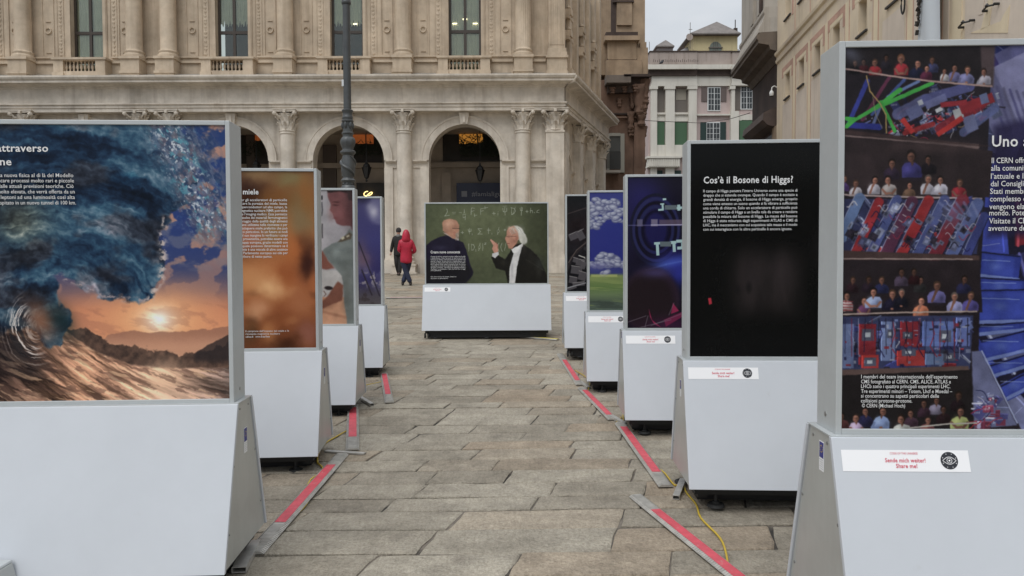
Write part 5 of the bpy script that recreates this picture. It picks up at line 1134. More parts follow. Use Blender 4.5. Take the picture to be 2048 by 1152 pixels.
def slope(x0, x1, yt0, yt1, yb_, y=2.2):
    MB().add([(xx(x0, dd), y, zz(yb_, dd)), (xx(x1, dd), y, zz(yb_, dd)), (xx(x1, dd), y + 1.5, zz(yt1, dd)), (xx(x0, dd), y + 1.5, zz(yt0, dd)), (xx(x0, dd), y + 3, zz(yb_, dd)), (xx(x1, dd), y + 3, zz(yb_, dd))], [(0, 1, 2, 3), (2, 1, 5), (0, 3, 4), (3, 2, 5, 4)]).build('roof_slope', mat('slate_grey_roof', (.27, .26, .26), .8, noise=(2, .2)), hc)
slope(1343, 1388, 101, 78, 106); slope(1476, 1512, 76, 92, 106)
mb = MB(); mb.box(xx(1471, dd), xx(1478, dd), 1.5, 2, zz(60, dd), zz(53, dd)); mb.box(xx(1474, dd), xx(1475.4, dd), 1.7, 1.8, zz(54, dd), zz(35, dd)); mb.build('chimney', M_UMBER, hc)
mb = MB().tube([(xx(1378, dd), .5, zz(100, dd)), (xx(1378, dd), .5, zz(48, dd))], .03, 5); mb.tube([(xx(1375, dd), .5, zz(62, dd)), (xx(1382, dd), .5, zz(62, dd))], .03, 5); mb.tube([(xx(1297, dd), .5, zz(102, dd)), (xx(1297, dd), .5, zz(86, dd))], .03, 5); mb.build('aerial', M_GRY, hc)
MB().lathe([(.02, 0), (.3, .08), (.34, .14)], seg=14, M=Matrix.Translation((xx(1376.5, dd), .6, zz(77, dd))) @ Matrix.Rotation(math.pi / 2, 4, 'X')).build('satellite_dish', M_PAR, hc, smooth=True)
mb = MB()
for i in range(24): q = xx(1304 + i * 3.8, DC); mb.box(q - .02, q + .02, -.9, -.86, zz(128.5, DC), zz(123 + (i % 3), DC))
mb.build('parapet_spike', M_UMBER, hc, kind='stuff')
M_PIG = mat('pigeon_feathers', (.05, .05, .055), .7)
def pigeon(px, py, out, lab, s=1.0):
    p = at(px, py, DC - out); mb = MB(); mb.lathe([(.01, -.17), (.05, -.12), (.09, -.03), (.09, .05), (.05, .12), (.02, .16)], seg=9, M=Matrix.Rotation(math.radians(60), 4, 'Y')); mb.lathe([(.01, -.05), (.05, -.02), (.05, .03), (.01, .06)], .1, 0, 8, M=Matrix.Translation((0, 0, .12))); mb.v = [tuple(Vector(v) * s) for v in mb.v]
    o = mb.build('pigeon', M_PIG, None, smooth=True); o.location = p; tag(o, lab, 'pigeon', 'pigeons on the pale house')
pigeon(1323, 124.6, .95, 'large dark pigeon on the left parapet of the pale house', 1.5); pigeon(1418, 136.5, .6, 'small pigeon in the middle of the ledge, left one of two', .9); pigeon(1441, 136, .6, 'small pigeon in the middle of the ledge, right one of two', 1.0)

w_ = bpy.data.objects.new('x', None); bpy.data.objects.remove(w_)
wp = [at(1286, 241, 46), at(1330, 243, 54), at(1400, 246, 62), at(1460, 238, 52), at(1500, 226, 42)]
tag(MB().tube(wp, .022, 5).build('street_wire', M_UMBER, None), 'thin dark wire strung across the side street in front of the pale house', 'wire')

# corner building with the deep cornice
MD_ = math.atan(.1107)
M_GST = mat('grey_beige_stucco', (0.486, 0.439, 0.378), .8, noise=(.6, .2), streak=.6); M_DBR = mat('shaded_brown_wall', (.085, .055, .045), .85, noise=(.8, .5), streak=.5)
EO = (12.42, 35.9, 1.3); eb = thing('corniced_building', 'grey building with a deep dark cornice beside the yellow wall', 'building', EO)
EM = Matrix.Rotation(-MD_, 4, 'Z')      # local x to the right, y back along the street
mb = MB(EM); mb.box(.35, 6, .05, 6.4, -.5, 9.9); mb.build('lower_wall', M_DBR, eb)  # brown wall with the cornice's shade put into its colour
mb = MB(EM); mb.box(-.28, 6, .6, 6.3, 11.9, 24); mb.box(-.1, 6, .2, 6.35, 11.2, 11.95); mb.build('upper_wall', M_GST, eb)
mb = MB(EM); mb.prism([(6, 9.9), (.3, 9.9), (.1, 10.2), (-.2, 10.3), (-.25, 10.5), (-.74, 10.6), (-.74, 10.74), (-.82, 10.8), (-.82, 10.98), (-.6, 11.1), (6, 11.24)], 'y', -.3, 6.5); mb.build('cornice', mat('cornice_stone', (.17, .135, .105), .8, noise=(1, .3), streak=.6), eb)
mb = MB(EM); mb.prism([(6, 11.25), (-.62, 11.25), (-.58, 11.5), (-.42, 11.75), (-.34, 12.1), (-.40, 12.2), (-.40, 12.35), (-.30, 12.45), (6, 12.5)], 'y', .25, 6.35); mb.build('window_ledge', M_GST, eb)
for a, b in ((1.2, 1.6), (2.6, 3.2)): mb = MB(EM); mb.box(-.42, -.2, a, b, 12.4, 24); mb.build('pilaster', M_GST, eb)
mb = MB(EM); mb.tube([(-.36, 1.0, 12.4), (-.36, 1.0, 24)], .09, 8); mb.build('downpipe', M_UMBER, eb, smooth=True)
mb = MB(EM); mb.prism([(.5, 6.75), (-.1, 6.9), (-.35, 7.15), (-.3, 7.5), (.1, 7.7), (.5, 7.8)], 'y', .5, 5.5); mb.build('canopy', mat('canopy_brown', (.11, .075, .06), .7, noise=(1, .4)), eb)
mb = MB(EM); mb.box(-.22, -.14, 3.4, 4.2, 7.3, 7.36); mb.build('canopy_lamp', mat('pale_lamp', (.7, .72, .74), .4), eb)
mb = MB(EM); mb.box(.30, .36, 1.2, 5.6, -.3, 6.6); mb.build('dark_doorway', M_DARK, eb)
mb = MB(EM); mb.box(.2, .36, .06, 1.0, -.3, 6.8); mb.build('door_pier', M_TAN, eb)
p = at(1543, 186, 35.3); sc_ = thing('security_camera', 'white dome security camera on a curved arm at the corner of the yellow wall', 'camera', p)
MB().lathe([(.02, -.16), (.08, -.13), (.10, -.06), (.10, .02), (.07, .09), (.03, .12)], seg=14).build('dome', M_WFR, sc_, smooth=True)
MB().tube([(0, 0, .1), (.02, 0, .26), (.12, 0, .32), (.26, 0, .26)], .028, 7).build('bracket', M_WFR, sc_, smooth=True)
MB().lathe([(.02, -.2), (.07, -.17), (.08, -.135)], seg=12).build('lens_dome', M_DARK, sc_, smooth=True)

# long yellow wall on the right
M_OCHRE = mat('aged_ochre_plaster', (.74, .62, .455), .85, noise=(.45, .22), streak=0.3, dirt=(.6, .5, .5, (.56, .46, .38)))
M_GREYP = mat('greyed_plaster', (.72, .62, .52), .85, noise=(.5, .2), streak=0.3); M_ROSE = mat('faded_rose_paint', (.62, .38, .29), .85, noise=(1.2, .4)); M_BAND = mat('pale_yellow_paint', (.78, .66, .47), .85, noise=(.7, .15), streak=0.2)
fy = 35.3; fx = 8.5 + .1107 * fy; org = (fx, fy, 1.3)
yw = thing('yellow_building', 'long aged yellow wall with small deep windows and faded rose painted frames', 'building', org)
YM = Matrix(((-math.sin(MD_), math.cos(MD_), 0, 0), (-math.cos(MD_), -math.sin(MD_), 0, 0), (0, 0, 1, 0), (0, 0, 0, 1)))     # u towards the camera, v into the wall
UOF = lambda y: (fy - y) / math.cos(MD_)
Zr = lambda rel: CZ + rel - 1.3
wins = [UOF(y) for y in (33.4, 31.15, 28.95, 26.7, 24.1, 21.6, 19.9, 12.5, 9.5)]
holes = [(u - .38, u + .38, Zr(7.28), Zr(8.32)) for u in wins[:5]] + [(wins[5] - .38, wins[5] + .38, Zr(7.4), Zr(8.5))] + [(u - .38, u + .38, Zr(7.28), Zr(8.32)) for u in wins[7:]]
up = [(u - .45, u + .45, Zr(10.8), Zr(12.3)) for u in wins[:6]]
mb = MB(YM); wall_holes(mb, 0, 31, -2, 17, 0, .45, holes + up); mb.build('wall', M_OCHRE, yw)
for i, (a, b, c_, d) in enumerate(holes + up):
    mb = MB(YM); mb.box(a, b, .30, .36, c_, d); w = mb.build('window', mat('shuttered_window', (.17, .145, .11), .8, noise=(2, .3)) if i != 2 else MATS['shuttered_window'], yw)
    mb = MB(YM); mb.box(a - .10, b + .10, -.07, .02, c_ - .10, c_ - .045); mb.build('sill', mat('dark_sill', (.045, .04, .038), .7), w)  # thin dark slab below each window
    mb = MB(YM); mb.box((a + b) / 2 - .03, (a + b) / 2 + .03, .27, .31, c_, d); mb.build('shutter_joint', M_GRY, w)
def flat(name, u0, u1, z0, z1, m, o=.012, parent=yw): mb = MB(YM); mb.box(u0, u1, -o, .0, z0, z1); return mb.build(name, m, parent)
for i, u in enumerate(wins[:7]):
    zt = Zr(8.72); zz_ = Zr(8.5)
    flat('painted_frame', u - .95, u + .95, zz_, zt, M_ROSE); flat('painted_frame', u - .95, u - .72, Zr(8.28), zz_, M_ROSE); flat('painted_frame', u + .72, u + .95, Zr(8.0), zz_, M_ROSE)
    flat('painted_panel', u - .72, u + .72, Zr(8.36), zz_, M_BAND, .008)
    flat('painted_pilaster', u + .98, u + 1.36, -1, Zr(8.72), M_BAND, .010); flat('painted_line', u + .94, u + .98, -1, Zr(8.0), M_ROSE, .014); flat('painted_line', u + 1.36, u + 1.40, -1, Zr(8.72), M_ROSE, .014)
    flat('grey_panel', u - .80, u + .80, -1, Zr(7.05), M_GREYP, .006)
    flat('painted_frame', u - .95, u + .95, Zr(12.5), Zr(12.8), M_ROSE); flat('painted_frame', u + .7, u + .95, Zr(10.6), Zr(12.5), M_ROSE); flat('painted_line', u + 1.2, u + 1.25, Zr(9.7), Zr(15), M_ROSE, .014)
mb = MB(YM); mb.prism([(0, Zr(9.18)), (-.10, Zr(9.24)), (-.12, Zr(9.36)), (-.05, Zr(9.4)), (-.05, Zr(9.52)), (-.16, Zr(9.58)), (-.18, Zr(9.68)), (0, Zr(9.72))], 'x', 0, 13.4) if False else None
prof = [(0, Zr(9.16)), (-.07, Zr(9.2)), (-.09, Zr(9.32)), (-.04, Zr(9.36)), (-.04, Zr(9.48)), (-.12, Zr(9.54)), (-.14, Zr(9.66)), (0, Zr(9.7))]
n_ = len(prof); mb = MB(YM); mb.add([(0.02, v, z) for v, z in prof] + [(14.6, v, z) for v, z in prof], [(i, i + 1, n_ + i + 1, n_ + i) for i in range(n_ - 1)] + [tuple(range(n_)), tuple(range(n_, 2 * n_))]); mb.build('string_course', M_OCHRE, yw)
# the nearer stretch: painted sham architecture
for (a, b, m_, o_) in ((19.3, 18.2, M_GREYP, .010), (18.0, 17.55, M_BAND, .018), (17.4, 14.8, M_GREYP, .010), (14.6, 14.2, M_ROSE, .016), (14.1, 11, M_GREYP, .010)): flat('painted_panel', UOF(a), UOF(b), -1, Zr(12.5), m_, o_)
def uvz(px, py):
    t = (px - 1024) / F; y = 8.5 / (t - .1107); return UOF(y), CZ + (525 - py) / F * y - 1.3
for pts, m_ in (([(1935, 75), (1995, 52), (2000, 40), (2012, 20), (2008, 75)], M_BAND), ([(1955, 70), (1970, 5), (1962, 0), (1978, 0), (1972, 60)], M_BAND), ([(1952, 20), (1962, 8), (1958, 38), (1950, 40)], M_GREYP)):
    mb = MB(YM); q = [uvz(*p) for p in pts]; n = len(q); mb.add([(a, -.022, b) for a, b in q] + [(a, 0, b) for a, b in q], [tuple(range(n))] + [(i, (i + 1) % n, n + (i + 1) % n, n + i) for i in range(n)]); mb.build('painted_moulding', m_, yw)
for (x0, x1, yy) in ((1920, 1942, 64), (1968, 1990, 32)):
    mb = MB(YM); a, z = uvz(x0, yy); b, _ = uvz(x1, yy); mb.tube([(a, -.12, z), ((a + b) / 2, -.14, z + .03), (b, -.12, z - .02)], .022, 6); mb.tube([(a, -.12, z), (a, 0.02, z)], .03, 6); mb.tube([(b, -.12, z), (b, 0.02, z)], .03, 6); mb.lathe([(.01, -.04), (.05, 0), (.01, .05)], (a + b) / 2, -.14, 6, M=YM @ Matrix.Translation((0, 0, z + .04)) ); mb.build('iron_fitting', M_IRON, yw)
mb = MB(YM); a, z = uvz(1808, 18); mb.tube([(a + .12 * math.cos(q * .52), -.12, z + .26 * math.sin(q * .52)) for q in range(13)], .025, 6); mb.build('iron_ring', M_IRON, yw)
# banner hanging on the wall
a0, _ = uvz(1853, 60); a1, _ = uvz(1899, 60); zb = Zr(5.2)
bp = YM @ Vector((a0, -.3, 0)); bn = thing('wall_banner', 'tall pale blue banner with black marks along its edge on the yellow wall', 'banner', (bp.x + org[0], bp.y + org[1], zb + 1.3), 0)
BM = Matrix.Rotation(0, 4, 'Z'); mb = MB(YM); V = []; n = 10
for j in range(25):
    for i in range(n + 1): V.append(((a1 - a0) * i / n, .03 * math.sin(i * .9 + j * .25), 7.5 * j / 24))
mb.add(V, [(j * (n + 1) + i, j * (n + 1) + i + 1, (j + 1) * (n + 1) + i + 1, (j + 1) * (n + 1) + i) for j in range(24) for i in range(n)])
ba = mb.build('banner_cloth', mat('pale_banner_cloth', (.60, .64, .68), .8), bn, smooth=True)
mb = MB(YM); k = 1 / F * 19.1
for pts in ([(1859, 4), (1862, 3), (1863, 1)], [(1863, 9), (1861.5, 15), (1859, 20)], [(1859, 9), (1858.5, 14)], [(1856, 29), (1858, 25.5), (1861, 24)], [(1860, 30), (1860.5, 34), (1859, 38), (1858, 41)], [(1859, 44), (1859.5, 52), (1856.5, 58), (1854, 55), (1855, 49)], [(1857.5, 68), (1856.5, 72), (1856, 77)]):
    q = [((p[0] - 1853) / 46 * (a1 - a0), -.05, CZ + (525 - p[1]) * k - 1.3 - zb) for p in pts]; mb.tube(q, .045, 5)
mb.build('banner_marks', M_DARK, ba)
# ------------------------------------------------------------------ exhibition stands
M_FRAME = mat('satin_aluminium', (.50, .525, .53), .4, .15, noise=(6, .08))
M_PLATE = mat('brushed_side_plate', (.52, .535, .52), .3, .3, noise=(2.2, .16), streak=.2, grain=[(30, (1, 1, .15), .12, (.75, .73, .7))])
M_WHITE = mat('white_board', (.565, .592, .63), .42, noise=(2.2, .05), dirt=(11, .68, .3, (.42, .41, .39)), grain=[(1.2, (1, 1, .35), .07, (.8, .8, .8))], bump=(3, .08, .01))
M_BLACK = mat('black_steel', (.012, .012, .013), .55)
M_RUB = mat('black_rubber', (.02, .02, .02), .7)
M_TXT = mat('white_lettering', (.74, .74, .74), .5)
M_STK = mat('white_sticker', (.86, .86, .87), .4)
M_RED = mat('red_sticker_ink', (.62, .05, .10), .5)
M_INK = mat('black_sticker_ink', (.02, .022, .03), .5)
M_FLAG = mat('blue_flag_ink', (.03, .035, .23), .5)
M_STAR = mat('yellow_star_ink', (.75, .55, .05), .5)
M_SCR = mat('steel_screw', (.35, .35, .34), .35, .9)
PW, PH, PT, BZ0, BZ1 = 2.2, 1.46, .19, .14, .93
FB = Matrix.Translation((0, -.036, BZ1))                              # frame of the sloping front board: u, out, down the slope
_dy, _dz = -.25, -(BZ1 - BZ0); _l = math.hypot(_dy, _dz)
def front(u, s, o=0.0):
    return (u, -.036 + _dy / _l * s - .953 * o * 1.0, BZ1 + _dz / _l * s + .3 * o)
def stand(label, anchor, yaw, z, canvas, texts, rect, side='R', share=True, flag=None, caster=False, group='exhibition stands on the square'):
    ca, sa = math.cos(yaw), math.sin(yaw)
    x, y = anchor
    if side == 'L': x, y = x - PW * ca, y - PW * sa
    t = thing('exhibition_stand', label, 'exhibition stand', (x, y, z), yaw, group)
    # aluminium case round the print
    cs = MB(); fw = .023
    cs.box(0, fw, 0, PT, BZ1, BZ1 + PH); cs.box(PW - fw, PW, 0, PT, BZ1, BZ1 + PH); cs.box(fw, PW - fw, 0, PT, BZ1 + PH - fw, BZ1 + PH); cs.box(fw, PW - fw, 0, PT, BZ1, BZ1 + fw)
    cs.box(fw, PW - fw, .012, PT - .012, BZ1 + fw, BZ1 + PH - fw)
    cs.build('display_case', M_FRAME, t, bevel=.0025)
    # the print
    pa, pb, pz0, pz1 = fw, PW - fw, BZ1 + fw, BZ1 + PH - fw
    x0, y0, x1, y1 = rect
    po = MB().add([(pa, .009, pz0), (pb, .009, pz0), (pb, .009, pz1), (pa, .009, pz1)], [(0, 1, 2, 3)])
    me = po.mesh('poster'); uv = me.uv_layers.new(name='uv')
    for i, c_ in enumerate([(0, 0), (1, 0), (1, 1), (0, 1)]): uv.data[i].uv = c_
    me.materials.append(canvas); p = link('poster', me, t)
    if texts:
        kx = (pb - pa) / (x1 - x0); kz = (pz1 - pz0) / (y1 - y0)
        for nm, lines in texts:
            mb = MB()
            for (s, a, b, base, size, bold) in lines:
                put_text(mb, s, a, b, base, size, lambda X, Y, h: (pa + (X - x0) * kx, .0065, pz1 - (Y - y0) * kz + h * kz), bold)
            mb.build(nm, M_TXT, p)
    # base: white boards front and back, aluminium side plates and lid
    for sgn, nm in ((1, 'front_board'), (-1, 'back_board')):
        m_ = PT / 2; f = lambda yy: m_ + (yy - m_) * sgn
        MB().hexa([(-.03, f(-.285), BZ0), (PW + .03, f(-.285), BZ0), (PW + .03, f(-.262), BZ0), (-.03, f(-.262), BZ0), (-.03, f(-.036), BZ1), (PW + .03, f(-.036), BZ1), (PW + .03, f(-.012), BZ1), (-.03, f(-.012), BZ1)]).build(nm, M_WHITE, t, bevel=.003)
    pl = [(-.255, BZ0 + .004), (PT + .255, BZ0 + .004), (PT + .010, BZ1 - .004), (-.010, BZ1 - .004)]
    plates = []
    for xa, xb in ((-.022, -.016), (PW + .016, PW + .022)):
        plates.append(MB().prism([(a, b) for a, b in pl], 'x', xa, xb).build('side_plate', M_PLATE, t))
    MB().box(-.028, PW + .028, -.030, -.002, BZ1 - .002, BZ1 + .003).box(-.028, PW + .028, PT + .002, PT + .030, BZ1 - .002, BZ1 + .003).box(-.028, -.001, -.002, PT + .002, BZ1 - .002, BZ1 + .003).box(PW + .001, PW + .028, -.002, PT + .002, BZ1 - .002, BZ1 + .003).build('lid_plate', M_FRAME, t)
    MB().box(.02, PW - .02, -.2, PT + .2, BZ0 - .055, BZ0 - .003).box(.05, .11, -.15, PT + .15, BZ0 - .09, BZ0 - .055).box(PW - .11, PW - .05, -.15, PT + .15, BZ0 - .09, BZ0 - .055).box(.06, PW - .06, -.07 if not caster else -.2, PT + .07, .012, BZ0 - .056).build('chassis_shade_skirt', M_BLACK, t)  # black chassis; its skirt near the ground also stands in for shade underneath
    for fx in ((.16, PW - .16) if not caster else (.2, PW / 2, PW - .2)):
        for fy in (-.17, PT + .17):
            fo = MB().lathe([(.012, BZ0 - .06), (.012, .035), (.022, .034), (.022, .022), (.052, .018), (.058, .0)], fx, fy, 14).build('foot', M_RUB, t, smooth=True)
    if caster:
        for k in (-.03, .03):
            cb = MB().lathe([(.03, -.012), (.045, -.012), (.048, 0), (.045, .012), (.03, .012)], 0, 0, 16, M=Matrix.Translation((.05 + k, -.2, .05)) @ Matrix.Rotation(math.pi / 2, 4, 'Y')).build('caster', M_RUB, t, smooth=True)
    # screws on the side plate
    sc = MB(); pxs = (PW + .0222) if side == 'L' else -.0222; d = .003 if side == 'L' else -.003
    for (yy, zz) in ((.02, BZ1 - .035), (.165, BZ1 - .035), (-.09, .62), (PT + .09, .62), (-.18, .3), (PT + .18, .3)):
        sc.lathe([(.006, 0), (.006, abs(d)), (.003, abs(d) + .001)], 0, 0, 8, M=Matrix.Translation((pxs, yy, zz)) @ Matrix.Rotation(math.pi / 2 if side == 'L' else -math.pi / 2, 4, 'Y'))
    sc.build('screw', M_SCR, plates[1 if side == 'L' else 0], kind='stuff')
    kn = MB().lathe([(.010, 0), (.010, .002), (.005, .003)], 0, 0, 10, M=Matrix.Translation((PW if side == 'L' else 0, .10, BZ1 + .06)) @ Matrix.Rotation(math.pi / 2 if side == 'L' else -math.pi / 2, 4, 'Y')).build('case_screw', M_SCR, t)
    if flag:
        fy0, fy1, fz1 = flag; e = 1 if side == 'L' else -1; X = lambda o: (pxs + e * o)
        h = (fy1 - fy0) * 1.5
        st = MB().box(*sorted((X(.0004), X(.0010))), fy0 - .004, fy1 + .004, fz1 - h * 1.85, fz1 + .004).build('flag_sticker', M_STK, plates[1 if side == 'L' else 0])
        MB().box(*sorted((X(.0012), X(.0018))), fy0, fy1, fz1 - h, fz1).build('flag_field', M_FLAG, st)
        sb = MB()
        for k in range(12):
            a = k * math.pi / 6; cy_, cz_ = (fy0 + fy1) / 2 + .013 * math.sin(a), fz1 - h * .42 + .013 * math.cos(a)
            pts = [(cy_ + (.0032 if q % 2 == 0 else .0013) * math.sin(q * math.pi / 5), cz_ + (.0032 if q % 2 == 0 else .0013) * math.cos(q * math.pi / 5)) for q in range(10)]
            sb.add([(X(.0022), p_[0], p_[1]) for p_ in pts], [tuple(range(10))])
        sb.build('star_ring', M_STAR, st)
        lb = MB()
        for k in range(5): lb.add([(X(.0016), fy0 + .002, fz1 - h * (1.12 + .14 * k)), (X(.0016), fy1 - .003 * (k % 3), fz1 - h * (1.12 + .14 * k)), (X(.0016), fy1 - .003 * (k % 3), fz1 - h * (1.16 + .14 * k)), (X(.0016), fy0 + .002, fz1 - h * (1.16 + .14 * k))], [(0, 1, 2, 3)])
        lb.build('small_print', M_FRAME, st)
    if share:
        u0, u1, s0, s1 = .0, .457, .045, .122
        sk = MB().add([front(u0, s0, .001), front(u1, s0, .001), front(u1, s1, .001), front(u0, s1, .001)], [(3, 2, 1, 0)]).build('share_sticker', M_STK, t)
        tr = lambda X, Y, hh: front(X, Y - hh, .002)
        mb = MB(); put_text(mb, 'Sende mich weiter!', u0 + .155, u0 + .30, s0 + .044, .021, tr, .03); put_text(mb, 'Share me!', u0 + .192, u0 + .268, s0 + .064, .021, tr, .03)
        put_text(mb, 'CODE OF THE UNIVERSE', u0 + .175, u0 + .275, s0 + .016, .011, tr); mb.build('sticker_lettering', M_RED, sk)
        cx_, cy_ = u0 + .385, s0 + .037; R = .031
        MB().add([front(cx_ + R * math.cos(a * math.pi / 16), cy_ + R * math.sin(a * math.pi / 16), .002) for a in range(32)], [tuple(range(32))]).build('emblem_disc', M_INK, sk)
        ey = MB()
        up = [(cx_ - .024 + .048 * i / 10, cy_ - .013 * math.sin(math.pi * i / 10)) for i in range(11)]; lo = [(a, 2 * cy_ - b) for a, b in up]
        for L in (up, lo, [(cx_ + .009 * math.cos(q * math.pi / 6), cy_ + .009 * math.sin(q * math.pi / 6)) for q in range(13)]):
            for (a, b), (c_, d_) in zip(L[:-1], L[1:]):
                nx, ny = -(d_ - b), c_ - a; q = .0009 / math.hypot(nx, ny); nx *= q; ny *= q
                ey.add([front(a - nx, b - ny, .003), front(c_ - nx, d_ - ny, .003), front(c_ + nx, d_ + ny, .003), front(a + nx, b + ny, .003)], [(0, 1, 2, 3)])
        for q in range(8):
            a = q * math.pi / 4 + .4; ey.add([front(cx_ + .025 * math.cos(a) + .0018 * math.cos(b), cy_ + .025 * math.sin(a) + .0018 * math.sin(b), .003) for b in (0, 1.57, 3.14, 4.71)], [(0, 1, 2, 3)])
        ey.add([front(cx_ + .0035 * math.cos(q), cy_ + .0035 * math.sin(q), .003) for q in (0, .8, 1.6, 2.4, 3.2, 4, 4.8, 5.6)], [tuple(range(8))])
        ey.build('eye_emblem', M_STK, sk)
    return t

def lines(rows, x0, x1, y0, dy, size, bold=.012, rag=None):
    return [(s, x0, (x1 if not (rag and i in rag) else rag[i]), y0 + i * dy, size, bold) for i, s in enumerate(rows)]
T_WAVE = [('title', [('attraverso', -9, 94, 304, 21, .03), ('ne', -3, 20, 331, 21, .03)]),
          ('body_text', [('a nuova fisica al di là del Modello', 0 - 3, 143, 354.5, 10.8, .004), ('care processi molto rari e piccole', -3, 144, 365, 10.8, .004), ('dalle attuali previsioni teoriche. Ciò', -8, 143, 376, 10.8, .004), ('molto elevata, che verrà offerta da un', -10, 145, 387, 10.8, .004), ('leptoni ad una luminosità così alta', -3, 145, 398, 10.8, .004), ('ospitato in un nuovo tunnel di 100 km.', -10, 147, 409, 10.8, .004)])]
T_HONEY = [('title', [('l miele', 484, 522, 389, 15, .03)]),
           ('body_text', lines(['per gli acceleratori di particelle', 'ficare la purezza del miele, bassa', 'superconduttori ad alto campo, la', 'magnetica nucleare NMR potrebbe', 'me l’imaging medico. Essa permette', 'dissolve dei materiali ferromagnetici', 'coraggio della qualità degli alimenti', 'viene utilizzata nelle risonanze e per', 'distinguere miele preferito che può', 'essi pericolosi. In un futuro ai nodi', 'del suo mangime lo verificano i campi', 'di provenienza, potrebbe essere una', 'mappa europea, grazie modelli con', 'il quale possono determinare se il', 'miele è una miscela di altre sostanze', 'al Parlamento europeo sui cibi per'], 484, 578, 402.5, 7.05, 7.2, .008) + [('definire di netto punto.', 484, 547, 515.3, 7.2, .008)]),
           ('caption', lines(['Il campione dell’impatto del miele e la', 'risonanza magnetica nucleare', 'del miele'], 492, 578, 664, 5.6, 5.2, 0.0, {1: 560, 2: 540}))]
T_BOARD = [('title', [('Creare nuova conoscenza', 860.5, 919.5, 507, 7.6, .04)]),
           ('body_text', lines(['Come la teoria spiega la natura delle particelle', 'e delle forze, i fisici cercano di capire perché la', 'materia ha massa. Il meccanismo fu proposto nel', 'secolo scorso da più teorici indipendenti, e la', 'scoperta della particella annunciata qui ha dato', 'loro ragione dopo quasi cinquanta anni di ricerca', 'compiuta insieme da migliaia di donne e uomini', 'di tutto il mondo, che hanno progettato anelli e', 'rivelatori e analizzato i dati raccolti fino a oggi'], 860.5, 930, 514.5, 3.15, 3.3, .0) + [('con pazienza.', 860.5, 882, 542.5, 3.3, .0)]),
           ('caption', lines(['Due teorici davanti alla lavagna, durante un', 'incontro al laboratorio'], 860.5, 912, 555.0, 3.4, 3.0, 0, {1: 895}))]
T_BLACK = [('title', [('Cos’è il Bosone di Higgs?', 1405, 1581, 368, 19, .03)]),
           ('body_text', lines(['Il campo di Higgs penetra l’intero Universo come una specie di', 'drappo che si estende ovunque. Quando il campo è eccitato a', 'grandi densità di energia, il bosone di Higgs emerge, proprio', 'come viene emesso un suono quando si fa vibrare a sufficienza', 'una corda di chitarra. Solo un acceleratore di particelle può', 'stimolare il campo di Higgs a un livello tale da creare e rendere', 'possibile la misura del bosone di Higgs. La massa del bosone', 'di Higgs è stata misurata dagli esperimenti ATLAS e CMS di', 'LHC, ma il meccanismo con cui acquisisce tale massa e il modo', 'con cui interagisce con le altre particelle è ancora ignoto.'], 1404.5, 1590, 386, 8.45, 7.9, .004, {9: 1580}))]
T_CROWD = [('title', [('Uno s', 1980, 2051, 291, 31, .03)]),
           ('body_text', [('Il CERN offre', 1980, 2050, 324, 15.6, .008), ('alla comunit', 1979, 2047, 339, 15.6, .008), ('l’attuale e la', 1979, 2049, 355, 15.6, .008), ('dal Consiglio', 1979, 2051, 370, 15.6, .008), ('Stati membri', 1978, 2051, 385, 15.6, .008), ('complesso d', 1978, 2049, 400, 15.6, .008), ('vengono ela', 1977, 2046, 415.5, 15.6, .008), ('mondo. Pote', 1977, 2046, 428, 15.6, .008), ('Visitate il CE', 1977, 2049, 444, 15.6, .008), ('avventure de', 1976, 2049, 458.5, 15.6, .008)]),
           ('caption', [('I membri del team internazionale dell’esperimento', 1729, 1920, 755.5, 11.0, .006), ('CMS fotografato al CERN. CMS, ALICE, ATLAS e', 1729, 1907, 765.5, 11.0, .006), ('LHCb sono i quattro principali esperimenti LHC.', 1729, 1906, 775, 11.0, .006), ('Tre esperimenti minori – Totem, Lhcf e Moedal –', 1729, 1910, 785, 11.0, .006), ('si concentrano su aspetti particolari delle', 1729, 1884, 794.5, 11.0, .006), ('collisioni protone-protone.', 1729, 1831, 804.5, 11.0, .006), ('© CERN (Michael Hoch)', 1731, 1817, 814.5, 11.0, .006)])]
R = math.radians
P = lambda n, cv: print_mat('print_' + n, cv)
stand('large stand with a breaking wave at sunset, nearest on the left of the passage', (-1.449, 3.881), R(3), -.035, P('wave', paint_wave()), T_WAVE, (-419, 250, 453, 804), 'L', False, (.085, .132, BZ1 - .155))
stand('stand with a blurred amber honey print and white text', (-1.558, 6.025), R(4.5), -.012, P('honey', paint_honey()), T_HONEY, (88, 343, 632, 697), 'L', False, (.085, .132, BZ1 - .155))
stand('stand showing a man in a grey polo shirt bending over', (-1.658, 7.948), R(2.5), .023, P('man', paint_doctor()), None, None or (0, 0, 1, 1), 'L', False, (.085, .132, BZ1 - .155))
stand('stand with a violet night sky print, farthest in the left row', (-1.730, 10.022), R(2), .116, P('night', paint_night()), None, (0, 0, 1, 1), 'L', False, None)
stand('stand with two men before a green chalkboard, across the end of the passage', (-1.547, 13.31), R(.2), .297, P('chalkboard', paint_board()), T_BOARD, (851, 408, 1095, 568), 'C', True, None, caster=True)
stand('nearest stand on the right, covered with people on galleries among red and blue machinery', (1.209, 2.788), R(-2.2), .039, P('galleries', paint_crowd()), T_CROWD, (1690, 92, 2858, 858), 'R', True, (.055, .095, BZ1 - .045))
stand('stand with a black print headed by a question in white letters', (1.166, 4.999), R(-3), .033, P('black', paint_black()), T_BLACK, (1379, 290, 2030, 714), 'R', True, (.075, .115, BZ1 - .15))
stand('stand with a dark blue accelerator print and magenta shapes', (1.062, 7.033), R(-2.5), .046, P('accelerator', paint_collider()), None, (0, 0, 1, 1), 'R', True, (.075, .115, BZ1 - .02))
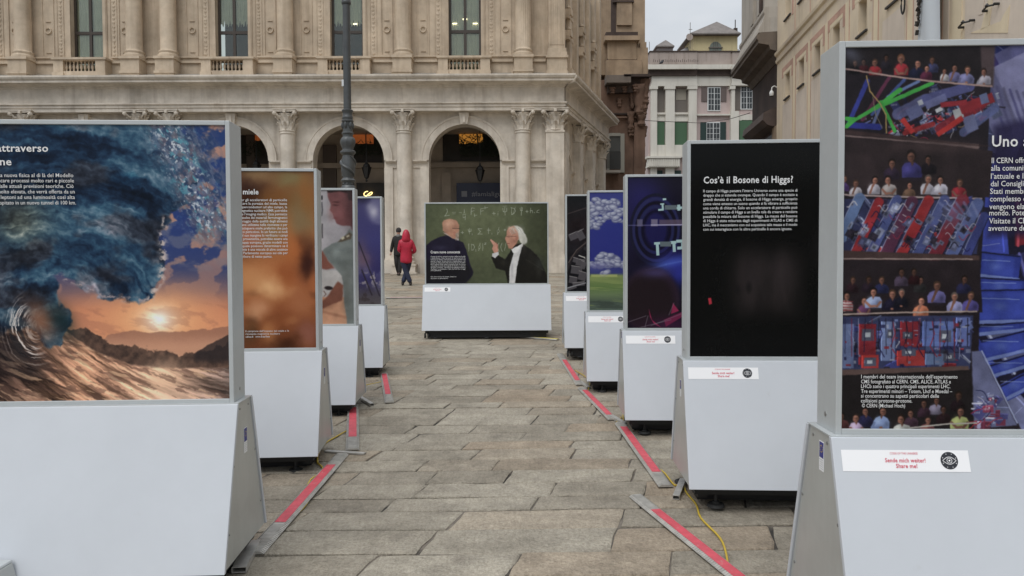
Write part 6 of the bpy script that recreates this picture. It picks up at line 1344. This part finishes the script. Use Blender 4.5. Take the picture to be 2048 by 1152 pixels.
stand('stand with painted clouds in a blue sky above a green field', (.911, 9.009), R(-2), .087, P('landscape', paint_clouds()), None, (0, 0, 1, 1), 'R', True, (.075, .115, BZ1 - .02))
stand('stand with a dark brown print of grey blocks, farthest in the right row', (.797, 11.148), R(-1), .233, P('blocks', paint_tunnel()), None, (0, 0, 1, 1), 'R', True, None, caster=True)
# ------------------------------------------------------------------ lamp post
M_LP = mat('grey_cast_iron', (.085, .09, .092), .42, .3, noise=(4, .25), bump=(20, .1))
DL = 16.0
lp0 = on_ground(700, 650); lp = thing('lamp_post', 'tall ornate grey cast iron lamp post standing behind the left row of stands', 'lamp post', (at(697, 400, DL).x, DL, ground_z(-3.4, DL)))
lz = lambda py: at(697, py, DL).z - ground_z(-3.4, DL)
k = DL / F
mb = MB(); mb.lathe([(7.6 * k, lz(220)), (7.4 * k, lz(100)), (7.2 * k, lz(14)), (7.2 * k, lz(-10)), (6.5 * k, lz(-160)), (5.5 * k, lz(-300)), (2 * k, lz(-330))], seg=20); mb.build('upper_pole', M_LP, lp, smooth=True)
MB().lathe([(8.5 * k, lz(9)), (9.5 * k, lz(7)), (9.5 * k, lz(4)), (8.6 * k, lz(2)), (9.2 * k, lz(-4)), (8.2 * k, lz(-8))], seg=20).build('upper_collar', M_LP, lp, smooth=True)
prof = [(8.5, 219), (11, 220.5), (11, 223), (9.6, 225), (9.2, 232), (10.4, 234), (10.4, 237), (9.4, 239), (11.8, 241), (11.8, 243), (9.2, 246), (9.0, 258), (9.6, 264), (11.8, 266), (11.8, 268), (10, 270), (10, 274), (13, 277), (14.8, 282), (14.6, 287), (12.5, 293), (10.5, 298), (10.8, 300), (15, 303), (15.2, 306), (12.5, 309), (10.6, 311), (12.2, 320), (13.6, 330), (14, 338), (13.4, 346), (11, 352), (10.5, 356), (12.5, 358), (14.6, 361), (14.2, 363), (10.8, 366), (10.6, 370), (13, 372), (15, 378), (16, 392), (16, 440), (19, 444), (19, 460), (24, 470), (26, 560), (30, 566), (30, 640), (34, 646), (34, 690)]
MB().lathe([(r_ * k, lz(y_)) for r_, y_ in reversed(prof)], seg=28, rfun=lambda a, z: 1 + (.05 * math.cos(8 * a) if lz(300) < z < lz(274) or lz(262) < z < lz(247) else 0)).build('ornate_shaft', M_LP, lp, smooth=True)
mb = MB()
for s_ in range(2):
    pts = []
    for i in range(26):
        t = i / 25; a = s_ * math.pi + 2.2 + t * 4.2; y_ = 313 + 40 * t; r_ = np.interp(y_, [311, 320, 330, 338, 346, 352], [10.6, 12.2, 13.6, 14, 13.4, 11]) * k * 1.02
        pts.append((r_ * math.cos(a), r_ * math.sin(a), lz(y_)))
    mb.tube(pts, [.012 + .028 * math.sin(math.pi * i / 25) for i in range(26)], 8)
mb.build('spiral_leaf', M_LP, lp, smooth=True)
for i in range(6):
    a = i * math.pi / 3 + .3; mb = MB(); mb.lathe([(.005, -.07), (.03, -.04), (.038, 0), (.03, .05), (.01, .08)], math.cos(a) * 9.6 * k, math.sin(a) * 9.6 * k, 8, M=Matrix.Translation((0, 0, lz(252)))); mb.build('rosette', M_LP, lp, smooth=True)
for i in range(8):
    a = i * math.pi / 4; mb = MB(); mb.lathe([(.004, -.03), (.022, 0), (.004, .03)], math.cos(a) * 11 * k, math.sin(a) * 11 * k, 6, M=Matrix.Translation((0, 0, lz(368)))); mb.build('bead', M_LP, lp, smooth=True)
p = at(687.5, 167, DL); MB().box(-.035, .035, -.03, .05, -.07, .07).build('junction_box', mat('white_box', (.6, .62, .63), .5), lp, bevel=.01).location = (p.x - lp.location.x, -.02, p.z - lp.location.z)

# ------------------------------------------------------------------ cable ramps, cables and loose bits on the paving
M_ALU = mat('scratched_aluminium', (.58, .56, .52), .45, .5, noise=(12, .3)); M_TAPE = mat('red_marking_tape', (.64, .085, .115), .55, noise=(14, .25), dirt=(26, .60, .6, (.50, .36, .32)), grain=[(5, (1, 1, 1), .3, (.75, .6, .6))]); M_CABLE = mat('yellow_cable', (.52, .36, .03), .5); M_YB = mat('yellow_tape', (.6, .5, .08), .6)
def ramp(label, p0, p1, t0=.25, t1=.85, w=.105, lift=.0, tape=M_TAPE, h=.016, group='taped aluminium cable ramps'):
    a, b = on_ground(*p0), on_ground(*p1); d = b - a; L = math.hypot(d.x, d.y); ang = math.atan2(d.y, d.x)
    t = thing('cable_ramp', label, 'cable ramp', (a.x, a.y, a.z), ang, group)
    sl = (b.z - a.z) / L; t.rotation_euler.y = -math.atan(sl)
    base = .010 + lift
    pr = [(-w / 2, 0), (-w / 2, .003), (-w * .3, h), (w * .3, h), (w / 2, .003), (w / 2, 0)]
    mb = MB().add([(0, y, base + z) for y, z in pr] + [(L, y, base + z) for y, z in pr], [(5, 4, 3, 2, 1, 0), (6, 7, 8, 9, 10, 11)] + [(i, (i + 1) % 6, 6 + (i + 1) % 6, 6 + i) for i in range(6)]); mb.build('ramp_body', M_ALU, t)
    rb = MB(); n = int(L / .022)
    for i in range(n):
        x = .012 + i * (L - .02) / n
        for sg in (-1, 1): rb.hexa([(x, sg * w * .32, base + h - .001), (x + .009, sg * w * .32, base + h - .001), (x + .009, sg * w * .48, base + .004), (x, sg * w * .48, base + .004), (x, sg * w * .32, base + h + .003), (x + .009, sg * w * .32, base + h + .003), (x + .009, sg * w * .48, base + .008), (x, sg * w * .48, base + .008)])
        if not (t0 - .02 < i / n < t1 + .01): rb.box(x, x + .009, -w * .3, w * .3, base + h, base + h + .003)
    rb.build('ridges', M_ALU, t, kind='stuff')
    if tape: MB().box(L * t0, L * t1, -w * .31, w * .31, base + h + .0012, base + h + .0026).build('red_tape' if tape is M_TAPE else 'yellow_tape', tape, t)
    return t
ramp('red taped ramp at the bottom edge, nearest on the right side of the passage', (1272, 996), (1500, 1180), .22, 1.0, .10)
ramp('red taped ramp with a ribbed lifted end, beside the yellow cable', (1332, 978), (1240, 850), .16, .90, .105, .004)
ramp('red taped ramp in the middle of the right row', (1226, 842), (1163, 778), .10, .88, .10)
ramp('red taped ramp farthest up the right row', (1160, 772), (1120, 710), .10, .75, .10)
ramp('long red taped ramp running past the nearest left stand', (508, 1112), (684, 912), .22, .83, .11)
ramp('short red taped ramp standing end-on beyond the aluminium bar', (705, 903), (706, 812), .22, .90, .115)
ramp('separate red taped ramp beside the farthest left stand', (779, 808), (768, 750), .22, .96, .10, .004)
ramp('thin red taped ramp lying across behind the chalkboard stand', (772, 597), (850, 596), .1, 1.0, .15)
ramp('yellow and black taped ramp under the right end of the chalkboard stand', (1005, 672), (1116, 681), .0, 1.0, .13, .0, M_YB, group=None)
def profile(label, p0, p1, w=.045, h=.028):
    a, b = on_ground(*p0), on_ground(*p1); d = b - a; L = math.hypot(d.x, d.y)
    t = thing('aluminium_profile', label, 'metal bar', (a.x, a.y, a.z + .006), math.atan2(d.y, d.x), 'loose aluminium bars'); t.rotation_euler.y = -math.atan((b.z - a.z) / L)
    mb = MB(); e = .003
    mb.box(0, L, -w / 2, -w / 2 + e, 0, h); mb.box(0, L, w / 2 - e, w / 2, 0, h); mb.box(0, L, -w / 2 + e, w / 2 - e, h - e, h); mb.box(0, L, -w / 2 + e, w / 2 - e, 0, e); mb.build('hollow_bar', M_ALU, t)
profile('flat bar lying crosswise at the end of the long ramp', (651, 905), (730, 910), .05, .012)
profile('short hollow bar sticking out from the third left stand', (744, 813), (718, 797))
profile('short hollow bar under the black stand', (1352, 1001), (1366, 966))
profile('short hollow bar where two ramps meet on the right', (1250, 852), (1222, 836))
profile('small bar joining the farthest ramps on the right', (1178, 778), (1160, 766), .05, .02)
profile('grey bar at the foot of the nearest left stand', (478, 1148), (508, 1092), .075, .03)
def cable(label, pts, r=.006, m=M_CABLE, name='power_cable', lift=.012, grp='yellow power cables'):
    P0 = [on_ground(x, y) + Vector((0, 0, lift)) for x, y in pts]; cv = []
    for i in range(len(P0) - 1):
        p0, p1, p2, p3 = P0[max(i - 1, 0)], P0[i], P0[i + 1], P0[min(i + 2, len(P0) - 1)]
        for t in (0, .25, .5, .75): cv.append(.5 * ((2 * p1) + (p2 - p0) * t + (2 * p0 - 5 * p1 + 4 * p2 - p3) * t * t + (3 * p1 - p0 - 3 * p2 + p3) * t ** 3))
    cv.append(P0[-1]); o = MB().tube(cv, r, 8).build(name, m, None, smooth=True); tag(o, label, 'cable', grp); return o
cable('yellow cable running from the black stand to the bottom edge', [(1369, 962), (1371, 985), (1392, 1012), (1402, 1040), (1440, 1080), (1453, 1115), (1457, 1150), (1462, 1180)])
cable('yellow cable curling out from under the ribbed ramp end', [(1314, 938), (1330, 950), (1350, 974), (1366, 966)])
cable('yellow cable looping from the honey stand to the short ramp', [(636, 930), (636, 912), (650, 890), (672, 876), (694, 864), (704, 862)])
cable('yellow cable slipping under the long ramp', [(640, 902), (634, 925), (645, 938), (640, 950), (622, 962), (612, 985), (620, 998), (606, 1020), (582, 1040)])
cable('thin yellow cable beside the farthest left ramp', [(732, 772), (750, 768), (768, 764)], .004)
cable('yellow cable in a loose loop at the foot of the accelerator stand', [(1243, 836), (1236, 846), (1228, 840), (1216, 838)], .005)
cable('yellow cable lying beside the farthest ramp of the right row', [(1150, 742), (1172, 756), (1180, 768), (1176, 782)], .005)
cable('yellow cable stub under the accelerator stand', [(1246, 832), (1247, 846)], .006)
cable('black cable bundle at the foot of the nearest left stand', [(492, 1086), (502, 1092), (496, 1110), (478, 1126)], .012, M_RUB, grp=None)
cable('black cable under the black stand', [(1362, 962), (1352, 966), (1364, 974)], .012, M_RUB, grp=None)

# ------------------------------------------------------------------ two people walking
def skin_obj(name, nodes, edges, m, parent, root=0, sub=2):
    """one continuous surface grown round a skeleton: nodes = (x, y, z, rx, ry)"""
    me = bpy.data.meshes.new(name); me.from_pydata([n[:3] for n in nodes], edges, []); o = bpy.data.objects.new(name, me); C.objects.link(o)
    s = o.modifiers.new('skin', 'SKIN'); s.use_smooth_shade = True
    for i, v in enumerate(me.skin_vertices[0].data): v.radius = (nodes[i][3], nodes[i][4]); v.use_root = i == root
    u = o.modifiers.new('sub', 'SUBSURF'); u.levels = sub; u.render_levels = sub
    dg = bpy.context.evaluated_depsgraph_get(); dg.update(); m2 = bpy.data.meshes.new_from_object(o.evaluated_get(dg)); m2.name = name
    bpy.data.objects.remove(o); m2.materials.clear(); m2.materials.append(m); m2.polygons.foreach_set('use_smooth', [True] * len(m2.polygons))
    return link(name, m2, parent)
M_SKIN = mat('skin', (.42, .24, .18), .6); M_REDJ = mat('red_padded_jacket', (.50, .012, .045), .5, noise=(5, .35), bump=(14, .5, .02)); M_JEAN = mat('dark_blue_jeans', (.018, .025, .06), .8, noise=(6, .4)); M_COAT = mat('black_coat', (.014, .012, .012), .8, noise=(5, .4)); M_BOOT = mat('dark_boot', (.02, .014, .012), .5); M_GSC = mat('grey_scarf', (.22, .22, .22), .8); M_HAT = mat('dark_knit_hat', (.035, .03, .03), .9, bump=(60, .5))
def person(label, loc, rz, hgt, pose, coat, legs, hood, scarf=None, facing_back=True):
    t = thing('person', label, 'person', loc, rz); s = hgt / 1.75
    sc = lambda L: [(a * s, b * s, c_ * s, r1 * s, r2 * s) for a, b, c_, r1, r2 in L]
    (lk, lf, rk, rf, le, lh, re, rh) = pose     # knees, ankles, elbows, hands; y negative is the way the person faces
    body = [(0, 0, .95, .14, .11), (0, .0, 1.15, .13, .10), (0, .01, 1.38, .15, .10), (0, 0, 1.50, .06, .06), (0, -.02, 1.58, .072, .08), (0, -.02, 1.68, .075, .088), (-.09, 0, .90, .095, .10), (*lk, .062, .065), (*lf, .045, .05), (lf[0], lf[1] - .12, .04, .035, .03), (.09, 0, .90, .095, .10), (*rk, .062, .065), (*rf, .045, .05), (rf[0], rf[1] - .12, .04, .035, .03), (-.19, .01, 1.41, .06, .06), (*le, .045, .045), (*lh, .03, .03), (.19, .01, 1.41, .06, .06), (*re, .045, .045), (*rh, .03, .03)]
    E = [(0, 1), (1, 2), (2, 3), (3, 4), (4, 5), (0, 6), (6, 7), (7, 8), (8, 9), (0, 10), (10, 11), (11, 12), (12, 13), (2, 14), (14, 15), (15, 16), (2, 17), (17, 18), (18, 19)]
    skin_obj('body', sc(body), E, M_SKIN, t)
    fm = MB(); fm.lathe([(.004, -.03), (.016, -.02), (.012, .01), (.004, .03)], 0, -.115 * s, 8, M=Matrix.Translation((0, 0, 1.61 * s)))
    fm.build('nose', M_SKIN, t, smooth=True)
    for q in (-1, 1):
        e = MB().lathe([(.003, -.012), (.012, 0), (.003, .012)], q * .03 * s, -.098 * s, 8, M=Matrix.Translation((0, 0, 1.645 * s))); e.build('eye', M_DARK, t, smooth=True)
        lab = lh if q < 0 else rh                # fingers, curled a little
        for i in range(4): MB().tube([Vector((lab[0] + (i - 1.5) * .018, lab[1] - .02, lab[2] - .02)) * s, Vector((lab[0] + (i - 1.5) * .02, lab[1] - .035, lab[2] - .065)) * s, Vector((lab[0] + (i - 1.5) * .018, lab[1] - .055, lab[2] - .09)) * s], [.010 * s, .009 * s, .006 * s], 6).build('finger', M_SKIN, t, smooth=True)
        MB().tube([Vector((lab[0] - q * .03, lab[1] - .02, lab[2])) * s, Vector((lab[0] - q * .05, lab[1] - .05, lab[2] - .03)) * s], [.011 * s, .008 * s], 6).build('thumb', M_SKIN, t, smooth=True)
    jk = [(0, .0, .70, .22, .18), (0, .0, .84, .215, .17), (0, 0, 1.02, .205, .16), (0, 0, 1.2, .20, .155), (0, .01, 1.38, .20, .15), (0, .01, 1.56, .12, .11), (-.185, .01, 1.40, .088, .088), (*le, .072, .072), (lh[0] * .93 + le[0] * .07, lh[1] * .9 + le[1] * .1, lh[2] * .9 + le[2] * .1, .055, .055), (.185, .01, 1.40, .088, .088), (*re, .072, .072), (rh[0] * .93 + re[0] * .07, rh[1] * .9 + re[1] * .1, rh[2] * .9 + re[2] * .1, .055, .055)]
    skin_obj('jacket', sc(jk), [(0, 1), (1, 2), (2, 3), (3, 4), (4, 5), (4, 6), (6, 7), (7, 8), (4, 9), (9, 10), (10, 11)], coat, t)
    tr = [(0, 0, .96, .12, .10), (-.09, 0, .80, .115, .12), (*lk, .092, .095), (lf[0], lf[1], lf[2] - .02, .075, .08), (.09, 0, .80, .115, .12), (*rk, .092, .095), (rf[0], rf[1], rf[2] - .02, .075, .08)]
    skin_obj('trousers', sc(tr), [(0, 1), (1, 2), (2, 3), (0, 4), (4, 5), (5, 6)], legs, t)
    for f in (lf, rf): skin_obj('boot', sc([(f[0], f[1] + .05, .05, .05, .045), (f[0], f[1] - .05, .045, .05, .042), (f[0], f[1] - .16, .035, .045, .03), (f[0], f[1] + .01, .13, .05, .055)]), [(0, 1), (1, 2), (1, 3)], M_BOOT, t)
    if hood: skin_obj('hood', sc([(0, .05, 1.40, .17, .13), (0, .04, 1.52, .15, .14), (0, .03, 1.64, .145, .15), (0, .03, 1.76, .11, .12), (0, .04, 1.84, .04, .05)]), [(0, 1), (1, 2), (2, 3), (3, 4)], coat, t)
    else:
        skin_obj('hat', sc([(0, .01, 1.62, .10, .115), (0, .0, 1.72, .115, .125), (0, 0, 1.80, .095, .10), (0, 0, 1.84, .03, .03)]), [(0, 1), (1, 2), (2, 3)], M_HAT, t)
        skin_obj('scarf', sc([(0, -.02, 1.46, .10, .095), (0, -.03, 1.53, .082, .09), (0, -.035, 1.585, .082, .09)]), [(0, 1), (1, 2)], M_GSC, t)
    return t
pr = on_ground(813, 571); pdk = on_ground(798, 551)
person('person in a red hooded padded jacket and dark jeans walking away', (pr.x, pr.y, ground_z(pr.x, pr.y)), R(190), 1.68, ((-.03, -.10, .50), (.12, -.02, .10), (.03, .02, .50), (-.13, .10, .10), (-.29, .03, 1.12), (-.18, -.22, 1.06), (.23, .02, 1.14), (.13, -.2, 1.10)), M_REDJ, M_JEAN, True)
person('person in a black coat, dark hat and grey scarf walking towards the stands', (pdk.x, pdk.y, ground_z(pdk.x, pdk.y)), R(-8), 1.74, ((-.07, -.08, .50), (-.03, .06, .10), (.07, -.06, .50), (.06, -.14, .09), (-.27, .05, 1.14), (-.31, -.02, .86), (.25, .05, 1.14), (.24, -.06, .88)), M_COAT, M_COAT, False)

# ------------------------------------------------------------------ low metal box at the left edge
bx_ = thing('metal_box', 'sloping corner of a low grey metal box at the bottom left edge', 'box', (-2.67, 3.2, ground_z(-2.4, 3.2)))
MB().prism([(-.5, 0), (.33, 0), (.27, .215), (-.5, .215)], 'y', 0, .35).build('box_body', M_PLATE, bx_, bevel=.004)
MB().prism([(-.5, .217), (.268, .217), (.262, .226), (-.5, .226)], 'y', -.008, .358).build('box_lid', M_FRAME, bx_, bevel=.002)
